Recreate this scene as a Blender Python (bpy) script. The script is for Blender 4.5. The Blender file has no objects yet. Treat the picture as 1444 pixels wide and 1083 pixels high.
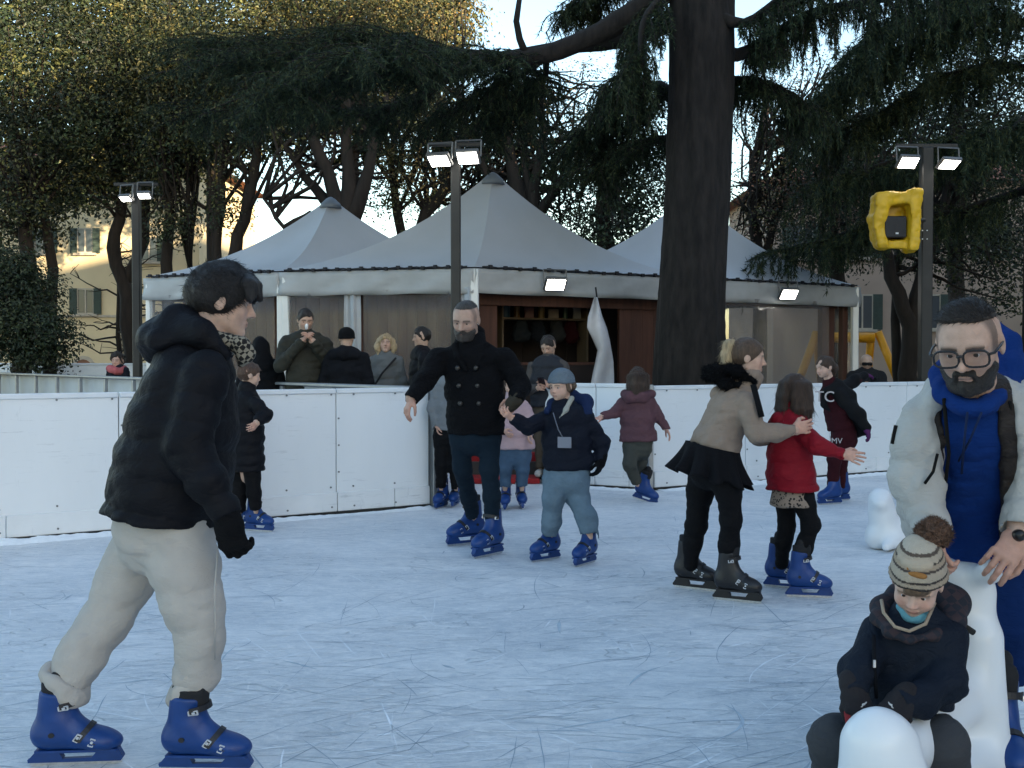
import bpy, bmesh, math, random
import numpy as np
from mathutils import Vector, Matrix, Euler

# ------------------------------------------------------------------ camera, sky, sun, exposure
SC = bpy.context.scene
COL = SC.collection
FPX, CU, CV, CAMZ, HOR = 1604.4, 722.0, 541.5, 1.4, 505.0
PITCH = math.atan((CV - HOR) / FPX)
cam_data = bpy.data.cameras.new('camera')
cam = bpy.data.objects.new('camera', cam_data)
COL.objects.link(cam)
cam_data.sensor_width = 36.0
cam_data.lens = 36.0 * FPX / 1444.0
cam_data.clip_end = 2000
cam.location = (0, 0, CAMZ)
cam.rotation_euler = (math.pi / 2 - PITCH, 0, 0)
SC.camera = cam

SUN_EL, SUN_AZ = math.radians(9.0), math.radians(45.0)      # low winter sun from behind the camera, to the right
sun_dir = Vector((math.sin(SUN_AZ) * math.cos(SUN_EL), -math.cos(SUN_AZ) * math.cos(SUN_EL), math.sin(SUN_EL)))
world = bpy.data.worlds.new('World')
SC.world = world
world.use_nodes = True
wn = world.node_tree.nodes
bg = wn['Background']
sky = wn.new('ShaderNodeTexSky')
sky.sky_type = 'NISHITA'
sky.sun_disc = False
sky.sun_elevation = SUN_EL
sky.sun_rotation = math.atan2(sun_dir.x, sun_dir.y)
sky.air_density = 1.0
sky.dust_density = 0.8
sky.ozone_density = 1.2
world.node_tree.links.new(sky.outputs[0], bg.inputs[0])
bg.inputs[1].default_value = 0.15
sun_data = bpy.data.lights.new('sun', 'SUN')
sun_data.energy = 5.0
sun_data.angle = math.radians(0.53)
sun_data.color = (1.0, 0.80, 0.52)
sun = bpy.data.objects.new('sun', sun_data)
COL.objects.link(sun)
sun.rotation_euler = sun_dir.to_track_quat('Z', 'Y').to_euler()
sun.location = (30, -30, 30)
SC.view_settings.view_transform = 'Standard'
SC.view_settings.look = 'None'
SC.view_settings.gamma = 1.0
SC.view_settings.use_curve_mapping = False
SC.view_settings.exposure = 1.92
SC.cycles.use_denoising = True
SC.cycles.max_bounces = 8
SC.cycles.transparent_max_bounces = 16
SC.cycles.use_fast_gi = False

# ------------------------------------------------------------------ helpers
rng = np.random.default_rng(7)
random.seed(7)

def at(u, v, Y):
    """A point of the place: the pixel (u, v) of the photograph at Y metres from the camera."""
    cp, sp = math.cos(PITCH), math.sin(PITCH)
    a, b = (u - CU) / FPX, (CV - v) / FPX
    d = np.array([a, cp + b * sp, -sp + b * cp])
    return np.array([0, 0, CAMZ]) + d * (Y / d[1])

def floor_at(u, v, z=0.0):
    cp, sp = math.cos(PITCH), math.sin(PITCH)
    a, b = (u - CU) / FPX, (CV - v) / FPX
    d = np.array([a, cp + b * sp, -sp + b * cp])
    return np.array([0, 0, CAMZ]) + d * ((z - CAMZ) / d[2])

def unit(v):
    v = np.asarray(v, float)
    n = np.linalg.norm(v)
    return v / n if n > 1e-9 else np.array([0, 0, 1.0])

MATS = {}
def mat(name, col=(0.5, 0.5, 0.5), rough=0.6, var=0.0, vscale=6.0, bump=0.0, bscale=120.0, metal=0.0, spec=0.4,
        attr=None, emit=None, estr=0.0, alpha=None, trans=0.0, stretch=None, sheen=0.0, coat=0.0, sss=0.0, distort=0.0, fold=0.0):
    if name in MATS:
        return MATS[name]
    m = bpy.data.materials.new(name)
    m.use_nodes = True
    nt = m.node_tree
    N, L = nt.nodes, nt.links
    p = N['Principled BSDF']
    p.inputs['Base Color'].default_value = (*col, 1)
    p.inputs['Roughness'].default_value = rough
    p.inputs['Metallic'].default_value = metal
    p.inputs['Specular IOR Level'].default_value = spec
    if trans: p.inputs['Transmission Weight'].default_value = trans
    if sheen: p.inputs['Sheen Weight'].default_value = sheen
    if coat: p.inputs['Coat Weight'].default_value = coat
    if sss:
        p.inputs['Subsurface Weight'].default_value = sss
        p.inputs['Subsurface Radius'].default_value = (0.012, 0.005, 0.003)
    if alpha is not None: p.inputs['Alpha'].default_value = alpha
    if emit:
        p.inputs['Emission Color'].default_value = (*emit, 1)
        p.inputs['Emission Strength'].default_value = estr
    tc = N.new('ShaderNodeTexCoord')
    vec = tc.outputs['Object']
    if stretch:
        mp = N.new('ShaderNodeMapping')
        mp.inputs['Scale'].default_value = stretch
        L.new(vec, mp.inputs[0])
        vec = mp.outputs[0]
    src = None
    if attr:
        a = N.new('ShaderNodeVertexColor')
        a.layer_name = attr
        src = a.outputs[0]
    if var > 0:
        nz = N.new('ShaderNodeTexNoise')
        nz.inputs['Scale'].default_value = vscale
        nz.inputs['Detail'].default_value = 5
        nz.inputs['Distortion'].default_value = distort
        L.new(vec, nz.inputs['Vector'])
        mr = N.new('ShaderNodeMapRange')
        mr.inputs[1].default_value = 0.25
        mr.inputs[2].default_value = 0.75
        mr.inputs[3].default_value = 1 - var
        mr.inputs[4].default_value = 1 + var
        L.new(nz.outputs[0], mr.inputs[0])
        mx = N.new('ShaderNodeMix')
        mx.data_type = 'RGBA'
        mx.blend_type = 'MULTIPLY'
        mx.inputs[0].default_value = 1
        if src: L.new(src, mx.inputs[6])
        else: mx.inputs[6].default_value = (*col, 1)
        L.new(mr.outputs[0], mx.inputs[7])
        src = mx.outputs[2]
    if src: L.new(src, p.inputs['Base Color'])
    if bump > 0:
        nb = N.new('ShaderNodeTexNoise')
        nb.inputs['Scale'].default_value = bscale
        nb.inputs['Detail'].default_value = 4
        L.new(vec, nb.inputs['Vector'])
        bp = N.new('ShaderNodeBump')
        bp.inputs['Strength'].default_value = bump
        bp.inputs['Distance'].default_value = 0.01
        hsrc = nb.outputs[0]
        if fold > 0:
            nf = N.new('ShaderNodeTexNoise')
            nf.inputs['Scale'].default_value = 17
            nf.inputs['Detail'].default_value = 3
            nf.inputs['Distortion'].default_value = 1.6
            mf = N.new('ShaderNodeMapping')
            mf.inputs['Scale'].default_value = (0.7, 0.7, 1.3)
            mf.inputs['Rotation'].default_value = (0.3, 0.5, 0.2)
            L.new(tc.outputs['Object'], mf.inputs[0])
            L.new(mf.outputs[0], nf.inputs['Vector'])
            ab = N.new('ShaderNodeMath'); ab.operation = 'SUBTRACT'; ab.inputs[1].default_value = 0.5
            L.new(nf.outputs[0], ab.inputs[0])
            a2 = N.new('ShaderNodeMath'); a2.operation = 'ABSOLUTE'
            L.new(ab.outputs[0], a2.inputs[0])
            a3 = N.new('ShaderNodeMath'); a3.operation = 'POWER'; a3.inputs[1].default_value = 0.6
            L.new(a2.outputs[0], a3.inputs[0])
            a4 = N.new('ShaderNodeMath'); a4.operation = 'MULTIPLY_ADD'; a4.inputs[1].default_value = fold
            L.new(a3.outputs[0], a4.inputs[0]); L.new(nb.outputs[0], a4.inputs[2])
            hsrc = a4.outputs[0]
        L.new(hsrc, bp.inputs['Height'])
        L.new(bp.outputs[0], p.inputs['Normal'])
    MATS[name] = m
    return m

def mesh_np(name, V, F, smooth=True, colors=None):
    """Mesh data from arrays; F is (n,3) or (n,4)."""
    V = np.asarray(V, np.float32)
    F = np.asarray(F, np.int32)
    me = bpy.data.meshes.new(name)
    n, k = F.shape
    me.vertices.add(len(V))
    me.vertices.foreach_set('co', V.ravel())
    me.loops.add(n * k)
    me.loops.foreach_set('vertex_index', F.ravel())
    me.polygons.add(n)
    me.polygons.foreach_set('loop_start', np.arange(0, n * k, k, dtype=np.int32))
    me.update(calc_edges=True)
    me.polygons.foreach_set('use_smooth', np.full(n, smooth, bool))
    if colors is not None:
        ca = me.color_attributes.new('Col', 'FLOAT_COLOR', 'POINT')
        c4 = np.ones((len(V), 4), np.float32)
        c4[:, :3] = colors
        ca.data.foreach_set('color', c4.ravel())
    me.update()
    return me

def link(name, me, m, parent=None, loc=None):
    o = bpy.data.objects.new(name, me)
    COL.objects.link(o)
    if m is not None and me is not None and len(me.materials) == 0:
        me.materials.append(m)
    if parent is not None: o.parent = parent
    if loc is not None: o.location = loc
    return o

def tag(o, label=None, cat=None, group=None, kind=None):
    if label: o['label'] = label
    if cat: o['category'] = cat
    if group: o['group'] = group
    if kind: o['kind'] = kind
    return o

def thing(name, label, cat, loc=(0, 0, 0), group=None, rz=0.0):
    o = bpy.data.objects.new(name, None)
    o.empty_display_size = 0.2
    COL.objects.link(o)
    o.location = loc
    o.rotation_euler = (0, 0, rz)
    return tag(o, label, cat, group)

class MB:
    """Collects boxes, tubes, prisms and sheets; build() links them as one mesh object."""
    def __init__(s): s.V, s.F = [], []
    def add(s, V, F):
        n = len(s.V)
        s.V += [tuple(map(float, v)) for v in V]
        s.F += [tuple(int(i) + n for i in f) for f in F]
        return s
    def box(s, c, size, ax=None, bev=0.0):
        c = np.asarray(c, float)
        h = np.asarray(size, float) / 2
        A = np.eye(3) if ax is None else np.asarray(ax, float)
        if bev <= 0:
            P = [c + A.T @ (h * np.array(q)) for q in ((-1,-1,-1),(1,-1,-1),(1,1,-1),(-1,1,-1),(-1,-1,1),(1,-1,1),(1,1,1),(-1,1,1))]
            return s.add(P, [(0,3,2,1),(4,5,6,7),(0,1,5,4),(1,2,6,5),(2,3,7,6),(3,0,4,7)])
        b = min(bev, *(h * 0.9))
        P, idx = [], {}
        for sx in (-1, 1):
            for sy in (-1, 1):
                for sz in (-1, 1):
                    for k in range(3):
                        e = h - b
                        e[k] = h[k]
                        idx[(sx, sy, sz, k)] = len(P)
                        P.append(c + A.T @ (e * np.array((sx, sy, sz))))
        F = []
        def q(*a):
            F.append(tuple(idx[i] for i in a))
        for g in (-1, 1):
            r = [(-1,-1),(1,-1),(1,1),(-1,1)]
            if g < 0: r = r[::-1]
            q(*[(g, a, d, 0) for a, d in r]); q(*[(d, g, a, 1) for a, d in r]); q(*[(a, d, g, 2) for a, d in r])
        for sa in (-1, 1):
            for sb in (-1, 1):
                f = [(-1, sa, sb, 1), (1, sa, sb, 1), (1, sa, sb, 2), (-1, sa, sb, 2)]
                q(*(f if sa * sb < 0 else f[::-1]))
                f = [(sb, -1, sa, 2), (sb, 1, sa, 2), (sb, 1, sa, 0), (sb, -1, sa, 0)]
                q(*(f if sa * sb < 0 else f[::-1]))
                f = [(sa, sb, -1, 0), (sa, sb, 1, 0), (sa, sb, 1, 1), (sa, sb, -1, 1)]
                q(*(f if sa * sb < 0 else f[::-1]))
        for sx in (-1, 1):
            for sy in (-1, 1):
                for sz in (-1, 1):
                    f = [(sx, sy, sz, 0), (sx, sy, sz, 1), (sx, sy, sz, 2)]
                    q(*(f if sx * sy * sz > 0 else f[::-1]))
        return s.add(P, F)
    def tube(s, pts, rad, n=8, cap=True, flat=1.0, wob=0.0):
        pts = [np.asarray(p, float) for p in pts]
        if np.isscalar(rad): rad = [rad] * len(pts)
        V, F = [], []
        ref = None
        for i, p in enumerate(pts):
            t = unit(pts[min(i + 1, len(pts) - 1)] - pts[max(i - 1, 0)])
            if ref is None:
                ref = np.array([1, 0, 0.0]) if abs(t[0]) < 0.8 else np.array([0, 1.0, 0])
            a = unit(ref - t * np.dot(ref, t))
            ref = a
            b = np.cross(t, a)
            for j in range(n):
                w = 2 * math.pi * j / n
                r = rad[i] * (1 + (wob * random.uniform(-1, 1) if wob else 0))
                V.append(p + a * math.cos(w) * r + b * math.sin(w) * r * flat)
        for i in range(len(pts) - 1):
            for j in range(n):
                k = (j + 1) % n
                F.append((i * n + j, i * n + k, (i + 1) * n + k, (i + 1) * n + j))
        if cap:
            F.append(tuple(range(n - 1, -1, -1)))
            F.append(tuple((len(pts) - 1) * n + j for j in range(n)))
        return s.add(V, F)
    def prism(s, poly, d, o=(0, 0, 0), ax=None):
        """poly: 2-D outline in the (x, z) plane, extruded along y by ±d/2."""
        A = np.eye(3) if ax is None else np.asarray(ax, float)
        o = np.asarray(o, float)
        n = len(poly)
        V = [o + A.T @ np.array([x, -d / 2, z]) for x, z in poly] + [o + A.T @ np.array([x, d / 2, z]) for x, z in poly]
        F = [tuple(range(n)), tuple(range(2 * n - 1, n - 1, -1))]
        for i in range(n):
            j = (i + 1) % n
            F.append((i, i + n, j + n, j))
        return s.add(V, F)
    def grid(s, P):
        P = np.asarray(P, float)
        a, b = P.shape[:2]
        F = [(i * b + j, i * b + j + 1, (i + 1) * b + j + 1, (i + 1) * b + j) for i in range(a - 1) for j in range(b - 1)]
        return s.add(P.reshape(-1, 3), F)
    def data(s, name, smooth=False, org=None):
        me = bpy.data.meshes.new(name)
        V = s.V
        if org is not None:
            V = [(v[0] - org[0], v[1] - org[1], v[2] - org[2]) for v in V]
        me.from_pydata(V, [], s.F)
        if smooth:
            me.polygons.foreach_set('use_smooth', np.full(len(me.polygons), True))
        me.update()
        return me
    def build(s, name, m, parent=None, smooth=False, org=None, loc=None):
        return link(name, s.data(name, smooth, org), m, parent, loc)

# ------------------------------------------------------------------ organic solids: blended round shapes, meshed by surface nets
_nd = rng.normal(size=(24, 3)); _nd /= np.linalg.norm(_nd, axis=1)[:, None]
_np = rng.uniform(0, 6.28, 24)
def wob(P, f, seed=0, n=5):
    """Cheap smooth noise in about -1..1."""
    r = 0
    for i in range(n):
        k = (i + seed * 5) % 24
        q = P @ (_nd[k] * f * (0.7 + 0.28 * i)) + _np[k]
        r = r + np.sin(q + 1.3 * np.sin(P @ (_nd[(k + 7) % 24] * f * 0.6) + _np[(k + 3) % 24]))
    return r / n * 1.6

class Solid:
    def __init__(s, res=0.012, k=0.03):
        s.res, s.k, s.ops = res, k, []
    def cone(s, a, b, ra, rb, ax=None, k=None, neg=False, quilt=None, t0=0.0):
        """Tapered round bar; radii may be (wide, deep) pairs with ax the wide direction."""
        s.ops.append(('c', np.asarray(a, float), np.asarray(b, float), ra, rb, ax, k, neg, quilt, t0))
        return s
    def chain(s, pts, rad, ax=None, k=None, quilt=None):
        t = 0.0
        for i in range(len(pts) - 1):
            s.cone(pts[i], pts[i + 1], rad[i], rad[i + 1], ax, k, False, quilt, t)
            t += float(np.linalg.norm(np.asarray(pts[i + 1]) - np.asarray(pts[i])))
        return s
    def ell(s, c, r, ax=None, k=None, neg=False):
        s.ops.append(('e', np.asarray(c, float), np.asarray(r, float) if not np.isscalar(r) else np.full(3, float(r)),
                      np.eye(3) if ax is None else np.asarray(ax, float), k, neg))
        return s
    def box(s, c, h, ax=None, rnd=0.01, k=None, neg=False):
        s.ops.append(('b', np.asarray(c, float), np.asarray(h, float), np.eye(3) if ax is None else np.asarray(ax, float), rnd, k, neg))
        return s
    def cut(s, p, n, rnd=0.0):
        """Remove what lies on the side n points to."""
        s.ops.append(('p', np.asarray(p, float), unit(n), rnd))
        return s
    def noise(s, amp, f, seed=0, sc=(1, 1, 1), crease=False):
        s.ops.append(('n', amp, f, seed, np.asarray(sc, float), crease))
        return s
    def bbox(s, o):
        if o[0] == 'c':
            r = max(np.max(o[3]), np.max(o[4])) + (o[8][1] if o[8] else 0)
            return np.minimum(o[1], o[2]) - r, np.maximum(o[1], o[2]) + r
        if o[0] == 'e':
            e = np.abs(o[3].T) @ o[2]
            return o[1] - e, o[1] + e
        if o[0] == 'b':
            e = np.abs(o[3].T) @ (o[2] + o[4])
            return o[1] - e, o[1] + e
    def mesh(s):
        h = s.res
        lo, hi = np.full(3, 1e9), np.full(3, -1e9)
        for o in s.ops:
            if o[0] in 'ceb' and not o[-1 if o[0] != 'c' else 7]:
                a, b = s.bbox(o)
                lo, hi = np.minimum(lo, a), np.maximum(hi, b)
        lo, hi = lo - 3 * h, hi + 3 * h
        n = np.ceil((hi - lo) / h).astype(int) + 1
        D = np.full(n, 9.0, np.float32)
        axs = [lo[i] + h * np.arange(n[i]) for i in range(3)]
        for o in s.ops:
            t = o[0]
            if t in 'ceb':
                k = o[6] if t == 'c' else (o[4] if t == 'e' else o[5])
                k = s.k if k is None else k
                neg = o[7] if t == 'c' else o[-1]
                a, b = s.bbox(o)
                m = k + 3 * h
                i0 = np.clip(((a - m - lo) / h).astype(int), 0, n - 1)
                i1 = np.clip(((b + m - lo) / h).astype(int) + 2, 1, n)
                if np.any(i1 <= i0): continue
                sl = tuple(slice(i0[j], i1[j]) for j in range(3))
                X, Y, Z = np.meshgrid(axs[0][sl[0]], axs[1][sl[1]], axs[2][sl[2]], indexing='ij')
                P = np.stack([X, Y, Z], -1)
                if t == 'c':
                    _, A, B, ra, rb, ax, _, _, q, t0 = o
                    ab = B - A
                    L = np.linalg.norm(ab) + 1e-9
                    T = np.clip(((P - A) @ ab) / (L * L), 0, 1)
                    Q = P - A - T[..., None] * ab
                    ex = 0
                    if q:
                        sp, am = q[0], q[1]
                        ex = am * (np.sqrt(np.abs(np.sin(math.pi * (T * L + t0) / sp)) + 1e-4) - 0.7)
                    if np.isscalar(ra) and np.isscalar(rb):
                        d = np.sqrt((Q * Q).sum(-1)) - (ra + (rb - ra) * T) - ex
                    else:
                        ra = (ra, ra) if np.isscalar(ra) else ra
                        rb = (rb, rb) if np.isscalar(rb) else rb
                        u = ab / L
                        x = unit(np.asarray(ax) - u * np.dot(ax, u))
                        y = np.cross(u, x)
                        rx, ry = ra[0] + (rb[0] - ra[0]) * T, ra[1] + (rb[1] - ra[1]) * T
                        mm = np.minimum(rx, ry)
                        d = (np.sqrt(((Q @ x) / rx) ** 2 + ((Q @ y) / ry) ** 2 + ((Q @ u) / mm) ** 2) - 1) * mm - ex
                elif t == 'e':
                    _, C, r, A, _, _ = o
                    Q = (P - C) @ A.T
                    d = (np.sqrt(((Q / r) ** 2).sum(-1)) - 1) * r.min()
                else:
                    _, C, hh, A, rn, _, _ = o
                    Q = np.abs((P - C) @ A.T) - hh
                    d = np.sqrt((np.maximum(Q, 0) ** 2).sum(-1)) + np.minimum(Q.max(-1), 0) - rn
                S = D[sl]
                if neg:
                    d = -d
                    w = np.clip(0.5 - 0.5 * (S - d) / max(k, 1e-6), 0, 1)
                    D[sl] = S * (1 - w) + d * w + k * w * (1 - w)
                else:
                    w = np.clip(0.5 + 0.5 * (d - S) / max(k, 1e-6), 0, 1)
                    D[sl] = d * (1 - w) + S * w - k * w * (1 - w)
            elif t == 'p':
                X, Y, Z = np.meshgrid(*axs, indexing='ij')
                d = (X - o[1][0]) * o[2][0] + (Y - o[1][1]) * o[2][1] + (Z - o[1][2]) * o[2][2]
                k = max(o[3], 1e-6)
                w = np.clip(0.5 - 0.5 * (D - d) / k, 0, 1)
                D = (D * (1 - w) + d * w + k * w * (1 - w)).astype(np.float32)
            elif t == 'n':
                I = np.nonzero(np.abs(D) < 0.05 + abs(o[1]))
                P = np.stack([axs[j][I[j]] for j in range(3)], -1)
                w = wob(P * o[4], o[2], o[3])
                if o[5]: w = 1.1 * np.sqrt(np.abs(w) + 0.004) - 0.6       # sharp creases between soft folds
                D[I] -= o[1] * w
        return surface_net(D, lo, h)

def surface_net(D, lo, h):
    S = D < 0
    nx, ny, nz = D.shape
    c = np.zeros((nx - 1, ny - 1, nz - 1), np.int8)
    for i in (0, 1):
        for j in (0, 1):
            for k in (0, 1):
                c += S[i:nx - 1 + i, j:ny - 1 + j, k:nz - 1 + k]
    act = (c > 0) & (c < 8)
    I = np.argwhere(act)
    idx = np.full(act.shape, -1, np.int32)
    idx[act] = np.arange(len(I))
    acc, cnt = np.zeros((len(I), 3)), np.zeros(len(I))
    for ax in range(3):
        e = np.zeros(3, int); e[ax] = 1
        oth = [a for a in range(3) if a != ax]
        for p in (0, 1):
            for q in (0, 1):
                o = np.zeros(3, int); o[oth[0]] = p; o[oth[1]] = q
                A = I + o
                B = A + e
                d0, d1 = D[A[:, 0], A[:, 1], A[:, 2]], D[B[:, 0], B[:, 1], B[:, 2]]
                m = (d0 < 0) != (d1 < 0)
                t = d0[m] / (d0[m] - d1[m])
                acc[m] += o + t[:, None] * e
                cnt[m] += 1
    V = lo + h * (I + acc / cnt[:, None])
    F = []
    for ax in range(3):
        u, v = [(1, 2), (2, 0), (0, 1)][ax]
        a = [slice(1, -1)] * 3; b = [slice(1, -1)] * 3
        a[ax] = slice(0, -1); b[ax] = slice(1, None)
        s0, s1 = S[tuple(a)], S[tuple(b)]
        E = np.argwhere(s0 != s1)
        off = np.ones(3, int); off[ax] = 0
        E = E + off
        eu = np.zeros(3, int); eu[u] = 1
        ev = np.zeros(3, int); ev[v] = 1
        g = lambda C: idx[C[:, 0], C[:, 1], C[:, 2]]
        Q = np.stack([g(E - eu - ev), g(E - ev), g(E), g(E - eu)], 1)
        ins = S[E[:, 0], E[:, 1], E[:, 2]]
        Q[~ins] = Q[~ins][:, ::-1]
        F.append(Q)
    F = np.concatenate(F)
    F = F[(F >= 0).all(1)]
    return V, F

def solid_obj(name, sol, m, parent=None, org=(0, 0, 0), colfn=None):
    V, F = sol.mesh()
    cols = colfn(V) if colfn else None
    return link(name, mesh_np(name, V - np.asarray(org), F, True, cols), m, parent)
# ------------------------------------------------------------------ people: builder
skin_m = mat('skin', (0.5, 0.32, 0.24), 0.5, var=0.13, vscale=38, attr='Col', spec=0.35, sss=0.06, bump=0.22, bscale=260)
eye_white_m = mat('eye_white', (0.55, 0.52, 0.5), 0.25)
iris_m = mat('iris', (0.03, 0.02, 0.015), 0.15)

def hair_mat(name, col):
    return mat('hair_' + name, col, 0.45, var=0.45, vscale=34, bump=0.8, bscale=150, stretch=(3, 3, 0.6), spec=0.4)

def fabric(name, col, rough=0.85, var=0.10, vscale=9, bump=0.25, bscale=420, sheen=0.0, spec=0.15, fold=4.0):
    return mat('fabric_' + name, col, rough, var=var, vscale=vscale, bump=bump, bscale=bscale, sheen=sheen, spec=spec, fold=fold)

def frame(yaw, pitch=0.0, roll=0.0):
    """Rows: right-hand side, forward, up. yaw 0 faces the camera, 90 faces right; pitch > 0 looks down."""
    y, p, r = map(math.radians, (yaw, pitch, roll))
    f0 = np.array([math.sin(y), -math.cos(y), 0.0])
    up = np.array([0, 0, 1.0])
    f = f0 * math.cos(p) - up * math.sin(p)
    u = up * math.cos(p) + f0 * math.sin(p)
    s = np.cross(f, u)
    s2 = s * math.cos(r) + u * math.sin(r)
    u2 = u * math.cos(r) - s * math.sin(r)
    return np.array([s2, f, u2])

def head_solid(c, H, A, res, child=0.0, neck=None, male=True, lid=0.051):
    q = Solid(res, 0.05 * H)
    w = lambda x, y, z: c + A.T @ (np.array([x, y, z]) * H)
    e = lambda p, r, k=0.04, neg=False, ax=None: q.ell(w(*p), np.array(r) * H, A if ax is None else ax, k * H, neg)
    e((0, -0.05, 0.13), (0.345, 0.42, 0.365))
    e((0, 0.06, -0.05), (0.285, 0.315, 0.33), 0.08)
    if child:
        e((0, 0.10, -0.20), (0.265, 0.24, 0.24), 0.10)
        for s in (-1, 1): e((s * 0.15, 0.20, -0.17), (0.125, 0.12, 0.12), 0.08)
        e((0, 0.27, -0.375), (0.075, 0.06, 0.05), 0.08)
    else:
        for s in (-1, 1):
            q.cone(w(s * 0.20, -0.04, -0.24), w(s * 0.05, 0.25, -0.40), 0.085 * H, 0.085 * H, k=0.12 * H)
            e((s * 0.17, 0.21, -0.10), (0.09, 0.09, 0.10), 0.10)
        e((0, 0.13, -0.25), (0.21, 0.19, 0.17), 0.10)
        e((0, 0.285, -0.405), (0.075, 0.06, 0.055), 0.06)
    e((0, 0.30, 0.075), (0.20, 0.055, 0.05), 0.09)
    for s in (-1, 1):
        e((s * 0.135, 0.395, 0.0), (0.078, 0.07, 0.05), 0.05, True)
        e((s * 0.135, 0.270, lid), (0.080, 0.069, 0.036), 0.012)
        e((s * 0.135, 0.262, -0.052), (0.076, 0.060, 0.030), 0.012)
    nl = 0.72 if child else 1.0
    q.cone(w(0, 0.335, 0.05), w(0, 0.345 + 0.095 * nl, -0.125), 0.032 * H, 0.048 * H, k=0.04 * H)
    for s in (-1, 1): e((s * 0.05, 0.375, -0.145), (0.036, 0.045, 0.032), 0.03)
    e((0, 0.335, -0.25), (0.095, 0.055, 0.028), 0.025)
    e((0, 0.335, -0.295), (0.08, 0.05, 0.028), 0.025)
    for s in (-1, 1):
        e((s * 0.345, -0.06, -0.02), (0.035, 0.085, 0.125), 0.03)
    if neck is not None:
        r = (0.25 if male else 0.21) * H * (0.85 if child else 1)
        q.cone(w(0, -0.10, -0.22), neck, r, r * 1.1, k=0.06 * H)
    return q

def head_colors(c, H, A, skin, stubble=0.0, brow=(0.06, 0.04, 0.03), lip=None, rosy=0.25, brow_w=1.0, fade=None):
    skin = np.array(skin)
    lip = skin * np.array([0.80, 0.52, 0.52]) if lip is None else np.array(lip)
    def fn(V):
        L = ((V - c) @ A.T) / H
        x, y, z = np.abs(L[:, 0]), L[:, 1], L[:, 2]
        C = np.tile(skin, (len(V), 1))
        fr = y > 0.12
        def mixin(m, col):
            m = (m * fr)[:, None]
            C[:] = C * (1 - m) + np.asarray(col) * m
        g = lambda v, s: np.exp(-(v / s) ** 2)
        mixin(rosy * g(x - 0.17, 0.10) * g(z + 0.14, 0.10), skin * np.array([1.0, 0.62, 0.58]))
        mixin(rosy * g(x, 0.07) * g(z + 0.13, 0.07), skin * np.array([1.0, 0.66, 0.62]))
        mixin(0.45 * g(x - 0.135, 0.085) * g(z + 0.01, 0.05), skin * np.array([0.62, 0.50, 0.48]))
        if stubble:
            mixin(stubble * ((z < -0.17) & (z > -0.6)) * (1 - 0.6 * g(x, 0.09) * g(z + 0.27, 0.03)), np.array([0.06, 0.045, 0.04]))
        mixin(0.9 * (g(x, 0.085) > 0.35) * g(z + 0.272, 0.036), lip)
        mixin(0.8 * (g(x, 0.09) > 0.35) * g(z + 0.272, 0.010), skin * 0.25)
        bz = 0.088 - 0.12 * np.abs(x - 0.13)
        mixin(0.9 * ((x > 0.045) & (x < 0.235)) * g(z - bz, 0.021 * brow_w), brow)
        if fade is not None:
            fc, am, z0 = fade
            hl = 0.30 - 1.1 * np.maximum(0, y - 0.18)
            m = np.clip((z - z0) / 0.10, 0, 1) * np.clip((0.22 - y) / 0.06 + np.clip((z - 0.36) / 0.04, 0, 1), 0, 1) * am * (x > 0.0)
            m = m * (np.hypot(x - 0.345, (y + 0.06)) > 0.12)
            C[:] = C * (1 - m[:, None]) + np.asarray(fc) * m[:, None]
        mixin(0.6 * g(x - 0.04, 0.018) * g(z + 0.158, 0.014), skin * 0.3)
        return C
    return fn

def eyes(c, H, A, parent, org):
    """Two eyeballs with a dark iris."""
    n = 10
    for s in (-1, 1):
        mb, mi = MB(), []
        o = c + A.T @ (np.array([s * 0.133, 0.270, 0.000]) * H)
        r = 0.064 * H
        V, F = [], []
        rings = [0.0, 0.52, 0.8, 1.2, 1.9]
        for a in rings:
            for j in range(n):
                w = 2 * math.pi * j / n
                d = np.array([math.sin(a) * math.cos(w), math.cos(a), math.sin(a) * math.sin(w) - 0.12])
                V.append(o + A.T @ d * r)
        for i in range(len(rings) - 1):
            for j in range(n):
                k = (j + 1) % n
                F.append((i * n + j, i * n + k, (i + 1) * n + k, (i + 1) * n + j))
                mi.append(1 if i < 1 else 0)
        mb.add(V, F)
        me = mb.data('eye', True, org)
        me.materials.append(eye_white_m)
        me.materials.append(iris_m)
        me.polygons.foreach_set('material_index', np.array(mi, np.int32))
        link('eye', me, None, parent)

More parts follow.
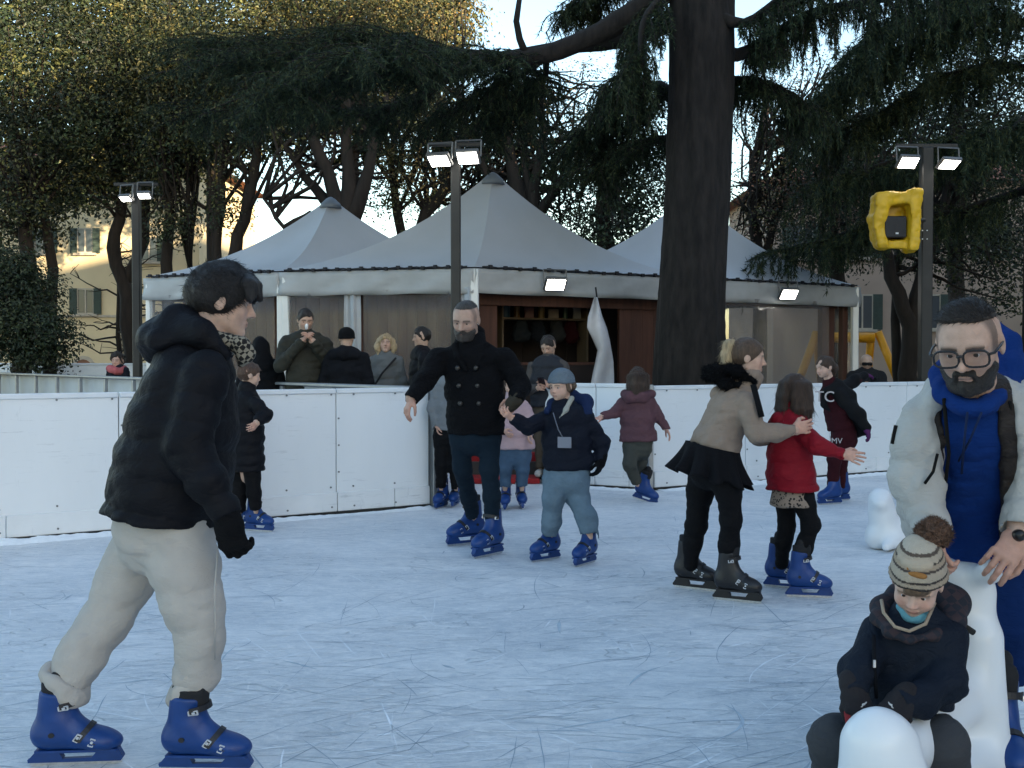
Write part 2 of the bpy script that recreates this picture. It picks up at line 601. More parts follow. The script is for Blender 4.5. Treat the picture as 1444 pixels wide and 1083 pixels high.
def add_hand(q, wrist, d, palm, size, curl=0.5, spread=0.5, side=1, fat=1.0):
    """Palm, four jointed fingers and a thumb; d points along the hand, palm is the palm's outward normal, side says on which edge the thumb sits."""
    d = unit(d)
    n = unit(np.asarray(palm) - d * np.dot(palm, d))
    x = np.cross(d, n) * side
    s = size
    P = lambda a, b, c2: wrist + (d * a + x * b + n * c2) * s
    q.cone(P(-0.12, 0, 0), P(0.06, 0, 0), 0.165 * s * fat, (0.17 * s * fat, 0.13 * s), ax=x, k=0.08 * s)
    q.cone(P(0.08, 0.02, 0), P(0.40, 0.03, 0), (0.19 * s * fat, 0.085 * s * fat), (0.225 * s * fat, 0.075 * s * fat), ax=x, k=0.08 * s)
    lens = [0.40, 0.46, 0.43, 0.34]
    for i, L in enumerate(lens):
        off = 0.185 - i * 0.118
        b0 = P(0.44 - 0.02 * abs(i - 1), off, 0.0)
        ang = 0.0
        cur = b0
        r = (0.056, 0.054, 0.053, 0.047)[i] * s * fat
        sp = (0.10 - 0.07 * i) * spread
        for seg, (fl, cv) in enumerate(((0.46, 0.75), (0.30, 1.0), (0.24, 0.8))):
            ang += curl * cv * (1 + 0.08 * i)
            dd = d * math.cos(ang) + n * math.sin(ang) + x * sp
            nxt = cur + unit(dd) * L * fl * s
            q.cone(cur, nxt, r, r * 0.92, k=0.022 * s)
            cur, r = nxt, r * 0.92
    t0 = P(0.10, 0.15, 0.03)
    t1 = P(0.27, 0.30, 0.08 + 0.10 * curl)
    t2 = P(0.42, 0.33 - 0.06 * curl, 0.12 + 0.20 * curl)
    t3 = P(0.53, 0.31 - 0.12 * curl, 0.14 + 0.30 * curl)
    q.cone(t0, t1, 0.085 * s * fat, 0.065 * s * fat, k=0.06 * s)
    q.cone(t1, t2, 0.062 * s * fat, 0.055 * s * fat, k=0.02 * s)
    q.cone(t2, t3, 0.055 * s * fat, 0.045 * s * fat, k=0.02 * s)

# ---- ice skates: one template per colour, shared by all skaters
SK = {}
def skate_meshes():
    if SK: return SK
    def shell(res):
        q = Solid(res, 0.03)
        q.cone((0, -0.095, 0.128), (0, 0.095, 0.112), (0.044, 0.055), (0.050, 0.044), ax=(1, 0, 0))
        q.ell((0, 0.115, 0.105), (0.048, 0.052, 0.040))
        q.cone((0, -0.085, 0.15), (0, -0.060, 0.335), (0.049, 0.060), (0.056, 0.068), ax=(1, 0, 0), k=0.04)
        q.cone((0, -0.03, 0.20), (0, 0.06, 0.128), (0.040, 0.045), (0.043, 0.035), ax=(1, 0, 0), k=0.05)
        q.ell((0, -0.135, 0.145), (0.030, 0.022, 0.045), k=0.03)
        q.cut((0, 0, 0.072), (0, 0, -1), 0.01)
        q.cut((0, -0.06, 0.335), (0, 0.12, 1), 0.012)
        q.ell((0, -0.060, 0.36), (0.046, 0.058, 0.06), k=0.006, neg=True)
        for z, y in ((0.12, 0.0), (0.245, 0.0)):
            pass
        return mesh_np('shell', *q.mesh())
    SK['shell'] = shell(0.007)
    q = Solid(0.007, 0.01)
    q.cone((0, -0.062, 0.29), (0, -0.056, 0.375), (0.047, 0.060), (0.053, 0.066), ax=(1, 0, 0))
    q.cut((0, -0.07, 0.372), (0, 0.2, 1), 0.01)
    q.cone((0, -0.058, 0.33), (0, -0.050, 0.40), (0.036, 0.040), (0.034, 0.038), ax=(1, 0, 0), k=0.008)
    q.cone((0, -0.010, 0.30), (0, -0.002, 0.385), (0.032, 0.014), (0.034, 0.012), ax=(1, 0, 0), k=0.02)
    SK['liner'] = mesh_np('liner', *q.mesh())
    mb = MB()
    out = [(-0.165, 0.018), (0.155, 0.018), (0.170, 0.034), (0.165, 0.050), (0.135, 0.078), (-0.135, 0.078), (-0.160, 0.045)]
    # holder with an open window: two feet, a runner and a top plate
    A = np.array([[0, 1, 0], [1, 0, 0], [0, 0, 1.0]])
    mb.prism([(-0.170, 0.016), (0.160, 0.016), (0.172, 0.036), (-0.172, 0.030)], 0.020, ax=A)
    mb.prism([(-0.168, 0.031), (-0.045, 0.033), (-0.062, 0.0765), (-0.135, 0.0765)], 0.034, ax=A)
    mb.prism([(0.055, 0.033), (0.170, 0.0365), (0.152, 0.0765), (0.085, 0.0765)], 0.034, ax=A)
    mb.prism([(-0.138, 0.066), (0.150, 0.066), (0.152, 0.0775), (-0.140, 0.0775)], 0.070, ax=A)
    SK['holder'] = mb.data('blade_holder')
    mb = MB()
    mb.prism([(-0.166, 0.005), (-0.150, 0.0), (0.140, 0.0), (0.163, 0.006), (0.165, 0.020), (-0.166, 0.020)], 0.0045, ax=A)
    SK['blade'] = mb.data('blade')
    def strap(y0, z0, y1, z1, w):
        mb = MB()
        pts = []
        n = 9
        for i in range(n):
            a = -1.25 + 2.5 * i / (n - 1)
            pts.append((math.sin(a), math.cos(a)))
        return pts
    # straps wrap over the instep and the shaft
    def band(cy, cz, rx, rz, nx, w, a0=-1.5, a1=1.5, th=0.006):
        """A bent strip: centre of the bend, half widths, tilt of its plane and its width."""
        mb = MB()
        n = 12
        t = np.array([0, math.cos(nx), math.sin(nx)])        # along the strap's width
        f = np.array([0, -math.sin(nx), math.cos(nx)])       # outward at the middle
        P = np.zeros((n, 4, 3))
        for i in range(n):
            a = a0 + (a1 - a0) * i / (n - 1)
            for j, (ww, rr) in enumerate(((-w / 2, 0), (-w / 2, th), (w / 2, th), (w / 2, 0))):
                P[i, j] = np.array([0, cy, cz]) + np.array([1, 0, 0]) * math.sin(a) * (rx + rr) + f * math.cos(a) * (rz + rr) + t * ww
        mb.grid(P)
        mb.F = [tuple(q) for q in mb.F]
        return mb
    mb = band(0.072, 0.108, 0.056, 0.054, -0.30, 0.020)
    SK['strap1'] = mb.data('strap')
    mb = band(0.015, 0.120, 0.056, 0.080, -0.60, 0.022)
    SK['strap2'] = mb.data('strap')
    mb = band(-0.045, 0.280, 0.061, 0.060, -1.35, 0.024)
    SK['strap3'] = mb.data('strap')
    def clasp(c, tilt):
        mb = MB()
        ca, sa = math.cos(tilt), math.sin(tilt)
        A = np.array([[0, ca, sa], [0, -sa, ca], [1, 0, 0.0]])
        for sx in (-1, 1):
            mb.box(np.array(c) + A.T @ np.array([0, 0.008 * sx, 0]), (0.036, 0.005, 0.008), A, 0.0015)
            mb.box(np.array(c) + A.T @ np.array([0.016 * sx, 0, 0.001]), (0.006, 0.02, 0.008), A, 0.0015)
        mb.box(np.array(c) + A.T @ np.array([0.002, 0, 0.004]), (0.012, 0.010, 0.006), A, 0.0015)
        return mb.data('clasp')
    for s, nm in ((1, 'r'), (-1, 'l')):
        SK['clasp1' + nm] = clasp((s * 0.056, 0.070, 0.118), 1.2)
        SK['clasp2' + nm] = clasp((s * 0.056, 0.020, 0.140), 1.0)
        SK['clasp3' + nm] = clasp((s * 0.060, -0.028, 0.275), 0.15)
    mb = MB()
    for s in (-1, 1):
        mb.tube([(s * 0.040, -0.072, 0.155), (s * 0.060, -0.072, 0.155)], 0.011, 10)
    SK['rivet'] = mb.data('ankle_rivet')
    return SK

blue_shell = mat('skate_blue', (0.004, 0.036, 0.165), 0.42, var=0.18, vscale=14, bump=0.06, bscale=60, spec=0.4)
black_shell = mat('skate_black', (0.012, 0.012, 0.014), 0.38, var=0.2, vscale=14, bump=0.06, bscale=60)
steel = mat('skate_steel', (0.55, 0.56, 0.58), 0.3, metal=1.0, var=0.2, vscale=60)
liner_m = mat('skate_liner', (0.012, 0.012, 0.014), 0.9, var=0.2)
strap_m = mat('skate_strap', (0.012, 0.012, 0.015), 0.5, var=0.2)
clasp_m = mat('skate_clasp', (0.62, 0.62, 0.64), 0.35, metal=0.6)
MESHMAT = {}

def skate(parent, org, base, yaw, pitch=0.0, roll=0.0, size=1.0, black=False, detail=True, zs=1.0):
    S = skate_meshes()
    A = frame(yaw, pitch, roll)
    M = Matrix.Identity(4)
    for j in range(3):
        for i in range(3):
            M[i][j] = float(A[j][i]) * size * (zs if j == 2 else 1.0)
        M[j][3] = float(base[j] - org[j])
    col = black_shell if black else blue_shell
    boot = None
    items = [('skate_boot', 'shell', col), ('skate_liner', 'liner', liner_m), ('blade_holder', 'holder', col), ('blade', 'blade', steel)]
    if detail:
        items += [('strap', 'strap1', strap_m), ('strap', 'strap2', strap_m), ('strap', 'strap3', strap_m), ('ankle_rivet', 'rivet', strap_m)]
        for nm in ('l', 'r'):
            items += [('clasp', k + nm, clasp_m) for k in ('clasp1', 'clasp2', 'clasp3')]
    for nm, key, m in items:
        me = S[key]
        kk = (key, m.name)
        if kk not in MESHMAT:
            me = me.copy()
            me.materials.append(m)
            MESHMAT[kk] = me
        o = bpy.data.objects.new(nm, MESHMAT[kk])
        COL.objects.link(o)
        if boot is None:
            o.parent = parent
            o.matrix_local = M
            boot = o
        else:
            o.parent = boot
    return A

def shoe(parent, org, base, yaw, size, m):
    A = frame(yaw)
    w = lambda x, y, z: np.asarray(base) + A.T @ (np.array([x, y, z]) * size)
    q = Solid(0.012, 0.03)
    q.cone(w(0, -0.07, 0.06), w(0, 0.10, 0.05), 0.042 * size, 0.042 * size)
    q.cone(w(0, -0.06, 0.07), w(0, -0.06, 0.13), 0.045 * size, 0.045 * size)
    q.cut(w(0, 0, 0.004), (0, 0, -1))
    solid_obj('shoe', q, m, parent, org)

def strands(V, F, n, L, w, flow, lift, seed=1, jitter=0.35):
    """Thin hair blades growing from a surface, combed along flow (a world vector or a function of position)."""
    r = np.random.default_rng(seed)
    fn = np.cross(V[F[:, 1]] - V[F[:, 0]], V[F[:, 2]] - V[F[:, 0]])
    N = np.zeros_like(V)
    for k in range(4): np.add.at(N, F[:, k], fn)
    N /= np.linalg.norm(N, axis=1)[:, None] + 1e-12
    i = r.integers(len(V), size=n)
    P, Nn = V[i], N[i]
    fl = flow(P) if callable(flow) else np.tile(np.asarray(flow, float), (n, 1))
    t = fl - Nn * (fl * Nn).sum(1)[:, None]
    t /= np.linalg.norm(t, axis=1)[:, None] + 1e-9
    d = t + Nn * lift + r.normal(size=(n, 3)) * jitter
    d /= np.linalg.norm(d, axis=1)[:, None]
    s = np.cross(d, Nn); s /= np.linalg.norm(s, axis=1)[:, None] + 1e-9
    l = L * r.uniform(0.5, 1.3, (n, 1))
    R = P - Nn * 0.003
    W = np.stack([R - s * w / 2, R + s * w / 2, R + d * l - Nn * 0.15 * l], 1).reshape(-1, 3)
    return W, np.arange(3 * n).reshape(n, 3)

class Person:
    """A clothed figure. Points are given as pixels of the photograph plus a depth offset from Y."""
    def __init__(s, label, Y, yaw, skin=(0.46, 0.29, 0.21), fine=0.012, group=None, base=None, cat='person'):
        s.Y, s.yaw, s.skin, s.fine = Y, yaw, np.array(skin), fine
        s.A = frame(yaw)
        s.side, s.fwd = s.A[0], s.A[1]
        s.label, s.group, s.cat = label, group, cat
        s.root, s.org = None, None
        s.arms, s.legs, s.hands = [], [], []
    def P(s, u, v, dy=0.0): return at(u, v, s.Y + dy)
    def start(s, u, z0=0.0):
        p = at(u, HOR, s.Y)
        s.org = np.array([p[0], p[1], z0])
        s.root = thing('person', s.label, s.cat, tuple(s.org), s.group)
        return s
    def pts(s, lst): return [s.P(*p[:3]) for p in lst], [p[3] if len(p) == 4 else (p[3], p[4]) for p in lst]
    def obj(s, name, q, m, parent=None, colfn=None):
        return solid_obj(name, q, m, parent or s.root, s.org, colfn)
    def hairy(s, name, q, m, n, L, w, flow, lift=0.25, seed=1, jitter=0.35):
        V, F = q.mesh()
        o = link(name, mesh_np(name, V - s.org, F, True), m, s.root)
        W, T = strands(V, F, n, L, w, flow, lift, seed, jitter)
        link('hair_strands', mesh_np('hair_strands', W - s.org, T, False), m, o)
        return o
    def set_head(s, u, v, dy, H, yaw, pitch=0, roll=0):
        s.hc, s.H, s.hA = s.P(u, v, dy), H, frame(yaw, pitch, roll)
        return s
    def hw(s, x, y, z): return s.hc + s.hA.T @ (np.array([x, y, z]) * s.H)
    def body(s, torso, arms, legs, hands=(), child=0.0, male=True, head_res=None, hand_res=0.005, stubble=0.0, brow=(0.05, 0.035, 0.03), rosy=0.25, neck_end=None, eyes_on=True, brow_w=1.0, fade=None, lid=0.051, lip=None):
        """One continuous body mesh: head with face, neck, trunk, limbs and hands."""
        s.torso, s.arms, s.legs = torso, arms, legs
        tp, tr = s.pts(torso)
        neck = tp[0] if neck_end is None else neck_end
        parts = []
        q = Solid(max(0.014, s.fine * 1.3), 0.04)
        nt_ = len(tr)
        q.chain(tp, [(r[0] * (0.80 if i < nt_ - 1 else 0.40), r[1] * (0.78 if i < nt_ - 1 else 0.40)) for i, r in enumerate(tr)], ax=s.side)
        for a in arms:
            p, r = s.pts(a)
            q.chain(p, [x * 0.72 for x in r])
        for l in legs:
            p, r = s.pts(l)
            q.chain(p, [x * (0.58 if i == 0 else (0.70 if i < len(r) - 1 else 0.42)) for i, x in enumerate(r)])
        q.cone(neck, s.hw(0, -0.1, -0.3), 0.2 * s.H, 0.2 * s.H)
        parts.append(q.mesh())
        n0 = len(parts[0][0])
        hq = head_solid(s.hc, s.H, s.hA, head_res or min(s.fine * 0.6, 0.009), child, neck, male, lid)
        parts.append(hq.mesh())
        for h in hands:
            if h is None: continue
            q = Solid(hand_res, 0.01)
            add_hand(q, **h)
            parts.append(q.mesh())
        fn = head_colors(s.hc, s.H, s.hA, s.skin, stubble, brow, rosy=rosy, brow_w=brow_w, fade=fade, lip=lip)
        V = np.concatenate([p[0] for p in parts])
        off = np.cumsum([0] + [len(p[0]) for p in parts])
        F = np.concatenate([p[1] + off[i] for i, p in enumerate(parts)])
        C = np.tile(s.skin, (len(V), 1))
        C[off[1]:off[2]] = fn(parts[1][0])
        if len(parts) > 2:
            C[off[2]:] = s.skin * np.array([1.0, 0.86, 0.84])
        s.body_obj = link('body', mesh_np('body', V - s.org, F, True, C), skin_m, s.root)
        if eyes_on: eyes(s.hc, s.H, s.hA, s.root, s.org)
        return s
    def hand(s, arm, d=None, palm=None, size=0.185, curl=0.5, side=1, spread=0.5, fat=1.0, ext=0.0):
        p, r = s.pts(arm)
        dd = unit(p[-1] - p[-2]) if d is None else unit(d)
        return dict(wrist=p[-1] + dd * ext, d=dd, palm=np.asarray(palm if palm is not None else -s.side), size=size, curl=curl, spread=spread, side=side, fat=fat)
    def glove(s, h, m, res=0.006, name='glove', cuff=True):
        h = dict(h); h['fat'] = h['fat'] * 1.22
        q = Solid(res, 0.012)
        add_hand(q, **h)
        if cuff:
            q.cone(h['wrist'] - h['d'] * 0.05 * (h['size'] / 0.18), h['wrist'] + h['d'] * 0.02, 0.036 * h['size'] / 0.18, 0.038 * h['size'] / 0.18, k=0.015)
        return s.obj(name, q, m)
    def coat(s, m, name='jacket', torso=None, arms=None, hem=None, quilt=None, aquilt=None, wr=0.006, wf=26, collar=None, cuff=0.0, k=0.035, res=None, extra=None, split=True, shoulder=True, ak=0.03, cr=0.009):
        """Upper garment: trunk and sleeves. hem = (point, normal) trims the bottom."""
        torso = torso or s.torso
        arms = s.arms if arms is None else arms
        tp, tr = s.pts(torso)
        q = Solid(res or s.fine, k)
        q.chain(tp, tr, ax=s.side, k=k, quilt=quilt)
        if hem is not None: q.cut(hem[0], hem[1], 0.012)
        for a in arms:
            p, r = s.pts(a)
            r = [x * 0.93 for x in r]
            q.chain(p, r, k=ak, quilt=aquilt or quilt)
            e = unit(p[-1] - p[-2])
            q.ops.append(('cutcap', p[-1] + e * 0.004, e, r[-1]))
        if collar is not None:
            a, b, ra, rb = collar
            q.cone(a, b, ra, rb, ax=s.side, k=0.02)
        if extra: extra(q)
        caps = [o for o in q.ops if o[0] == 'cutcap']
        q.ops = [o for o in q.ops if o[0] != 'cutcap']
        for _, c, e, r in caps:
            # hollow the cuff a little so that the hand comes out of an opening
            q.cone(c + e * (r * 0.75), c + e * (r * 1.9), r * 1.06, r * 1.3, k=0.006, neg=True)
        if wr:
            q.noise(wr * 0.7, wf, 1, (1, 1, 1.4))
            q.noise(cr, 34, 2, (0.6, 0.6, 1.25), True)
            q.noise(cr * 0.5, 78, 0, (0.7, 0.7, 1.3), True)
        return s.obj(name, q, m)
    def trousers(s, m, name='trousers', legs=None, seat=None, wr=0.006, wf=22, res=None, k=0.035, cr=0.007, top=None, trim=True, extra=None):
        legs = legs or s.legs
        q = Solid(res or s.fine, k)
        if seat: 
            p, r = s.pts(seat)
            q.chain(p, r, ax=s.side)
        for l in legs:
            p, r = s.pts(l)
            r = [x * 0.95 for x in r]
            q.chain(p, r, k=k)
        if extra: extra(q)
        for l in legs:
            p, r = s.pts(l)
            if trim:
                e = unit(p[-1] - p[-2])
                q.cone(p[-1] + e * r[-1] * 0.25, p[-1] + e * r[-1] * 1.4, r[-1] * 1.1, r[-1] * 1.3, k=0.008, neg=True)
        if wr:
            q.noise(wr * 0.6, wf, 3, (1, 1, 1.5))
            q.noise(cr, 30, 4, (0.55, 0.55, 1.1), True)
            q.noise(cr * 0.5, 66, 1, (0.6, 0.6, 1.3), True)
        return s.obj(name, q, m)
    def short_hair(s, m, top=0.06, side=0.02, line=0.20, fringe=0.0, back=-0.25, res=None, amp=0.010, name='hair', sweep=0.0, sides_cut=-0.06, st=1200, sl=0.022, flow=(0.25, 0.7, -0.2), lift=0.25, fade_z=None):
        H = s.H
        q = Solid(res or min(s.fine * 0.7, 0.010), 0.03 * H)
        A = s.hA
        e = lambda p, r, k=0.05, neg=False: q.ell(s.hw(*p), np.array(r) * H, A, k * H, neg)
        e((0, -0.06, 0.13), (0.345 + side, 0.425 + side, 0.37 + side))
        e((0, -0.03, 0.13 + top), (0.30 + top * 0.4, 0.37 + top * 0.3, 0.36))
        if fringe: e((sweep, 0.23, 0.30), (0.26, 0.16 + fringe * 0.3, 0.14 + fringe), 0.06)
        # clear the face and everything below the hairline
        e((0, 0.40, -0.14), (0.30, 0.33, line + 0.14), 0.03, True)
        q.cut(s.hw(0, 0.10, sides_cut), s.hA.T @ np.array([0, 0.75, -0.62]), 0.03 * H)
        q.cut(s.hw(0, 0.0, back), s.hA.T @ np.array([0, 0.1, -1]), 0.04 * H)
        for sx in (-1, 1): e((sx * 0.40, -0.02, -0.06), (0.055, 0.075, 0.10), 0.015, True)
        if amp:
            q.noise(amp * H / 0.22, 60 / (H / 0.22), 5, (1, 1, 0.5))
            q.noise(amp * 0.5 * H / 0.22, 130 / (H / 0.22), 6, (1, 1, 0.4))
        if fade_z is not None: q.cut(s.hw(0, 0, fade_z), s.hA.T @ np.array([0, 0.15, -1]), 0.03 * H)
        k_ = H / 0.23
        return s.hairy(name, q, m, st, sl * k_, 0.0032 if s.fine < 0.011 else 0.006, s.hA.T @ np.array(flow), lift)
    def beanie(s, m, h=0.50, low=0.02, brim=True, res=None, pitch_cut=0.25, name='beanie', puff=0.04, colfn=None, tall=0.0):
        H = s.H
        q = Solid(res or min(s.fine * 0.8, 0.010), 0.04 * H)
        q.ell(s.hw(0, -0.06, 0.15 + tall * 0.5), np.array([0.37 + puff, 0.44 + puff, 0.38 + puff + tall]) * H, s.hA)
        q.cut(s.hw(0, 0, low), s.hA.T @ np.array([0, pitch_cut, -1]), 0.02 * H)
        if brim:
            n = 26
            Rb = []
            for i in range(n + 1):
                a = 2 * math.pi * i / n
                x, y = math.sin(a) * (0.365 + puff), math.cos(a) * (0.435 + puff) - 0.06
                Rb.append(s.hw(x * 0.985, y * 0.985, low + 0.05 + pitch_cut * y))
            q.chain(Rb, [0.034 * H] * (n + 1), k=0.03 * H)
        q.noise(0.0035, 45, 7)
        return s.obj(name, q, m, None, colfn)
# ------------------------------------------------------------------ ground, ice, platform
def ice_material():
    m = bpy.data.materials.new('ice')
    m.use_nodes = True
    nt = m.node_tree
    N, L = nt.nodes, nt.links
    p = N['Principled BSDF']
    tc = N.new('ShaderNodeTexCoord')
    def mapping(rot, sc):
        mp = N.new('ShaderNodeMapping')
        mp.inputs['Rotation'].default_value = (0, 0, math.radians(rot))
        mp.inputs['Scale'].default_value = sc
        L.new(tc.outputs['Object'], mp.inputs[0])
        return mp.outputs[0]
    def noise(vec, sc, det=5, dist=0.0, rough=0.6):
        n = N.new('ShaderNodeTexNoise')
        n.inputs['Scale'].default_value = sc
        n.inputs['Detail'].default_value = det
        n.inputs['Roughness'].default_value = rough
        n.inputs['Distortion'].default_value = dist
        L.new(vec, n.inputs['Vector'])
        return n.outputs[0]
    def ramp(src, a, b, c0=0.0, c1=1.0):
        r = N.new('ShaderNodeMapRange')
        r.inputs[1].default_value, r.inputs[2].default_value = a, b
        r.inputs[3].default_value, r.inputs[4].default_value = c0, c1
        r.interpolation_type = 'SMOOTHSTEP'
        L.new(src, r.inputs[0])
        return r.outputs[0]
    def op(o, a, b):
        n = N.new('ShaderNodeMath')
        n.operation = o
        for i, x in enumerate((a, b)):
            if isinstance(x, (int, float)): n.inputs[i].default_value = x
            else: L.new(x, n.inputs[i])
        return n.outputs[0]
    def scratch(rot, sc, width, dist, gate_scale, gate, seed):
        """Long thin lines where a stretched noise crosses its middle value, only inside patches."""
        v = mapping(rot, (sc * 0.28, sc, 1))
        add = N.new('ShaderNodeVectorMath'); add.operation = 'ADD'
        add.inputs[1].default_value = (seed * 7.3, seed * 3.1, seed * 1.7)
        L.new(v, add.inputs[0])
        n = noise(add.outputs[0], 1.0, 2, dist, 0.5)
        a = op('ABSOLUTE', op('SUBTRACT', n, 0.5), 0)
        line = ramp(a, 0.0, width, 1.0, 0.0)
        g = noise(mapping(seed * 40, (gate_scale, gate_scale, 1)), 1.0, 2, 0, 0.5)
        return op('MULTIPLY', line, ramp(g, gate, gate + 0.08))
    # worn, snowy surface with streaks of skating direction
    patch = noise(mapping(12, (0.7, 1.0, 1)), 1.2, 8, 0.8, 0.65)
    streak = noise(mapping(28, (2.6, 5.0, 1)), 2.6, 9, 1.6, 0.75)
    streak2 = noise(mapping(-48, (2.4, 5.5, 1)), 2.8, 9, 1.4, 0.75)
    snow = noise(mapping(35, (6, 9, 1)), 4.0, 9, 1.6, 0.8)
    fine = noise(tc.outputs['Object'], 90, 4)
    dark = op('MAXIMUM', scratch(15, 2.2, 0.006, 1.2, 0.7, 0.50, 1), scratch(-35, 1.6, 0.006, 2.0, 0.8, 0.53, 2))
    dark = op('MAXIMUM', dark, scratch(75, 1.5, 0.006, 2.5, 0.7, 0.55, 3))
    dark = op('MAXIMUM', dark, scratch(28, 3.4, 0.007, 0.8, 0.9, 0.50, 4))
    dark = op('MAXIMUM', dark, scratch(5, 4.0, 0.008, 0.9, 0.6, 0.48, 5))
    dark = op('MAXIMUM', dark, scratch(115, 1.8, 0.005, 2.2, 0.9, 0.56, 6))
    light = op('MAXIMUM', scratch(20, 5.0, 0.012, 0.6, 0.8, 0.44, 8), scratch(-15, 4.0, 0.010, 0.9, 0.8, 0.48, 9))
    light = op('MAXIMUM', light, op('MULTIPLY', ramp(snow, 0.50, 0.62), 0.9))
    base = op('ADD', op('MULTIPLY', ramp(patch, 0.32, 0.68), 0.40), op('MULTIPLY', ramp(streak, 0.34, 0.66), 0.38))
    base = op('ADD', base, op('MULTIPLY', ramp(streak2, 0.40, 0.64), 0.22))
    cr = N.new('ShaderNodeValToRGB')
    cr.color_ramp.elements[0].color = (0.57, 0.63, 0.69, 1)
    cr.color_ramp.elements[1].color = (0.93, 0.935, 0.94, 1)
    cr.color_ramp.elements[0].position = 0.12
    cr.color_ramp.elements[1].position = 0.88
    L.new(base, cr.inputs[0])
    def mix(fac, a, col, typ='MIX'):
        x = N.new('ShaderNodeMix'); x.data_type = 'RGBA'; x.blend_type = typ
        L.new(fac, x.inputs[0]); L.new(a, x.inputs[6]); x.inputs[7].default_value = (*col, 1)
        return x.outputs[2]
    c = mix(op('MULTIPLY', light, 0.75), cr.outputs[0], (0.95, 0.955, 0.96))
    c = mix(op('MULTIPLY', dark, 0.38), c, (0.30, 0.37, 0.44))
    L.new(c, p.inputs['Base Color'])
    r = op('ADD', op('MULTIPLY', base, 0.32), 0.24)
    r = op('ADD', r, op('MULTIPLY', light, 0.25))
    L.new(r, p.inputs['Roughness'])
    p.inputs['Specular IOR Level'].default_value = 0.45
    h = op('ADD', op('MULTIPLY', streak, 0.5), op('MULTIPLY', snow, 0.6))
    h = op('ADD', h, op('MULTIPLY', fine, 0.12))
    h = op('SUBTRACT', h, op('MULTIPLY', dark, 0.5))
    bp = N.new('ShaderNodeBump')
    bp.inputs['Strength'].default_value = 0.8
    bp.inputs['Distance'].default_value = 0.03
    L.new(h, bp.inputs['Height'])
    L.new(bp.outputs[0], p.inputs['Normal'])
    return m

gravel = mat('gravel', (0.16, 0.145, 0.125), 0.95, var=0.3, vscale=3, bump=0.6, bscale=60)
MB().add([(-300, -300, -0.03), (300, -300, -0.03), (300, 500, -0.03), (-300, 500, -0.03)], [(0, 1, 2, 3)]).build('ground', gravel)['kind'] = 'structure'
ice = MB().add([(-13, -6, 0), (11, -6, 0), (11, 18, 0), (-13, 18, 0)], [(0, 1, 2, 3)]).build('ice_rink', ice_material())
ice['kind'] = 'structure'
def skate_marks(n, w0, w1, z, m, seed, lmin, lmax, lo=(-5.5, 2.6), hi=(5.5, 13.5)):
    """Thin curved cuts and scraped ridges left by blades."""
    r = np.random.default_rng(seed)
    V, F = [], []
    for i in range(n):
        y = lo[1] + (hi[1] - lo[1]) * r.uniform() ** 1.5
        x = r.uniform(-1, 1) * (0.52 * y + 0.6)
        a = math.radians(r.normal(18, 22) if r.uniform() < 0.62 else r.uniform(0, 180))
        if r.uniform() < 0.5: a += math.pi
        L = r.uniform(lmin, lmax) * (0.5 if r.uniform() < 0.5 else 1)
        k = r.normal(0, 0.35) + (r.normal(0, 2.5) if r.uniform() < 0.10 else 0)
        w = r.uniform(w0, w1)
        m_ = 9
        b = len(V)
        for j in range(m_):
            t = j / (m_ - 1)
            ww = w * math.sin(math.pi * (0.06 + 0.88 * t)) * r.uniform(0.45, 1.2) * 0.5
            nx, ny = -math.sin(a), math.cos(a)
            V += [(x + nx * ww, y + ny * ww, z), (x - nx * ww, y - ny * ww, z)]
            x += math.cos(a) * L / m_; y += math.sin(a) * L / m_
            a += k * L / m_ + r.normal(0, 0.035)
        F += [(b + 2 * j, b + 2 * j + 1, b + 2 * j + 3, b + 2 * j + 2) for j in range(m_ - 1)]
    o = MB().add(V, F).build('skate_marks', m, ice)
    o['kind'] = 'stuff'
skate_marks(1700, 0.002, 0.0065, 0.0012, mat('ice_cut', (0.36, 0.43, 0.50), 0.5, var=0.25, vscale=9), 3, 0.12, 1.0)
skate_marks(110, 0.010, 0.022, 0.0010, mat('ice_cut_wide', (0.45, 0.52, 0.58), 0.5, var=0.25, vscale=9), 4, 0.15, 0.7)
skate_marks(1600, 0.003, 0.009, 0.0008, mat('ice_ridge', (0.86, 0.89, 0.92), 0.7, var=0.1, vscale=9), 5, 0.12, 0.9)
deck_m = mat('rubber_deck', (0.06, 0.055, 0.05), 0.9, var=0.25, vscale=4, bump=0.4)
poly = [(-0.70, 11.15), (-0.55, 13.1), (0.34, 13.1), (0.36, 12.66), (1.44, 12.12), (4.60, 14.0), (8.0, 16.0), (13, 30), (-16, 30), (-9.6, 21.6)]
n = len(poly)
deck = MB().add([(x, y, 0.2) for x, y in poly] + [(x, y, -0.02) for x, y in poly],
                [tuple(range(n))] + [(i, i + n, (i + 1) % n + n, (i + 1) % n) for i in range(n)]).build('platform', deck_m)
deck['kind'] = 'structure'

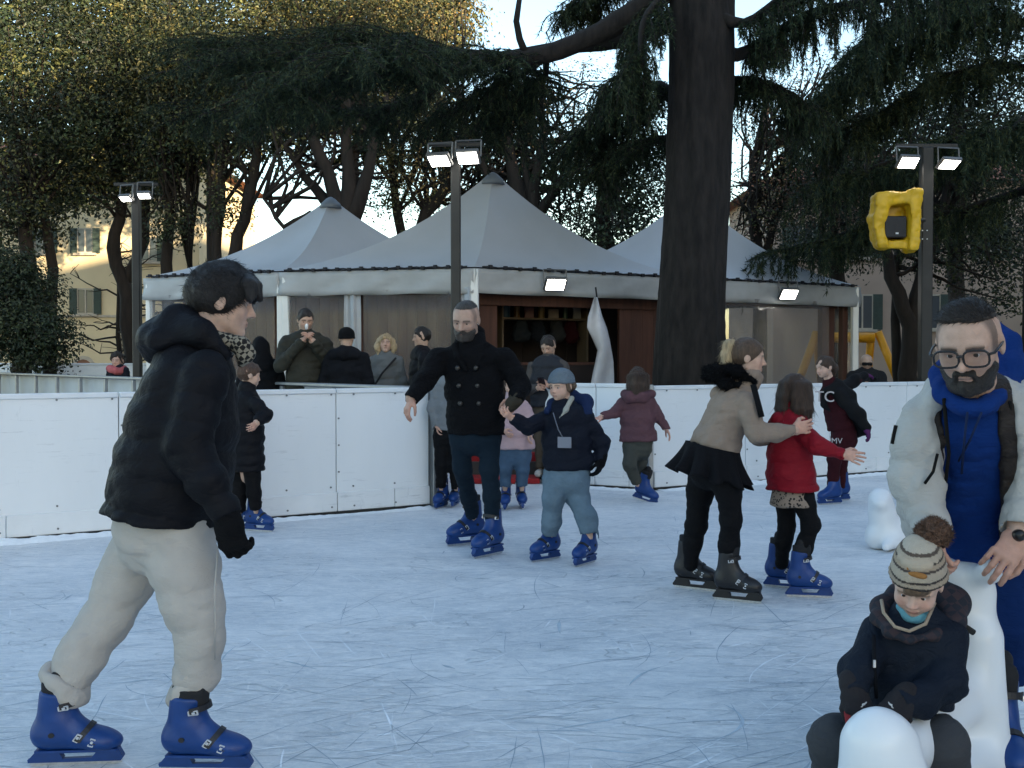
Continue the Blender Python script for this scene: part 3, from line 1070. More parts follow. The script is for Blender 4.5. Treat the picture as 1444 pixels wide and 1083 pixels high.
# ------------------------------------------------------------------ rink barriers
board_m = mat('barrier_board', (0.70, 0.725, 0.745), 0.36, var=0.045, vscale=2.2, bump=0.05, bscale=30, spec=0.45, stretch=(1, 1, 0.35))
kick_m = mat('barrier_kick', (0.68, 0.70, 0.715), 0.4, var=0.07, vscale=3.5, spec=0.45)
def scuffed(m, dark=(0.20, 0.22, 0.25), amount=0.55, lo=0.60):
    """Skate and boot scuffs: short smears, thicker toward nothing in particular, over the painted board."""
    N, L = m.node_tree.nodes, m.node_tree.links
    p = N['Principled BSDF']
    src = p.inputs['Base Color'].links[0].from_socket
    tc = N.new('ShaderNodeTexCoord')
    def nz(sc, rot, th0, th1, scale):
        mp = N.new('ShaderNodeMapping'); mp.inputs['Scale'].default_value = sc; mp.inputs['Rotation'].default_value = rot
        L.new(tc.outputs['Object'], mp.inputs[0])
        n = N.new('ShaderNodeTexNoise'); n.inputs['Scale'].default_value = scale; n.inputs['Detail'].default_value = 6; n.inputs['Roughness'].default_value = 0.7
        L.new(mp.outputs[0], n.inputs['Vector'])
        r = N.new('ShaderNodeMapRange'); r.inputs[1].default_value = th0; r.inputs[2].default_value = th1
        L.new(n.outputs[0], r.inputs[0])
        return r.outputs[0]
    a = nz((1.2, 1.2, 14), (0.0, 0.25, 0), lo, lo + 0.10, 2.6)
    b = nz((5, 5, 1.4), (0.0, 0.2, 0), lo + 0.03, lo + 0.13, 2.2)
    g = nz((1, 1, 1), (0, 0, 0), 0.45, 0.62, 1.3)
    mx = N.new('ShaderNodeMath'); mx.operation = 'MAXIMUM'; L.new(a, mx.inputs[0]); L.new(b, mx.inputs[1])
    mu = N.new('ShaderNodeMath'); mu.operation = 'MULTIPLY'; L.new(mx.outputs[0], mu.inputs[0]); L.new(g, mu.inputs[1])
    m2 = N.new('ShaderNodeMath'); m2.operation = 'MULTIPLY'; L.new(mu.outputs[0], m2.inputs[0]); m2.inputs[1].default_value = amount
    x = N.new('ShaderNodeMix'); x.data_type = 'RGBA'
    L.new(m2.outputs[0], x.inputs[0]); L.new(src, x.inputs[6]); x.inputs[7].default_value = (*dark, 1)
    L.new(x.outputs[2], p.inputs['Base Color'])
scuffed(board_m, amount=0.40, lo=0.585)
scuffed(kick_m, amount=0.5, lo=0.54)
rail_m = mat('barrier_rail', (0.66, 0.69, 0.72), 0.35, var=0.06, vscale=5)
alu_m = mat('barrier_aluminium', (0.30, 0.31, 0.32), 0.45, metal=0.5, var=0.15, vscale=8)
bolt_m = mat('bolt_head', (0.17, 0.18, 0.19), 0.45, metal=0.5)
rubber_m = mat('black_rubber', (0.018, 0.018, 0.016), 0.85, var=0.3, vscale=7)
BOLT = MB().tube([(0, 0, 0), (0, -0.008, 0)], 0.0085, 7).data('bolt')
BOLT.materials.append(bolt_m)

def barrier(label, A, B, seams, height=1.11, face=1, group='white boards around the ice', back=False, kick=True, z0=0.0, bolts=True, posts_front=False, scratchy=True, pm=None, rm=None):
    """One straight run from A to B; seams are distances along it; the board face looks to the ice."""
    A, B = np.array([*A, 0.0]), np.array([*B, 0.0])
    u = unit(B - A)
    nrm = np.array([u[1], -u[0], 0]) * face            # toward the ice
    root = thing('rink_barrier', label, 'barrier', (A[0], A[1], 0), group)
    Ax = np.array([u, -nrm, [0, 0, 1.0]])
    W = lambda s, o, z: A + u * s + nrm * o + np.array([0, 0, z + z0])
    L = float(np.linalg.norm(B - A))
    S = [0.0] + [x for x in seams if 0 < x < L] + [L]
    kh = 0.20 if kick else 0.03
    ph = kh - 0.012
    for i in range(len(S) - 1):
        a, b = S[i] + 0.004, S[i + 1] - 0.004
        pn = MB().box(W((a + b) / 2, -0.02, (ph + height - 0.02) / 2), (b - a, 0.03, height - 0.02 - ph), Ax, 0.004).build('panel', pm or board_m, root, org=A)
        if kick:
            mid = (a + b) / 2 + 0.1
            for c, d in ((a, mid - 0.003), (mid + 0.003, b)):
                MB().box(W((c + d) / 2, 0.002, 0.028 + (kh - 0.03) / 2), (d - c, 0.034, kh - 0.03), Ax, 0.004).build('kick_plate', kick_m, root, org=A)
        tr = MB().box(W((a + b) / 2, -0.016, height - 0.005), (b - a - 0.002, 0.052, 0.045), Ax, 0.008).build('top_rail', rm or rail_m, root, org=A)
        if bolts:
            s = a + 0.16
            while s < b - 0.05:
                for z, par in ((height - 0.035, tr), (kh + 0.045, pn), (0.07, pn)):
                    o = bpy.data.objects.new('bolt', BOLT)
                    COL.objects.link(o)
                    o.parent = root
                    o.location = W(s, 0.010 if z > 1 else (0.019 if z < 0.1 else -0.004), z) - A
                    o.rotation_euler = (0, 0, math.atan2(nrm[0], -nrm[1]))
                s += 0.42
            for z in (0.38, 0.62, 0.86):
                o = bpy.data.objects.new('bolt', BOLT)
                COL.objects.link(o)
                o.parent = root
                o.location = W(a + 0.018, -0.004, z) - A
                o.rotation_euler = (0, 0, math.atan2(nrm[0], -nrm[1]))
        for s in ((a + b) / 2,) if (b - a) > 1.2 and pm is None else ():
            MB().box(W(s, -0.075, height / 2), (0.04, 0.06, height - 0.06), Ax, 0.004).build('stiffener', alu_m, root, org=A)
    for s in S:
        o = 0.0 if posts_front else -0.07
        MB().box(W(s, -0.072, height / 2 - 0.005), (0.05, 0.07, height - 0.03), Ax, 0.005).build('post', alu_m, root, org=A)
    MB().box(W(L / 2, 0.004, 0.014), (L, 0.06, 0.028), Ax, 0.004).build('rubber_skirting', rubber_m, root, org=A)
    return root

FLa, FLb = np.array([-7.6, 6.18]), np.array([-0.78, 10.70])
d_fl = unit(FLb - FLa); Lfl = float(np.linalg.norm(FLb - FLa))
barrier('long white board wall behind the teenager at left, ending in a grey post', FLa, FLb, [Lfl - 0.95 - 1.9 * k for k in range(5)][::-1])
MB().tube([(FLb[0] + 0.03, FLb[1] + 0.02, 0), (FLb[0] + 0.03, FLb[1] + 0.02, 1.12)], 0.0, 8)
ep = MB().box((FLb[0] + 0.045, FLb[1] + 0.03, 0.56), (0.06, 0.08, 1.12), np.array([[d_fl[0], d_fl[1], 0], [-d_fl[1], d_fl[0], 0], [0, 0, 1]]), 0.006).build('barrier_end_post', alu_m)
tag(ep, 'grey metal post closing the end of the left board wall', 'post')
barrier('short white board return in the shade beside the rink entrance', (-0.70, 10.86), (-0.50, 12.75), [1.0], face=1, bolts=False)
# the angled boards behind, seen from their back with grey posts
SLa, SLb = np.array([-0.92, 10.95]), np.array([-10.4, 22.4])
barrier('grey railed back of the boards running away behind the long wall', SLa, SLb, [2.2 * k for k in range(1, 7)], face=-1, bolts=False, kick=False, pm=mat('barrier_back', (0.40, 0.43, 0.46), 0.5, var=0.1, vscale=3), rm=alu_m)
# aluminium posts and rail on the visible side
u_sl = unit(SLb - SLa)
n_sl = np.array([-u_sl[1], u_sl[0]])
if n_sl[1] > 0: n_sl = -n_sl
root = thing('barrier_support_frame', 'grey metal support rail with upright posts on the receding boards', 'railing', (SLa[0], SLa[1], 0))
Ax = np.array([[u_sl[0], u_sl[1], 0], [n_sl[0], n_sl[1], 0], [0, 0, 1.0]])
Lsl = float(np.linalg.norm(SLb - SLa))
o3 = np.array([SLa[0], SLa[1], 0])
for k in range(14):
    c = SLa + u_sl * (0.3 + 1.1 * k) + n_sl * 0.09
    MB().box((c[0], c[1], 0.55), (0.06, 0.05, 1.08), Ax, 0.005).build('post', alu_m, root, org=o3)
c = SLa + u_sl * Lsl / 2 + n_sl * 0.06
MB().box((c[0], c[1], 1.115), (Lsl, 0.16, 0.03), Ax, 0.006).build('cap_rail', alu_m, root, org=o3)
fa, fb = at(-60, 505, 26.5)[:2], at(215, 505, 25.0)[:2]
barrier('far white board wall in front of the dark laurel bush', fa, fb, [1.4 * k for k in range(1, 5)], height=1.27, bolts=False, kick=False)
barrier('short white board run right of the entrance, behind the girl in mauve', (0.36, 12.60), (1.43, 12.02), [0.62], group='white boards around the ice', bolts=False)
barrier('white board wall at right, behind the woman in beige and the girl in maroon', (1.50, 12.04), (8.2, 16.05), [1.30, 2.62, 3.95, 5.3, 6.6], height=1.09)
mb = MB().box((1.465, 12.0, 0.56), (0.05, 0.06, 1.12), None, 0.005)
tag(mb.build('barrier_corner_post', alu_m), 'grey corner post where the right-hand boards change direction', 'post')
snow_m = mat('snow', (0.88, 0.90, 0.92), 0.8, var=0.08, vscale=20, bump=0.6, bscale=90)
def shavings(A, B, seed):
    """Scraped snow gathered at the foot of the boards."""
    r = random.Random(seed)
    A, B = np.array(A), np.array(B)
    u = unit(B - A); nrm = np.array([u[1], -u[0]])
    L = float(np.linalg.norm(B - A)); n = int(L / 0.05)
    G = np.zeros((5, n, 3))
    for j in range(n):
        p = A + u * (j + 0.5) * L / n
        a = 0.5 + 0.5 * math.sin(j * 0.11 + seed) * math.sin(j * 0.037 + 2 * seed)
        for k, (o, z) in enumerate(((0.020, 0.030), (0.045, 0.034), (0.075, 0.022), (0.12, 0.010), (0.17, -0.002))):
            w = o + r.uniform(-0.012, 0.012) + 0.05 * a * (k > 1)
            G[k, j] = (*(p + nrm * w), max(-0.002, z * (0.15 + 0.85 * a) * r.uniform(0.5, 1.2)) if k < 4 else -0.002)
    o = MB().grid(G).build('snow_shavings', snow_m, ice, True)
    o['kind'] = 'stuff'
shavings(FLa, FLb, 1)
shavings((1.50, 12.04), (8.2, 16.05), 2)
shavings((0.36, 12.60), (1.43, 12.02), 3)
red_m = mat('red_carpet', (0.30, 0.018, 0.02), 0.95, var=0.25, vscale=20, bump=0.5, bscale=300)
tag(MB().box((-0.10, 12.85, 0.03), (0.82, 0.46, 0.06), None, 0.01).build('entrance_mat', red_m), 'red mat on the floor of the rink entrance', 'mat')
tag(MB().box((-0.05, 13.28, 0.15), (0.9, 0.16, 0.30), None, 0.02).build('entrance_step', red_m), 'red carpeted step up to the platform behind the entrance', 'step')

# ------------------------------------------------------------------ pagoda tents
pvc_m = mat('tent_fabric', (0.42, 0.44, 0.465), 0.42, var=0.06, vscale=1.6, bump=0.10, bscale=7, spec=0.4)
val_m = mat('tent_valance', (0.38, 0.39, 0.395), 0.45, var=0.12, vscale=3.0, bump=0.25, bscale=9, spec=0.4)
pole_m = mat('tent_pole', (0.62, 0.64, 0.66), 0.35, var=0.06, metal=0.2)
cap_m = mat('tent_cap', (0.16, 0.18, 0.20), 0.5, var=0.2)
rope_m = mat('black_rope', (0.02, 0.02, 0.025), 0.8)
clear_m = mat('clear_sheet', (0.24, 0.22, 0.21), 0.12, var=0.15, vscale=2, bump=0.15, bscale=6, alpha=0.22, spec=0.5)
wood_m = mat('stall_wood', (0.075, 0.030, 0.019), 0.6, var=0.30, vscale=3, bump=0.2, bscale=30, stretch=(6, 6, 0.6))
wood_d = mat('stall_wood_dark', (0.095, 0.038, 0.025), 0.6, var=0.30, vscale=3, bump=0.2, bscale=30, stretch=(6, 6, 0.6))
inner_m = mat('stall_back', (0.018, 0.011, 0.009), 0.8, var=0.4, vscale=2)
ZE, ZV = 2.60, 2.28
def tent(label, C, apex, ze=ZE, faces=(0, 1)):
    """C: four eave corners in order; the first is the one nearest the camera."""
    C = [np.array([*c, 0.0]) for c in C]
    ctr = sum(C) / 4
    root = thing('pagoda_tent', label, 'tent', (ctr[0], ctr[1], 0.2), 'white peaked tents behind the rink')
    org = np.array([ctr[0], ctr[1], 0.2])
    mb = MB()
    na, nt = 20, 22
    for i in range(4):
        a, b = C[i], C[(i + 1) % 4]
        G = np.zeros((nt, na, 3))
        for t in range(nt):
            tt = t / (nt - 1)
            z = ze + (apex - ze) * (0.42 * tt + 0.58 * tt ** 2.3)
            for j in range(na):
                s = j / (na - 1)
                e = a + (b - a) * s
                p = e + (ctr - e) * tt * 0.955
                sag = math.sin(math.pi * s) * (1 - tt) * tt * 0.28
                p = p + np.array([0, 0, z - sag])
                G[t, j] = p
        mb.grid(G)
    mb.build('canopy', pvc_m, root, True, org)
    cp = MB()
    cp.tube([ctr + np.array([0, 0, apex - 0.075]), ctr + np.array([0, 0, apex - 0.005]), ctr + np.array([0, 0, apex + 0.07]), ctr + np.array([0, 0, apex + 0.10])], [0.17, 0.15, 0.07, 0.02], 14)
    cp.build('peak_cap', cap_m, root, True, org)
    for i in range(4):
        a, b = C[i], C[(i + 1) % 4]
        d = unit(b - a)
        nr = np.array([d[1], -d[0], 0])
        if np.dot(nr, ctr - a) > 0: nr = -nr
        L = float(np.linalg.norm(b - a))
        n = 40
        G = np.zeros((6, n, 3))
        for r in range(6):
            for j in range(n):
                s = j / (n - 1)
                w = 0.022 * math.sin(s * 17 + r * 1.1 + i) * (r / 5) + 0.012 * math.sin(s * 41 + r * 2.0) * math.sin(r / 5 * 3.1)
                G[r, j] = a + (b - a) * s + nr * (0.02 + w) + np.array([0, 0, ze - 0.02 - (ze - ZV) * r / 5 - 0.012 * abs(math.sin(s * 9)) * (r == 5)])
        v = MB().grid(G).build('valance', val_m, root, True, org)
        md = v.modifiers.new('thickness', 'SOLIDIFY'); md.thickness = 0.006
        r = MB()
        pts = [a + (b - a) * (0.03 + 0.94 * j / 30) + nr * 0.035 + np.array([0, 0, ze + 0.004 + 0.008 * math.sin(j * 2.1)]) for j in range(31)]
        r.tube(pts, 0.012, 6)
        for j in range(1, 30, 2):
            p = pts[j]
            r.box(p + nr * 0.008, (0.05, 0.035, 0.045), np.array([d, nr, [0, 0, 1]]))
        r.build('lacing', rope_m, root, False, org)
    for c in C:
        q = c + (ctr - c) * 0.03
        MB().box((q[0], q[1], 0.2 + (ze - 0.22) / 2), (0.11, 0.11, ze - 0.22), None, 0.012).build('pole', pole_m, root, False, org)
    return root, C, ctr, org

F0, L1, L2, R1, R2 = (-0.50, 15.0), (-3.20, 15.7), (-5.45, 16.9), (2.65, 17.0), (5.80, 19.0)
B0 = (L1[0] + R1[0] - F0[0], L1[1] + R1[1] - F0[1])
tM = tent('middle white pagoda tent with the tallest peak, behind the man in the peacoat', [F0, R1, B0, L1], 3.96)
dl = (B0[0] - L1[0], B0[1] - L1[1])
tL = tent('left white pagoda tent, behind the teenager and the spectators', [L1, B0, (L2[0] + dl[0], L2[1] + dl[1]), L2], 3.74)
dr = (L1[0] - F0[0], L1[1] - F0[1])
tR = tent('right white pagoda tent, its peak hidden behind the cedar trunk', [R1, R2, (R2[0] + dr[0], R2[1] + dr[1]), B0], 3.93)

def sheet(name, a, b, z0, z1, m, root, org, amp=0.02, waves=9, n=40, thick=0.004):
    a, b = np.array([*a, 0.0]), np.array([*b, 0.0])
    d = unit(b - a); nr = np.array([d[1], -d[0], 0])
    G = np.zeros((8, n, 3))
    for r in range(8):
        for j in range(n):
            s = j / (n - 1)
            G[r, j] = a + (b - a) * s + nr * amp * (math.sin(s * waves * 6.28 + 0.5 * r) + 0.4 * math.sin(s * waves * 17 + r)) + np.array([0, 0, z1 + (z0 - z1) * r / 7])
    o = MB().grid(G).build(name, m, root, True, org)
    md = o.modifiers.new('thickness', 'SOLIDIFY'); md.thickness = thick
    return o
lerp = lambda a, b, t: (a[0] + (b[0] - a[0]) * t, a[1] + (b[1] - a[1]) * t)
# clear window walls, tied white curtain, inner wooden walls
sheet('clear_wall', lerp(F0, L1, 0.06), lerp(F0, L1, 0.56), 0.22, ZV + 0.04, clear_m, tM[0], tM[3], 0.012, 5)
sheet('clear_wall', lerp(F0, L1, 0.66), lerp(F0, L1, 0.97), 0.22, ZV + 0.04, clear_m, tM[0], tM[3], 0.012, 3)
sheet('tied_curtain', lerp(F0, L1, 0.575), lerp(F0, L1, 0.655), 0.22, ZV + 0.05, pvc_m, tM[0], tM[3], 0.03, 1.6)
sheet('tied_curtain', lerp(F0, L1, -0.02), lerp(F0, L1, 0.085), 0.22, ZV + 0.05, pvc_m, tM[0], tM[3], 0.03, 1.6)
sheet('clear_wall', lerp(L1, L2, 0.04), lerp(L1, L2, 0.97), 0.22, ZV + 0.04, clear_m, tL[0], tL[3], 0.012, 7)
sheet('clear_wall', lerp(R1, R2, 0.10), lerp(R1, R2, 0.80), 0.22, ZV + 0.04, clear_m, tR[0], tR[3], 0.012, 6)
sheet('clear_wall', lerp(R2, (R2[0] + dr[0], R2[1] + dr[1]), 0.02), lerp(R2, (R2[0] + dr[0], R2[1] + dr[1]), 0.98), 0.22, ZV + 0.04, clear_m, tR[0], tR[3], 0.012, 6)

def planks(root, org, a, b, z0, z1, m, n, th=0.03, name='plank'):
    a, b = np.array([*a, 0.0]), np.array([*b, 0.0])
    d = unit(b - a); nr = np.array([d[1], -d[0], 0]); L = np.linalg.norm(b - a)
    w = L / n
    for i in range(n):
        c = a + d * (i + 0.5) * w + nr * random.uniform(-0.003, 0.003)
        MB().box((c[0], c[1], (z0 + z1) / 2), (w - 0.003, th, z1 - z0), np.array([d, nr, [0, 0, 1]]), 0.004).build(name, m, root, org=org)

# wooden stall inside the tents
ks = thing('wooden_stall', 'brown wooden stall under the middle tent, open front with shelf of goods', 'stall', (0.4, 17.0, 0.2))
ko = np.array([0.4, 17.0, 0.2])
inw = lambda p, q, t, dpt: np.array(lerp(p, q, t)) + np.array([-0.545, 0.84]) * dpt
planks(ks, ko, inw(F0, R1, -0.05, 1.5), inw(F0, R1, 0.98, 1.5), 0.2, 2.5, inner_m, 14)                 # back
planks(ks, ko, lerp(F0, L1, 0.03) + np.array([0.25, 0.7]), lerp(F0, L1, 0.98) + np.array([0.25, 0.7]), 0.2, 2.45, wood_d, 18)      # seen through the clear walls
planks(ks, ko, np.array(lerp(L1, L2, -0.02)) + np.array([0.35, 0.7]), np.array(lerp(L1, L2, 0.99)) + np.array([0.35, 0.7]), 0.2, 2.45, wood_d, 14)
for t0, t1, m in ((0.06, 0.14, wood_m), (0.70, 0.93, wood_m)):
    planks(ks, ko, inw(F0, R1, t0, 0.28), inw(F0, R1, t1, 0.28), 0.2, 2.3, m, max(1, int((t1 - t0) * 18)), 0.05)
a, b = inw(F0, R1, 0.04, 0.25), inw(F0, R1, 0.95, 0.25)
dd = unit(np.array([*(b - a), 0])); nn = np.array([dd[1], -dd[0], 0])
MB().box((*( (a + b) / 2), 2.20), (np.linalg.norm(b - a), 0.06, 0.17), np.array([dd, nn, [0, 0, 1]]), 0.006).build('lintel', wood_m, ks, org=ko)
a, b = inw(F0, R1, 0.16, 0.5), inw(F0, R1, 0.68, 0.5)
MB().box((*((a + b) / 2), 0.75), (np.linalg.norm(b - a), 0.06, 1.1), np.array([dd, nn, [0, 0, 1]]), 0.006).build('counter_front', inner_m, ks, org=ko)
MB().box((*((a + b) / 2 + np.array([-0.1, 0.15])), 1.32), (np.linalg.norm(b - a) + 0.1, 0.42, 0.04), np.array([dd, nn, [0, 0, 1]]), 0.006).build('counter_top', wood_m, ks, org=ko)
shelf_m = mat('pale_shelf', (0.11, 0.075, 0.042), 0.6, var=0.2)
a, b = inw(F0, R1, 0.26, 0.95), inw(F0, R1, 0.66, 0.95)
for z in (1.97,):
    MB().box((*((a + b) / 2), z), (np.linalg.norm(b - a), 0.26, 0.028), np.array([dd, nn, [0, 0, 1]]), 0.004).build('shelf', shelf_m, ks, org=ko)
for e in (a, b):
    MB().box((e[0], e[1], 1.7), (0.03, 0.26, 0.9), np.array([dd, nn, [0, 0, 1]]), 0.004).build('shelf_side', shelf_m, ks, org=ko)
goods = [((0.02, 0.10, 0.16), 'dark blue round tin', 0.085, 0.20), ((0.35, 0.16, 0.02), 'amber bottle', 0.045, 0.26), ((0.24, 0.03, 0.02), 'red box', 0.07, 0.16),
         ((0.42, 0.26, 0.06), 'honey-coloured jar', 0.05, 0.18), ((0.30, 0.20, 0.12), 'brown paper parcel', 0.08, 0.14), ((0.05, 0.14, 0.06), 'green bottle', 0.04, 0.28),
         ((0.40, 0.36, 0.30), 'pale carton', 0.06, 0.19)]
for i, (c, nm, r, h) in enumerate(goods):
    p = a + (b - a) * (0.07 + 0.143 * i)
    z = 1.985
    o = MB()
    m = mat('goods_%d' % i, tuple(0.28 * x for x in c), 0.5, var=0.2)
    if 'bottle' in nm:
        o.tube([(0, 0, 0), (0, 0, h * 0.6), (0, 0, h * 0.74), (0, 0, h)], [r, r, r * 0.4, r * 0.36], 10)
    elif 'box' in nm or 'carton' in nm or 'parcel' in nm:
        o.box((0, 0, h / 2), (r * 2, r * 1.5, h), None, 0.006)
    else:
        o.tube([(0, 0, 0), (0, 0, h * 0.8), (0, 0, h * 0.82), (0, 0, h)], [r, r, r * 0.9, r * 0.9], 12)
    ob = o.build(nm.split()[-1], m, None, loc=(p[0], p[1], z))
    tag(ob, nm + ' on the pale shelf inside the wooden stall', nm.split()[-1], 'goods on the stall shelf')
for i, (t, c) in enumerate(((0.36, (0.10, 0.12, 0.13)), (0.44, (0.06, 0.07, 0.09)), (0.53, (0.16, 0.16, 0.15)), (0.60, (0.22, 0.02, 0.03)))):
    p = inw(F0, R1, t, 0.93)
    q = Solid(0.02, 0.03)
    q.ell((0, 0, -0.12), (0.10, 0.06, 0.13)); q.ell((0, 0, -0.24), (0.13, 0.07, 0.10)); q.noise(0.012, 40, i % 4)
    V, Fq = q.mesh()
    ob = link('hanging_bag', mesh_np('hanging_bag', V, Fq), fabric('bag%d' % i, tuple(0.10 * x for x in c)), None, (p[0], p[1], 1.96))
    tag(ob, ('grey', 'dark navy', 'pale grey', 'red')[i] + ' cloth bag hanging under the shelf inside the wooden stall', 'bag', 'bags hanging in the stall')
# right tent: wooden posts inside
kr = thing('wooden_partition', 'reddish wooden posts standing inside the right tent', 'partition', (4.2, 18.3, 0.2))
for t, w in ((0.20, 0.20), (0.84, 0.30), (0.95, 0.12)):
    p = np.array(lerp(R1, R2, t)) + np.array([-0.1, 0.16])
    MB().box((p[0], p[1], 1.25), (w, 0.10, 2.1), np.array([dd, nn, [0, 0, 1]]), 0.006).build('post', wood_m, kr, org=np.array([4.2, 18.3, 0.2]))
p = np.array(lerp(R1, R2, 0.55)) + np.array([-0.1, 0.16])
MB().box((p[0], p[1], 2.27), (2.6, 0.10, 0.12), np.array([dd, nn, [0, 0, 1]]), 0.006).build('beam', wood_m, kr, org=np.array([4.2, 18.3, 0.2]))

# twisted white banner in front of the stall
ban = thing('cloth_banner', 'white cloth banner hanging twisted from the eave in front of the stall', 'banner', tuple(at(850, 545, 15.85)))
bo = np.array(ban.location)
rows = [(838, 842, 419), (834, 845, 432), (829, 849, 447), (828, 855, 462), (836, 859, 478), (843, 862, 494), (840, 865, 510), (836, 866, 528), (832, 866, 548)]
G = np.zeros((33, 9, 3))
for r in range(33):
    f = r / 32 * 8; i = min(int(f), 7); f -= i
    u0, u1, v = [rows[i][k] + (rows[i + 1][k] - rows[i][k]) * f for k in range(3)]
    for j in range(9):
        s = j / 8
        G[r, j] = at(u0 + (u1 - u0) * s, v, 15.85 + 0.07 * math.sin(s * 5 + r * 0.13) + 0.05 * math.cos(r * 0.2))
o = MB().grid(G).build('cloth', mat('white_cloth', (0.60, 0.60, 0.64), 0.75, var=0.08, vscale=8, bump=0.2, bscale=90), ban, True, bo)
o.modifiers.new('thickness', 'SOLIDIFY').thickness = 0.008
MB().tube([at(840, 405, 15.87), at(843, 430, 15.87)], 0.012, 8).build('hook_strap', rope_m, ban, False, bo)

# ------------------------------------------------------------------ flood lights
lampm = mat('floodlight_glass', (0.9, 0.9, 0.9), 0.3, emit=(1.0, 0.95, 0.86), estr=7.0)
lamp_body = mat('floodlight_body', (0.14, 0.14, 0.14), 0.45, metal=0.4, var=0.2)
post_m = mat('lamp_post', (0.020, 0.019, 0.018), 0.5, var=0.3, vscale=5, bump=0.1, bscale=40)
def flood(root, org, c, yaw, tilt, w=0.28, d=0.21):
    """Square flat lamp facing down and outwards, hung in a U bracket."""
    A = frame(yaw, tilt)                      # forward = the way the glass looks
    c = np.asarray(c, float)
    ax = np.array([A[0], A[2], A[1]])
    b = MB().box(c, (w, d, 0.05), ax, 0.01).build('lamp_housing', lamp_body, root, org=org)
    MB().box(c + A[1] * 0.027, (w - 0.05, d - 0.05, 0.006), ax).build('lamp_glass', lampm, root, org=org)
    br = MB()
    up = c - A[1] * 0.03 + np.array([0, 0, 0.17])
    for s in (-1, 1):
        br.tube([c + A[0] * s * (w / 2 + 0.012), up + A[0] * s * (w / 2 + 0.012)], 0.010, 6)
    br.tube([up - A[0] * (w / 2 + 0.012), up + A[0] * (w / 2 + 0.012)], 0.010, 6)
    br.build('bracket', lamp_body, root, False, org)

def lamp_post(label, u, Y, vtop, wid, heads, z0=0.2):
    p = at(u, HOR, Y)
    top = at(u, vtop, Y)[2]
    org = np.array([p[0], p[1], z0])
    root = thing('floodlight_post', label, 'lamp post', tuple(org), 'floodlight posts around the rink')
    MB().box((p[0], p[1], (top + z0) / 2), (wid, wid, top - z0), None, 0.012).build('post', post_m, root, org=org)
    MB().box((p[0], p[1], top + 0.02), (wid * 5.5, 0.05, 0.05), None, 0.005).build('cross_arm', post_m, root, org=org)
    for uu, vv, yaw, tilt in heads:
        flood(root, org, at(uu, vv, Y - 0.12), yaw, tilt, 0.28 if Y < 16 else 0.22, 0.21 if Y < 16 else 0.14)
    return root, org
lamp_post('dark floodlight post with two lit lamps, rising behind the man in the peacoat', 643, 13.4, 206, 0.115, [(620, 225, -20, 55), (660, 221, -12, 48)])
lpR = lamp_post('dark floodlight post with two lit lamps at right, carrying the yellow cover', 1304, 14.75, 208, 0.145, [(1280, 228, 12, 48), (1338, 230, 14, 60)], z0=0.0)
lamp_post('dark floodlight post with two small lit lamps at far left, before the house', 194, 17.2, 262, 0.12, [(178, 279, -24, 55), (204, 275, -8, 50)])
for k in range(4):
    p = at(1304, 325 + 12 * (k // 2), 14.65) + np.array([(-0.03 if k % 2 else 0.03), 0, 0])
    MB().box(p, (0.012, 0.02, 0.012)).build('bolt', pole_m, lpR[0], org=lpR[1])
for lab, u, v, t, qa, qb in (('lit floodlight on the eave of the middle tent, right of its corner', 783, 400, 0.40, F0, R1), ('lit floodlight on the eave of the right tent, right of the cedar trunk', 1112, 414, 0.55, R1, R2)):
    # stand it just in front of the valance
    a, b = np.array(qa), np.array(qb)
    k = (u - CU) / FPX
    t = (k * a[1] - a[0]) / ((b[0] - a[0]) - k * (b[1] - a[1]))
    Yl = a[1] + (b[1] - a[1]) * t - 0.22
    p = at(u, v, Yl)
    root = thing('eave_floodlight', lab, 'floodlight', tuple(p), 'floodlights fixed to the tent eaves')
    flood(root, p, p, 15, 42, 0.30, 0.22)
    MB().tube([p + np.array([0, 0, 0.17]), p + np.array([-0.05, 0.30, 0.22])], 0.014, 6).build('arm', lamp_body, root, False, p)

# speaker wrapped in a yellow waterproof, fixed to the right-hand post
yel = mat('yellow_waterproof', (0.62, 0.36, 0.012), 0.42, var=0.18, vscale=9, bump=0.35, bscale=22)
Yc = 14.55
c = at(1262, 310, Yc)
root = thing('yellow_cover', 'yellow waterproof cover draped round a black loudspeaker on the right-hand post', 'cover', tuple(c))
q = Solid(0.016, 0.05)
g = lambda u, v, dy=0: at(u, v, Yc + dy)
q.box(g(1262, 281), (0.25, 0.13, 0.055), frame(0, 0, -5)[[0, 1, 2]], 0.03)
q.box(g(1286, 312, -0.03), (0.035, 0.13, 0.36), frame(0, 0, 3), 0.03)
q.box(g(1239, 300, -0.02), (0.055, 0.11, 0.08), frame(0, 0, 12), 0.03)
q.box(g(1238, 326, -0.02), (0.035, 0.10, 0.17), frame(0, 0, -6), 0.03)
q.box(g(1255, 345, -0.01), (0.15, 0.08, 0.03), None, 0.02)
q.box(g(1262, 315, 0.13), (0.24, 0.02, 0.30), None, 0.02)
q.noise(0.016, 22, 3); q.noise(0.008, 55, 1)
solid_obj('waterproof', q, yel, root, c)
sp = MB().box(g(1259, 321, -0.03), (0.28, 0.22, 0.27), None, 0.012).build('loudspeaker', mat('speaker_black', (0.010, 0.010, 0.012), 0.5, var=0.3, bump=0.3, bscale=200), root, org=c)
MB().box(g(1265, 329, -0.145), (0.035, 0.01, 0.022)).build('badge', mat('speaker_badge', (0.6, 0.6, 0.6), 0.4), root, org=c)
MB().tube([g(1250, 306, -0.08), g(1252, 285, -0.08)], 0.014, 6).build('bracket', pole_m, root, False, c)
MB().tube([g(1285, 310, 0.0), g(1304, 310, 0.08)], 0.025, 8).build('clamp', post_m, root, False, c)

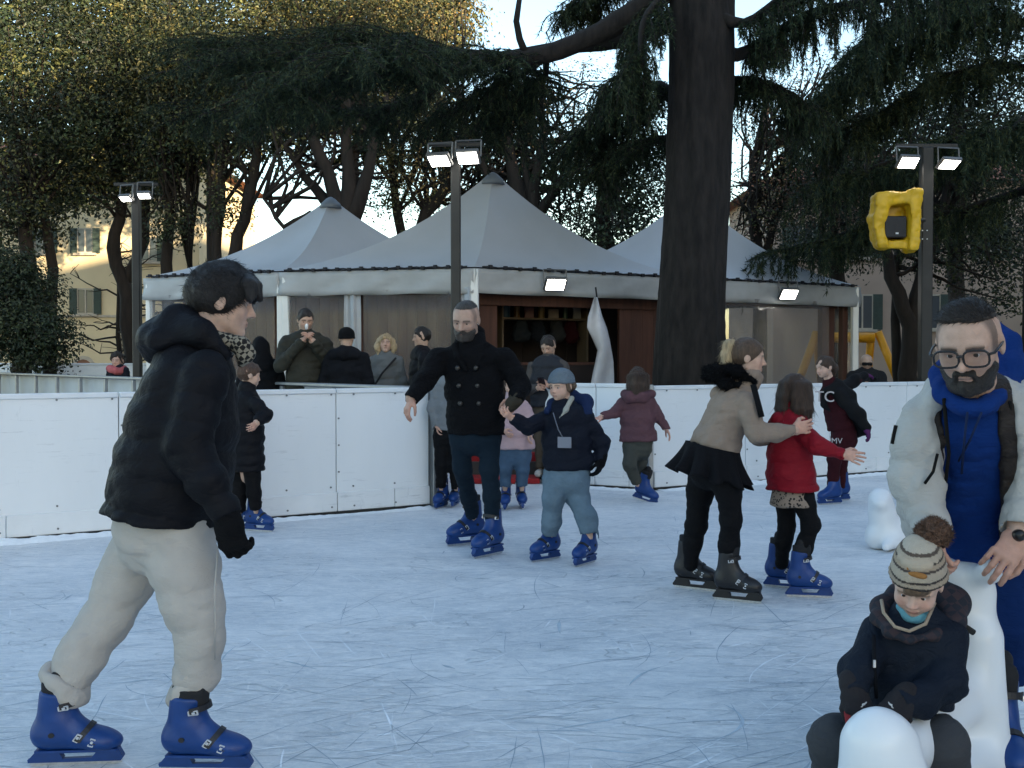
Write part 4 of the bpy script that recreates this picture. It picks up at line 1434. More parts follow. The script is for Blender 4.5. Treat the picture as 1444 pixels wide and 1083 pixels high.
# yellow playground swing frame
ysw = mat('yellow_paint', (0.75, 0.33, 0.008), 0.4, var=0.12, vscale=6)
YS = 23.5
c = at(1200, 505, YS); c[2] = 0
root = thing('swing_frame', 'yellow playground swing frame with slanted legs beyond the right tent', 'swing', tuple(c))
def beam(pts, r, nm, m=ysw): MB().tube([at(u, v, YS + d) for u, v, d in pts], r, 10).build(nm, m, root, True, c)
beam([(1150, 476, 0), (1232, 476, 0)], 0.11, 'crossbar')
for d, a, b in ((0, (1152, 468), (1118, 560)), (0.9, (1150, 470), (1160, 555)), (0, (1238, 468), (1278, 566)), (0.9, (1228, 476), (1222, 560))):
    beam([(*a, 0), (*b, d)], 0.085, 'leg')
for u in (1180, 1206):
    beam([(u, 478, 0), (u + 1, 540, 0)], 0.012, 'chain', rope_m)
beam([(1176, 541, 0), (1211, 541, 0)], 0.05, 'swing_seat', rubber_m)

# ------------------------------------------------------------------ houses
cream = mat('render_cream', (0.60, 0.49, 0.31), 0.9, var=0.10, vscale=0.8, bump=0.1, bscale=12)
pinkw = mat('render_pink_beige', (0.36, 0.27, 0.21), 0.9, var=0.12, vscale=0.8, bump=0.1, bscale=12)
ochre = mat('render_ochre', (0.50, 0.36, 0.18), 0.9, var=0.12, vscale=0.8, bump=0.1, bscale=12)
tile_m = mat('roof_tiles', (0.26, 0.10, 0.06), 0.9, var=0.3, vscale=3, bump=0.8, bscale=14)
shut_m = mat('shutter_green', (0.035, 0.055, 0.045), 0.6, var=0.2)
glass_m = mat('window_glass', (0.05, 0.06, 0.07), 0.1, spec=0.6)
stone_m = mat('stone_trim', (0.40, 0.35, 0.28), 0.85, var=0.15)
door_m = mat('door_wood', (0.16, 0.07, 0.035), 0.6, var=0.3)
def house(label, x0, x1, Y, h, depth, m, wins, doors=(), course=None, roof_over=0.6, z0=0.0):
    org = np.array([(x0 + x1) / 2, Y, 0])
    root = thing('house', label, 'house', tuple(org))
    MB().box(((x0 + x1) / 2, Y + depth / 2, h / 2), (x1 - x0, depth, h)).build('wall', m, root, org=org)
    o = roof_over
    rb = MB()
    rb.add([(x0 - o, Y - o, h), (x1 + o, Y - o, h), (x1 + o, Y + depth + o, h), (x0 - o, Y + depth + o, h), (x0 + depth * 0.4, Y + depth / 2, h + 1.9), (x1 - depth * 0.4, Y + depth / 2, h + 1.9)],
           [(0, 1, 5, 4), (2, 3, 4, 5), (1, 2, 5), (3, 0, 4), (3, 2, 1, 0)])
    rb.build('roof', tile_m, root, org=org)
    if course: MB().box(((x0 + x1) / 2, Y - 0.03, course), (x1 - x0, 0.08, 0.10)).build('string_course', stone_m, root, org=org)
    for x, z, w, hh, sh in wins:
        wo = MB().box((x, Y + 0.0, z), (w, 0.05, hh)).build('window', glass_m, root, org=org)
        fr = MB()
        for s in (-1, 0, 1): fr.box((x + s * w / 2, Y - 0.035, z), (0.06, 0.04, hh))
        for s in (-1, 1): fr.box((x, Y - 0.036, z + s * hh / 2), (w, 0.04, 0.06))
        fr.build('window_frame', stone_m, wo, org=org)
        MB().box((x, Y - 0.07, z - hh / 2 - 0.07), (w + 0.3, 0.16, 0.09)).build('sill', stone_m, wo, org=org)
        if sh:
            for s in (-1, 1):
                g_ = MB().box((x + s * (w * 0.5 + w * 0.24), Y - 0.06, z), (w * 0.46, 0.05, hh + 0.06))
                for r in range(9): g_.box((x + s * (w * 0.74), Y - 0.09, z - hh / 2 + (r + 0.6) * hh / 9.2), (w * 0.40, 0.03, hh / 22))
                g_.build('shutter', shut_m, root, org=org)
    for x, w, hh in doors:
        pl = [(x - w / 2, 0.0), (x + w / 2, 0.0)] + [(x + w / 2 * math.cos(a), hh - w / 2 + w / 2 * math.sin(a)) for a in np.linspace(0, math.pi, 9)]
        MB().prism(pl, 0.08, (0, Y - 0.02, 0)).build('door', door_m, root, org=org)
        pl2 = [(x - w / 2 - 0.15, 0.0), (x + w / 2 + 0.15, 0.0)] + [(x + (w / 2 + 0.15) * math.cos(a), hh - w / 2 + (w / 2 + 0.15) * math.sin(a)) for a in np.linspace(0, math.pi, 9)]
        MB().prism(pl2, 0.05, (0, Y - 0.01, 0)).build('door_surround', stone_m, root, org=org)
    return root
YB = 46.0
sb = FPX / YB
bx = lambda u: (u - CU) / sb
bz = lambda v: CAMZ + (HOR - v) / sb
house('cream house with dark green shutters at left, its upper storey in sunlight', bx(-160), bx(282), YB, 9.3, 10, cream,
      [(bx(122), bz(340), 0.62, 0.95, True), (bx(62), bz(340), 0.62, 0.95, True), (bx(212), bz(352), 0.62, 0.95, True), (bx(122), bz(425), 0.66, 0.98, True), (bx(40), bz(425), 0.66, 0.98, True), (bx(177), bz(492), 0.6, 1.2, False),
       (bx(-40), bz(340), 0.62, 0.95, True), (bx(122), bz(262), 0.6, 0.9, True), (bx(212), bz(262), 0.6, 0.9, True), (bx(62), bz(262), 0.6, 0.9, True)],
      [(bx(118), 0.70, 1.35)], bz(446))
YB2 = 44.0
s2 = FPX / YB2
bx2 = lambda u: (u - CU) / s2
bz2 = lambda v: CAMZ + (HOR - v) / s2
house('pinkish beige house glimpsed between the trunks at right', bx2(1090), bx2(1560), YB2, 8.2, 9, pinkw,
      [(bx2(1130), bz2(340), 0.8, 1.3, True), (bx2(1215), bz2(340), 0.8, 1.3, True), (bx2(1395), bz2(340), 0.8, 1.3, True), (bx2(1215), bz2(440), 0.8, 1.3, True), (bx2(1310), bz2(440), 0.8, 1.3, True)])
YB3 = 62.0
s3 = FPX / YB3
house('low ochre house with red tiled roof glimpsed behind the middle tent', (500 - CU) / s3, (905 - CU) / s3, YB3, 6.4, 10, ochre,
      [((560 - CU) / s3, 4.6, 0.8, 1.3, True), ((820 - CU) / s3, 5.0, 0.8, 1.3, True), ((860 - CU) / s3, 5.0, 0.8, 1.3, True)])
# the tall palazzo on the right of the square (outside the picture): it keeps the rink in shade
pal = thing('palazzo', 'tall stone palazzo along the right side of the square', 'building', (36, -12, 0))
po = np.array([36, -12, 0])
MB().box((36, -12, 7.85), (12, 116, 15.7)).build('wall', pinkw, pal, org=po)
MB().add([(29.4, -70.6, 15.7), (42.6, -70.6, 15.7), (42.6, 46.6, 15.7), (29.4, 46.6, 15.7), (36, -66, 16.7), (36, 42, 16.7)],
         [(0, 1, 4), (1, 2, 5, 4), (2, 3, 5), (3, 0, 4, 5), (3, 2, 1, 0)]).build('roof', tile_m, pal, org=po)
for j in range(18):
    for z in (3.0, 7.5, 11.8):
        MB().box((29.98, -66 + 6.4 * j, z), (0.08, 1.3, 2.2)).build('window', glass_m, pal, org=po)

# green bins and a low wall by the house
green_m = mat('bin_green', (0.01, 0.09, 0.05), 0.5, var=0.2)
for i, (u, lab) in enumerate(((140, 'green waste container left of the woman with the pink scarf'), (180, 'green waste container right of the woman with the pink scarf'))):
    p = at(u, HOR, 30.0)
    b = thing('waste_container', lab, 'container', (p[0], p[1], 0.0), 'green containers by the house')
    MB().prism([(-0.5, 0.12), (0.5, 0.12), (0.6, 1.0), (-0.6, 1.0)], 0.9).build('bin', green_m, b)
    MB().prism([(-0.64, 1.0), (0.64, 1.0), (0.5, 1.22), (-0.5, 1.22)], 0.98).build('lid', green_m, b)
    for s in (-1, 1): MB().tube([(s * 0.4, -0.42, 0.08), (s * 0.4, -0.36, 0.08)], 0.08, 10).build('wheel', rubber_m, b)
# ------------------------------------------------------------------ trees
bark_dark = mat('bark_dark', (0.022, 0.016, 0.012), 0.95, var=0.4, vscale=5, bump=1.0, bscale=14, stretch=(2.2, 2.2, 0.5))
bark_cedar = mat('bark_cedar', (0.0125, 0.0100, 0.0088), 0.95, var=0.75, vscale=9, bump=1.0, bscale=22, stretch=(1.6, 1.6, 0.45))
bark_pale = mat('bark_pale', (0.17, 0.14, 0.10), 0.9, var=0.4, vscale=5, bump=0.6, bscale=20)
leaf_m = mat('leaf', (0.05, 0.06, 0.03), 0.55, attr='Col', spec=0.35, var=0.15, vscale=0.9)
needle_m = mat('needle', (0.03, 0.045, 0.025), 0.7, attr='Col', spec=0.2)

def leaf_quads(C, N, size, asp, seed):
    """Diamond leaves: centres C, facing directions N."""
    r = np.random.default_rng(seed)
    n = len(C)
    t = r.normal(size=(n, 3))
    N = N / np.linalg.norm(N, axis=1)[:, None]
    t -= N * (t * N).sum(1)[:, None]
    t /= np.linalg.norm(t, axis=1)[:, None]
    b = np.cross(N, t)
    s = size * r.uniform(0.6, 1.25, n)[:, None]
    bend = N * s * 0.18
    V = np.stack([C - t * s * 0.5 - bend, C + b * s * asp * 0.5, C + t * s * 0.5 - bend, C - b * s * asp * 0.5], 1).reshape(-1, 3)
    F = np.arange(n * 4).reshape(n, 4)
    return V, F

def blob_leaves(blobs, n_clump, per, size, asp, cols, seed, clump=(0.30, 0.85), flat=0.75, droop=0.0):
    """Leaves in clumps spread through and over ellipsoids (centre, radii)."""
    r = np.random.default_rng(seed)
    w = np.array([np.prod(b[1]) ** (2 / 3) for b in blobs]); w /= w.sum()
    C, N, K = [], [], []
    cols = np.array(cols)
    for i in range(n_clump):
        c, rad = blobs[r.choice(len(blobs), p=w)]
        d = r.normal(size=3); d /= np.linalg.norm(d)
        rr = r.uniform(0.25, 1.0) ** 0.45
        cc = np.array(c) + d * np.array(rad) * rr
        k = r.uniform(*clump)
        m = max(3, int(per * (k / clump[1]) ** 2 * r.uniform(0.6, 1.3)))
        dd = r.normal(size=(m, 3)); dd /= np.linalg.norm(dd, axis=1)[:, None]
        q = cc + dd * k * np.array([1, 1, flat]) * (r.uniform(0.2, 1, (m, 1)) ** 0.5)
        C.append(q)
        N.append(dd * 0.8 + d * 0.5 + np.array([0, 0, 0.55 - droop]) + r.normal(size=(m, 3)) * 0.45)
        base = cols[r.integers(len(cols))] * r.uniform(0.45, 1.65)
        K.append(np.repeat(np.clip(base * r.uniform(0.75, 1.25, (m, 1)), 0, 1), 4, axis=0))
    C, N, K = map(np.concatenate, (C, N, K))
    V, F = leaf_quads(C, N, size, asp, seed + 1)
    return V, F, K

def branchy(mb, a, b, r0, r1, kinks=5, wob_=0.25, n=7):
    a, b = np.asarray(a, float), np.asarray(b, float)
    L = np.linalg.norm(b - a)
    pts, rad = [], []
    for i in range(kinks + 1):
        t = i / kinks
        j = np.array([random.uniform(-1, 1) for _ in range(3)]) * wob_ * L * 0.12 * math.sin(math.pi * min(1, t + 0.1))
        pts.append(a + (b - a) * t + (j if 0 < i < kinks else 0))
        rad.append(r0 + (r1 - r0) * t)
    mb.tube(pts, rad, n, wob=0.06)
    return pts

def blobs_px(lst):
    """(u, v, Y, half width px, half height px, half depth m)"""
    out = []
    for u, v, Y, ru, rv, rd in lst:
        s = FPX / Y
        out.append((at(u, v, Y), (ru / s, rd, rv / s)))
    return out

def tree(label, base_uvY, stems, blobs, n_clump, per, size, cols, seed, asp=0.55, bark=None, clump=(0.28, 0.72), group=None, name='tree', twigs=40, flat=0.75, droop=0.0):
    """stems: lists of (u, v, dY, radius) from the foot up; blobs give the crown."""
    random.seed(seed)
    u, v, Y = base_uvY
    b = at(u, v, Y)
    org = np.array([b[0], b[1], 0.0])
    root = thing(name, label, 'tree', tuple(org), group)
    mb = MB()
    ends = []
    for st in stems:
        pts = [at(p[0], p[1], Y + p[2]) for p in st]
        if pts[0][2] < 0.5: pts[0][2] = -0.05
        # smooth with extra kinks
        P, R = [pts[0]], [st[0][3]]
        for i in range(len(pts) - 1):
            for t in (0.33, 0.66, 1.0):
                j = np.array([random.uniform(-1, 1), random.uniform(-1, 1), random.uniform(-0.3, 0.3)]) * 0.06 * (t < 1)
                P.append(pts[i] + (pts[i + 1] - pts[i]) * t + j)
                R.append(st[i][3] + (st[i + 1][3] - st[i][3]) * t)
        mb.tube(P, R, 9, wob=0.07)
        ends += P[len(P) // 2:]
    bl = blobs_px(blobs)
    for k in range(twigs):
        e = random.choice(ends)
        c, rad = random.choice(bl) if bl else (e + np.array([0, 0, 1]), (1, 1, 1))
        d = np.array([random.gauss(0, 1) for _ in range(3)]); d /= np.linalg.norm(d)
        tgt = np.array(c) + d * np.array(rad) * 0.85
        if np.linalg.norm(tgt - e) < 5.5:
            branchy(mb, e, tgt, 0.045, 0.010, 5, 0.5, 5)
    mb.build('trunk', bark or bark_dark, root, True, org)
    if n_clump:
        V, F, K = blob_leaves(bl, n_clump, per, size, asp, cols, seed, clump, flat, droop)
        link('crown', mesh_np('crown', V - org, F, False, K), leaf_m, root)
    return root

DARK = [(0.013, 0.023, 0.010), (0.018, 0.029, 0.011), (0.026, 0.034, 0.013), (0.010, 0.017, 0.009)]
OLIVE = [(0.060, 0.064, 0.020), (0.088, 0.080, 0.027), (0.042, 0.050, 0.018)]
GOLD = [(0.16, 0.115, 0.035), (0.11, 0.09, 0.03), (0.20, 0.13, 0.045), (0.07, 0.07, 0.03)]
RUST = [(0.20, 0.10, 0.06), (0.15, 0.075, 0.05), (0.24, 0.15, 0.08), (0.10, 0.06, 0.04)]
EG = 'tall evergreens behind the tents and at left'
tree('dark evergreen tree at the left edge, above the laurel bush', (40, 520, 25), [[(30, 530, 0, 0.22), (42, 400, 0, 0.18), (35, 300, 0, 0.13), (20, 180, 0, 0.08)], [(70, 530, 0.5, 0.15), (75, 380, 0.5, 0.12), (60, 290, 0.2, 0.09), (70, 160, 0, 0.05)]],
     [(10, 60, 25, 130, 150, 2.0), (40, 220, 25, 110, 90, 1.8), (110, 120, 24.5, 90, 120, 1.8), (30, 300, 25.5, 70, 40, 1.5)], 598, 80, 0.105, DARK + OLIVE[:1], 11, group=EG)
tree('evergreen tree with twisted trunk behind the left floodlight post', (188, 520, 26), [[(190, 530, 0, 0.20), (180, 420, 0, 0.17), (160, 350, 0, 0.15), (172, 290, 0, 0.12), (160, 200, 0, 0.09), (170, 60, 0, 0.05)], [(178, 400, 0, 0.12), (205, 340, 0.2, 0.10), (200, 250, 0.2, 0.07)]],
     [(170, 40, 26, 110, 130, 2.0), (150, 190, 26, 95, 80, 1.8), (220, 150, 25.5, 70, 100, 1.6), (215, 250, 26, 60, 40, 1.2), (140, 270, 26, 50, 35, 1.2)], 552, 80, 0.098, DARK + OLIVE[:2], 12, group=EG)
tree('slim evergreen tree between the left floodlight post and the left tent', (236, 520, 25), [[(236, 530, 0, 0.15), (236, 400, 0, 0.13), (240, 310, 0, 0.11), (236, 220, 0, 0.08), (250, 60, 0, 0.05)], [(262, 530, 0.6, 0.07), (268, 380, 0.6, 0.06), (272, 270, 0.5, 0.04)]],
     [(240, 60, 25, 70, 120, 1.6), (250, 190, 25, 55, 60, 1.4), (240, 315, 25, 30, 28, 0.8), (285, 120, 25, 60, 110, 1.5)], 379, 80, 0.091, DARK + OLIVE, 13, group=EG)
tree('ivy-clad leaning tree just left of the left tent peak', (330, 520, 24), [[(310, 530, 0, 0.17), (325, 380, 0, 0.15), (345, 310, 0, 0.13), (362, 220, 0, 0.10), (372, 100, 0, 0.06)], [(318, 420, 0, 0.12), (305, 350, 0.3, 0.10), (312, 260, 0.3, 0.08), (318, 140, 0, 0.05)]],
     [(330, 60, 24, 80, 100, 1.7), (330, 190, 24, 55, 45, 1.2), (318, 285, 24, 22, 35, 0.6), (380, 130, 24.5, 70, 90, 1.6), (420, 40, 24.5, 70, 70, 1.6)], 482, 77, 0.084, DARK + OLIVE, 14, group=EG)
tree('many-stemmed tree with fanning dark stems behind the left tent peak', (490, 520, 23), [[(488, 540, 0, 0.30), (486, 330, 0, 0.27), (470, 270, 0, 0.15), (440, 190, 0, 0.10), (420, 60, 0, 0.05)], [(488, 320, 0, 0.2), (492, 240, 0, 0.13), (486, 120, 0, 0.07)], [(490, 320, 0, 0.2), (520, 240, 0, 0.12), (545, 130, 0, 0.06)],
     [(480, 300, 0, 0.14), (430, 250, 0.4, 0.08), (385, 180, 0.5, 0.05)], [(440, 300, -0.4, 0.07), (400, 320, -0.4, 0.05), (372, 280, -0.3, 0.03)], [(495, 300, 0, 0.12), (505, 200, 0.3, 0.07), (520, 90, 0.3, 0.04)]],
     [(470, 60, 23.5, 110, 90, 1.8), (540, 30, 24, 80, 80, 1.6), (430, 150, 23.5, 60, 50, 1.2), (560, 140, 24, 60, 50, 1.3), (500, 200, 24, 60, 45, 1.2), (420, 220, 24.5, 45, 40, 1.0), (545, 260, 24.5, 35, 45, 1.0)], 606, 63, 0.084, OLIVE + DARK[:1] + GOLD[1:2], 15, group='trees behind the tents', twigs=90)
tree('golden-leaved tree with leaning stems between the left and middle tent peaks', (560, 520, 25), [[(560, 540, 0, 0.2), (575, 380, 0, 0.17), (600, 300, 0, 0.14), (640, 250, 0, 0.09), (660, 150, 0, 0.05)], [(570, 400, 0, 0.14), (560, 300, 0, 0.10), (540, 180, 0, 0.06)]],
     [(600, 240, 25.5, 65, 65, 1.5), (545, 200, 25.5, 45, 55, 1.3), (650, 200, 26, 60, 70, 1.4), (590, 120, 26, 60, 55, 1.4), (700, 250, 26, 40, 50, 1.2), (560, 60, 27, 90, 70, 1.6), (640, 30, 27, 40, 50, 1.3)], 560, 52, 0.077, GOLD + OLIVE[:2], 16, group='trees behind the tents', twigs=80)
tree('bare many-stemmed tree behind the middle tent, right of its peak', (745, 520, 24), [[(745, 540, 0, 0.26), (742, 320, 0, 0.24), (725, 250, 0, 0.14), (715, 150, 0, 0.08), (705, 90, 0, 0.04)], [(745, 320, 0, 0.17), (760, 230, 0, 0.10), (768, 130, 0, 0.05)], [(742, 330, 0, 0.15), (790, 260, 0, 0.09), (820, 180, 0, 0.05)],
     [(740, 330, 0, 0.14), (690, 260, 0.2, 0.08), (670, 170, 0.2, 0.05)], [(744, 300, 0, 0.1), (740, 190, 0.3, 0.06), (742, 110, 0.3, 0.03)]],
     [(740, 170, 24.5, 55, 65, 1.3), (700, 200, 24.5, 40, 60, 1.0), (820, 130, 25, 50, 50, 1.2), (690, 290, 25.5, 40, 35, 1.0), (790, 300, 25.5, 45, 40, 1.0), (640, 290, 26, 40, 40, 1.0)], 302, 38, 0.070, RUST + DARK[:2] + GOLD, 17, group='trees behind the tents', twigs=130, clump=(0.3, 0.6))
tree('dark dense evergreen between the middle and right tent peaks', (850, 520, 23), [[(850, 540, 0, 0.2), (852, 340, 0, 0.16), (848, 220, 0, 0.10), (850, 120, 0, 0.05)]],
     [(850, 270, 23.5, 75, 90, 1.6), (900, 230, 23.5, 55, 90, 1.5), (820, 220, 23.5, 45, 50, 1.1), (870, 340, 23, 60, 40, 1.2)], 345, 80, 0.091, DARK, 18, group=EG)
tree('rust-leaved tree just right of the cedar trunk', (1075, 520, 26), [[(1070, 540, 0, 0.18), (1072, 380, 0, 0.15), (1060, 260, 0, 0.10), (1080, 140, 0, 0.05)], [(1072, 380, 0, 0.12), (1105, 280, 0, 0.08), (1120, 180, 0, 0.04)]],
     [(1075, 160, 26, 48, 55, 1.3), (1070, 270, 26, 50, 60, 1.3), (1110, 240, 26.5, 50, 55, 1.3), (1065, 330, 26, 35, 40, 1.0), (1150, 120, 27, 40, 40, 1.2)], 218, 52, 0.073, RUST + GOLD + OLIVE[:1], 19, group='trees behind the tents', twigs=90)
tree('dark evergreen behind the right tent, left of the yellow cover', (1180, 520, 25), [[(1180, 540, 0, 0.2), (1182, 400, 0, 0.16), (1175, 280, 0, 0.10), (1170, 170, 0, 0.05)]],
     [(1165, 250, 25, 75, 85, 1.6), (1230, 220, 25, 70, 110, 1.6), (1185, 340, 25, 60, 45, 1.3)], 379, 77, 0.084, DARK + RUST[-1:], 20, group=EG)
tree('dark evergreen with forked trunks behind the right floodlight post', (1280, 520, 20), [[(1282, 560, 0, 0.17), (1285, 460, 0, 0.15), (1255, 390, 0, 0.11), (1235, 310, 0, 0.08), (1225, 200, 0, 0.05)], [(1284, 470, 0, 0.13), (1300, 390, 0, 0.11), (1330, 300, 0, 0.08), (1345, 160, 0, 0.05)], [(1270, 560, 0.4, 0.1), (1262, 450, 0.4, 0.08), (1270, 340, 0.4, 0.06)]],
     [(1300, 180, 20.5, 110, 110, 1.8), (1390, 250, 20.5, 80, 120, 1.6), (1400, 120, 21, 90, 120, 1.8), (1345, 350, 20.5, 60, 50, 1.2), (1420, 390, 20, 40, 50, 1.0)], 598, 77, 0.077, DARK + OLIVE[-1:], 21, group=EG)
tree('tall dark trees filling the far background behind the left evergreens', (300, 520, 36), [[(300, 530, 0, 0.3), (300, 300, 0, 0.2), (300, 100, 0, 0.1)]],
     [(90, 60, 36, 200, 140, 2.0), (330, 60, 36, 180, 120, 2.0), (520, 90, 37, 120, 120, 2.0), (600, 20, 37, 60, 60, 2.0), (60, 250, 36, 80, 50, 1.5), (240, 160, 36, 160, 90, 1.5)], 1531, 84, 0.210, DARK + OLIVE, 22, group='far trees', twigs=30, clump=(0.6, 1.3))
tree('tall dark trees filling the far background at right', (1350, 520, 34), [[(1350, 530, 0, 0.3), (1350, 300, 0, 0.2), (1350, 100, 0, 0.1)]],
     [(1360, 120, 34, 150, 150, 2.0), (1250, 250, 34, 90, 110, 2.0), (1420, 300, 34, 80, 90, 1.8), (1130, 290, 35, 70, 60, 1.5)], 529, 70, 0.133, DARK, 23, group='far trees', twigs=30, clump=(0.6, 1.2))
# clipped laurel at the left edge
tree('dense dark laurel bush at the left edge beyond the boards', (30, 515, 22), [[(30, 540, 0, 0.10), (32, 460, 0, 0.06), (36, 400, 0, 0.03)]],
     [(20, 440, 22, 68, 75, 1.2), (-30, 420, 22, 60, 90, 1.2), (55, 480, 21.7, 45, 48, 1.0), (10, 385, 22.2, 40, 38, 0.9)], 482, 80, 0.084, DARK[:3], 24, name='laurel_bush', twigs=20, clump=(0.25, 0.5))
# bare young tree in front of the house
def bare_tree(label, u, Y, vtop, seed):
    random.seed(seed)
    b = at(u, HOR, Y)
    org = np.array([b[0], b[1], 0])
    root = thing('bare_tree', label, 'tree', tuple(org))
    mb, tw = MB(), MB()
    top = at(u + 2, vtop, Y)
    trunk = branchy(mb, (b[0], b[1], 0), top, 0.10, 0.02, 9, 0.15)
    for k in range(26):
        t = 0.28 + 0.70 * k / 26
        i = min(int(t * 9), 8)
        e = trunk[i] + (trunk[i + 1] - trunk[i]) * (t * 9 - i)
        a = random.uniform(0, 6.28)
        L = random.uniform(1.1, 2.3) * (1.15 - 0.6 * t)
        tip = e + np.array([math.cos(a) * L, math.sin(a) * L, random.uniform(-0.1, 0.75) * L * 0.6])
        p = branchy(tw, e, tip, 0.030, 0.008, 5, 0.5, 5)
        for m in range(4):
            q = p[random.randint(1, 5)]
            branchy(tw, q, q + np.array([random.uniform(-1, 1), random.uniform(-1, 1), random.uniform(-0.3, 0.7)]) * 0.55, 0.012, 0.005, 3, 0.4, 4)
    mb.build('trunk', bark_dark, root, True, org)
    tw.build('branches', bark_dark, root, True, org)
bare_tree('bare young tree in front of the cream house', 166, 31, 345, 5)

# the great cedar: thick trunk in front of the tents, long limbs with hanging sprays
YC = 14.0
cb = at(972, HOR, YC)
corg = np.array([cb[0], cb[1], 0.2])
ced = thing('cedar_tree', 'huge dark cedar with thick straight trunk in front of the tents and drooping limbs', 'tree', tuple(corg))
q = Solid(0.045, 0.12)
trunk_pts = [(971, 560, 0.46), (972, 470, 0.415), (977, 380, 0.395), (983, 250, 0.385), (988, 120, 0.378), (990, 0, 0.38), (992, -160, 0.36), (994, -330, 0.30)]
mb = MB()
P, R = [], []
for i in range(len(trunk_pts) - 1):
    for t in np.linspace(0, 1, 9)[:-1]:
        a, b = trunk_pts[i], trunk_pts[i + 1]
        P.append(at(a[0] + (b[0] - a[0]) * t, a[1] + (b[1] - a[1]) * t, YC)); R.append((a[2] + (b[2] - a[2]) * t))
nn_ = 56
V, F = [], []
rr = random.Random(3)
ph = [rr.uniform(0, 6.28) for _ in range(8)]
for i, (p, r) in enumerate(zip(P, R)):
    for j in range(nn_):
        w = 2 * math.pi * j / nn_
        d = r * (1 + 0.030 * math.sin(w * 5 + ph[0] + i * 0.05) + 0.028 * math.sin(w * 11 + ph[1] + 0.22 * i) + 0.024 * abs(math.sin(w * 9 + 0.6 * math.sin(i * 0.45 + w * 3))) + 0.012 * rr.uniform(-1, 1))
        V.append((p[0] + math.cos(w) * d, p[1] + math.sin(w) * d, p[2]))
for i in range(len(P) - 1):
    for j in range(nn_):
        k = (j + 1) % nn_
        F.append((i * nn_ + j, i * nn_ + k, (i + 1) * nn_ + k, (i + 1) * nn_ + j))
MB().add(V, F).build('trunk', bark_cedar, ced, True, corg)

def spray_tris(paths, per_m, blen, bw, cols, seed, spread=0.9):
    """Needle blades set along twig paths (arrays of points)."""
    r = np.random.default_rng(seed)
    C, T = [], []
    for p in paths:
        p = np.asarray(p)
        d = np.diff(p, axis=0)
        L = np.linalg.norm(d, axis=1)
        for a, dd, l in zip(p[:-1], d, L):
            m = max(1, int(l * per_m))
            t = r.uniform(0, 1, (m, 1))
            C.append(a + t * dd)
            T.append(np.repeat((dd / max(l, 1e-6))[None], m, 0))
    C, T = np.concatenate(C), np.concatenate(T)
    n = len(C)
    rv = r.normal(size=(n, 3))
    D = T * 0.8 + rv * spread * 0.6 + np.array([0, 0, -0.15])
    D /= np.linalg.norm(D, axis=1)[:, None]
    S = np.cross(D, r.normal(size=(n, 3))); S /= np.linalg.norm(S, axis=1)[:, None] + 1e-9
    l = blen * r.uniform(0.6, 1.3, (n, 1))
    V = np.stack([C - S * bw * 0.5, C + S * bw * 0.5, C + D * l], 1).reshape(-1, 3)
    K = np.array(cols)[r.integers(len(cols), size=n)] * r.uniform(0.6, 1.4, (n, 1))
    return V, np.arange(3 * n).reshape(n, 3), np.repeat(K, 3, axis=0)

def limb_paths(path, n_twig, length, droop, seed, side=1.0, start=0.15, up=0.1, hang=0.5, depth=1.0):
    """Drooping twigs leaving a limb: returns list of twig polylines, with side twiglets that hang."""
    r = random.Random(seed)
    path = [np.asarray(p) for p in path]
    out = []
    seg = len(path) - 1
    for k in range(n_twig):
        t = start + (1 - start) * r.random()
        f = t * seg
        i = min(int(f), seg - 1)
        p = path[i] + (path[i + 1] - path[i]) * (f - i)
        along = unit(path[i + 1] - path[i])
        lat = unit(np.cross(along, (0, 0, 1.0))) * r.choice((-1, 1))
        d = unit(along * r.uniform(0.2, 1.0) + lat * r.uniform(0.3, 1.0) * side * depth + np.array([0, 0, r.uniform(-0.3, 0.5) * up * 5]))
        L = length * r.uniform(0.5, 1.2)
        pts = [p]
        n = 7
        for j in range(n):
            d = unit(d + np.array([0, 0, -droop * (j + 1) / n]) + np.array([r.uniform(-1, 1), r.uniform(-1, 1), 0]) * 0.10)
            pts.append(pts[-1] + d * L / n)
        out.append(np.array(pts))
        for m in range(5):
            j = r.randint(1, n)
            q = pts[j]
            e = unit(d * 0.5 + np.array([r.uniform(-1, 1), r.uniform(-1, 1), -hang * r.uniform(0.2, 1.2)]))
            l = L * r.uniform(0.25, 0.5)
            tw = [q]
            for z in range(4):
                e = unit(e + np.array([0, 0, -hang * (0.5 if hang > 0.8 else 0.12)]))
                tw.append(tw[-1] + e * l / 4)
            out.append(np.array(tw))
    return out
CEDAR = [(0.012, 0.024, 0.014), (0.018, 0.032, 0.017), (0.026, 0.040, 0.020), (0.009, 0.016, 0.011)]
CEDAR_Y = [(0.06, 0.065, 0.022), (0.045, 0.055, 0.024), (0.03, 0.045, 0.02)]
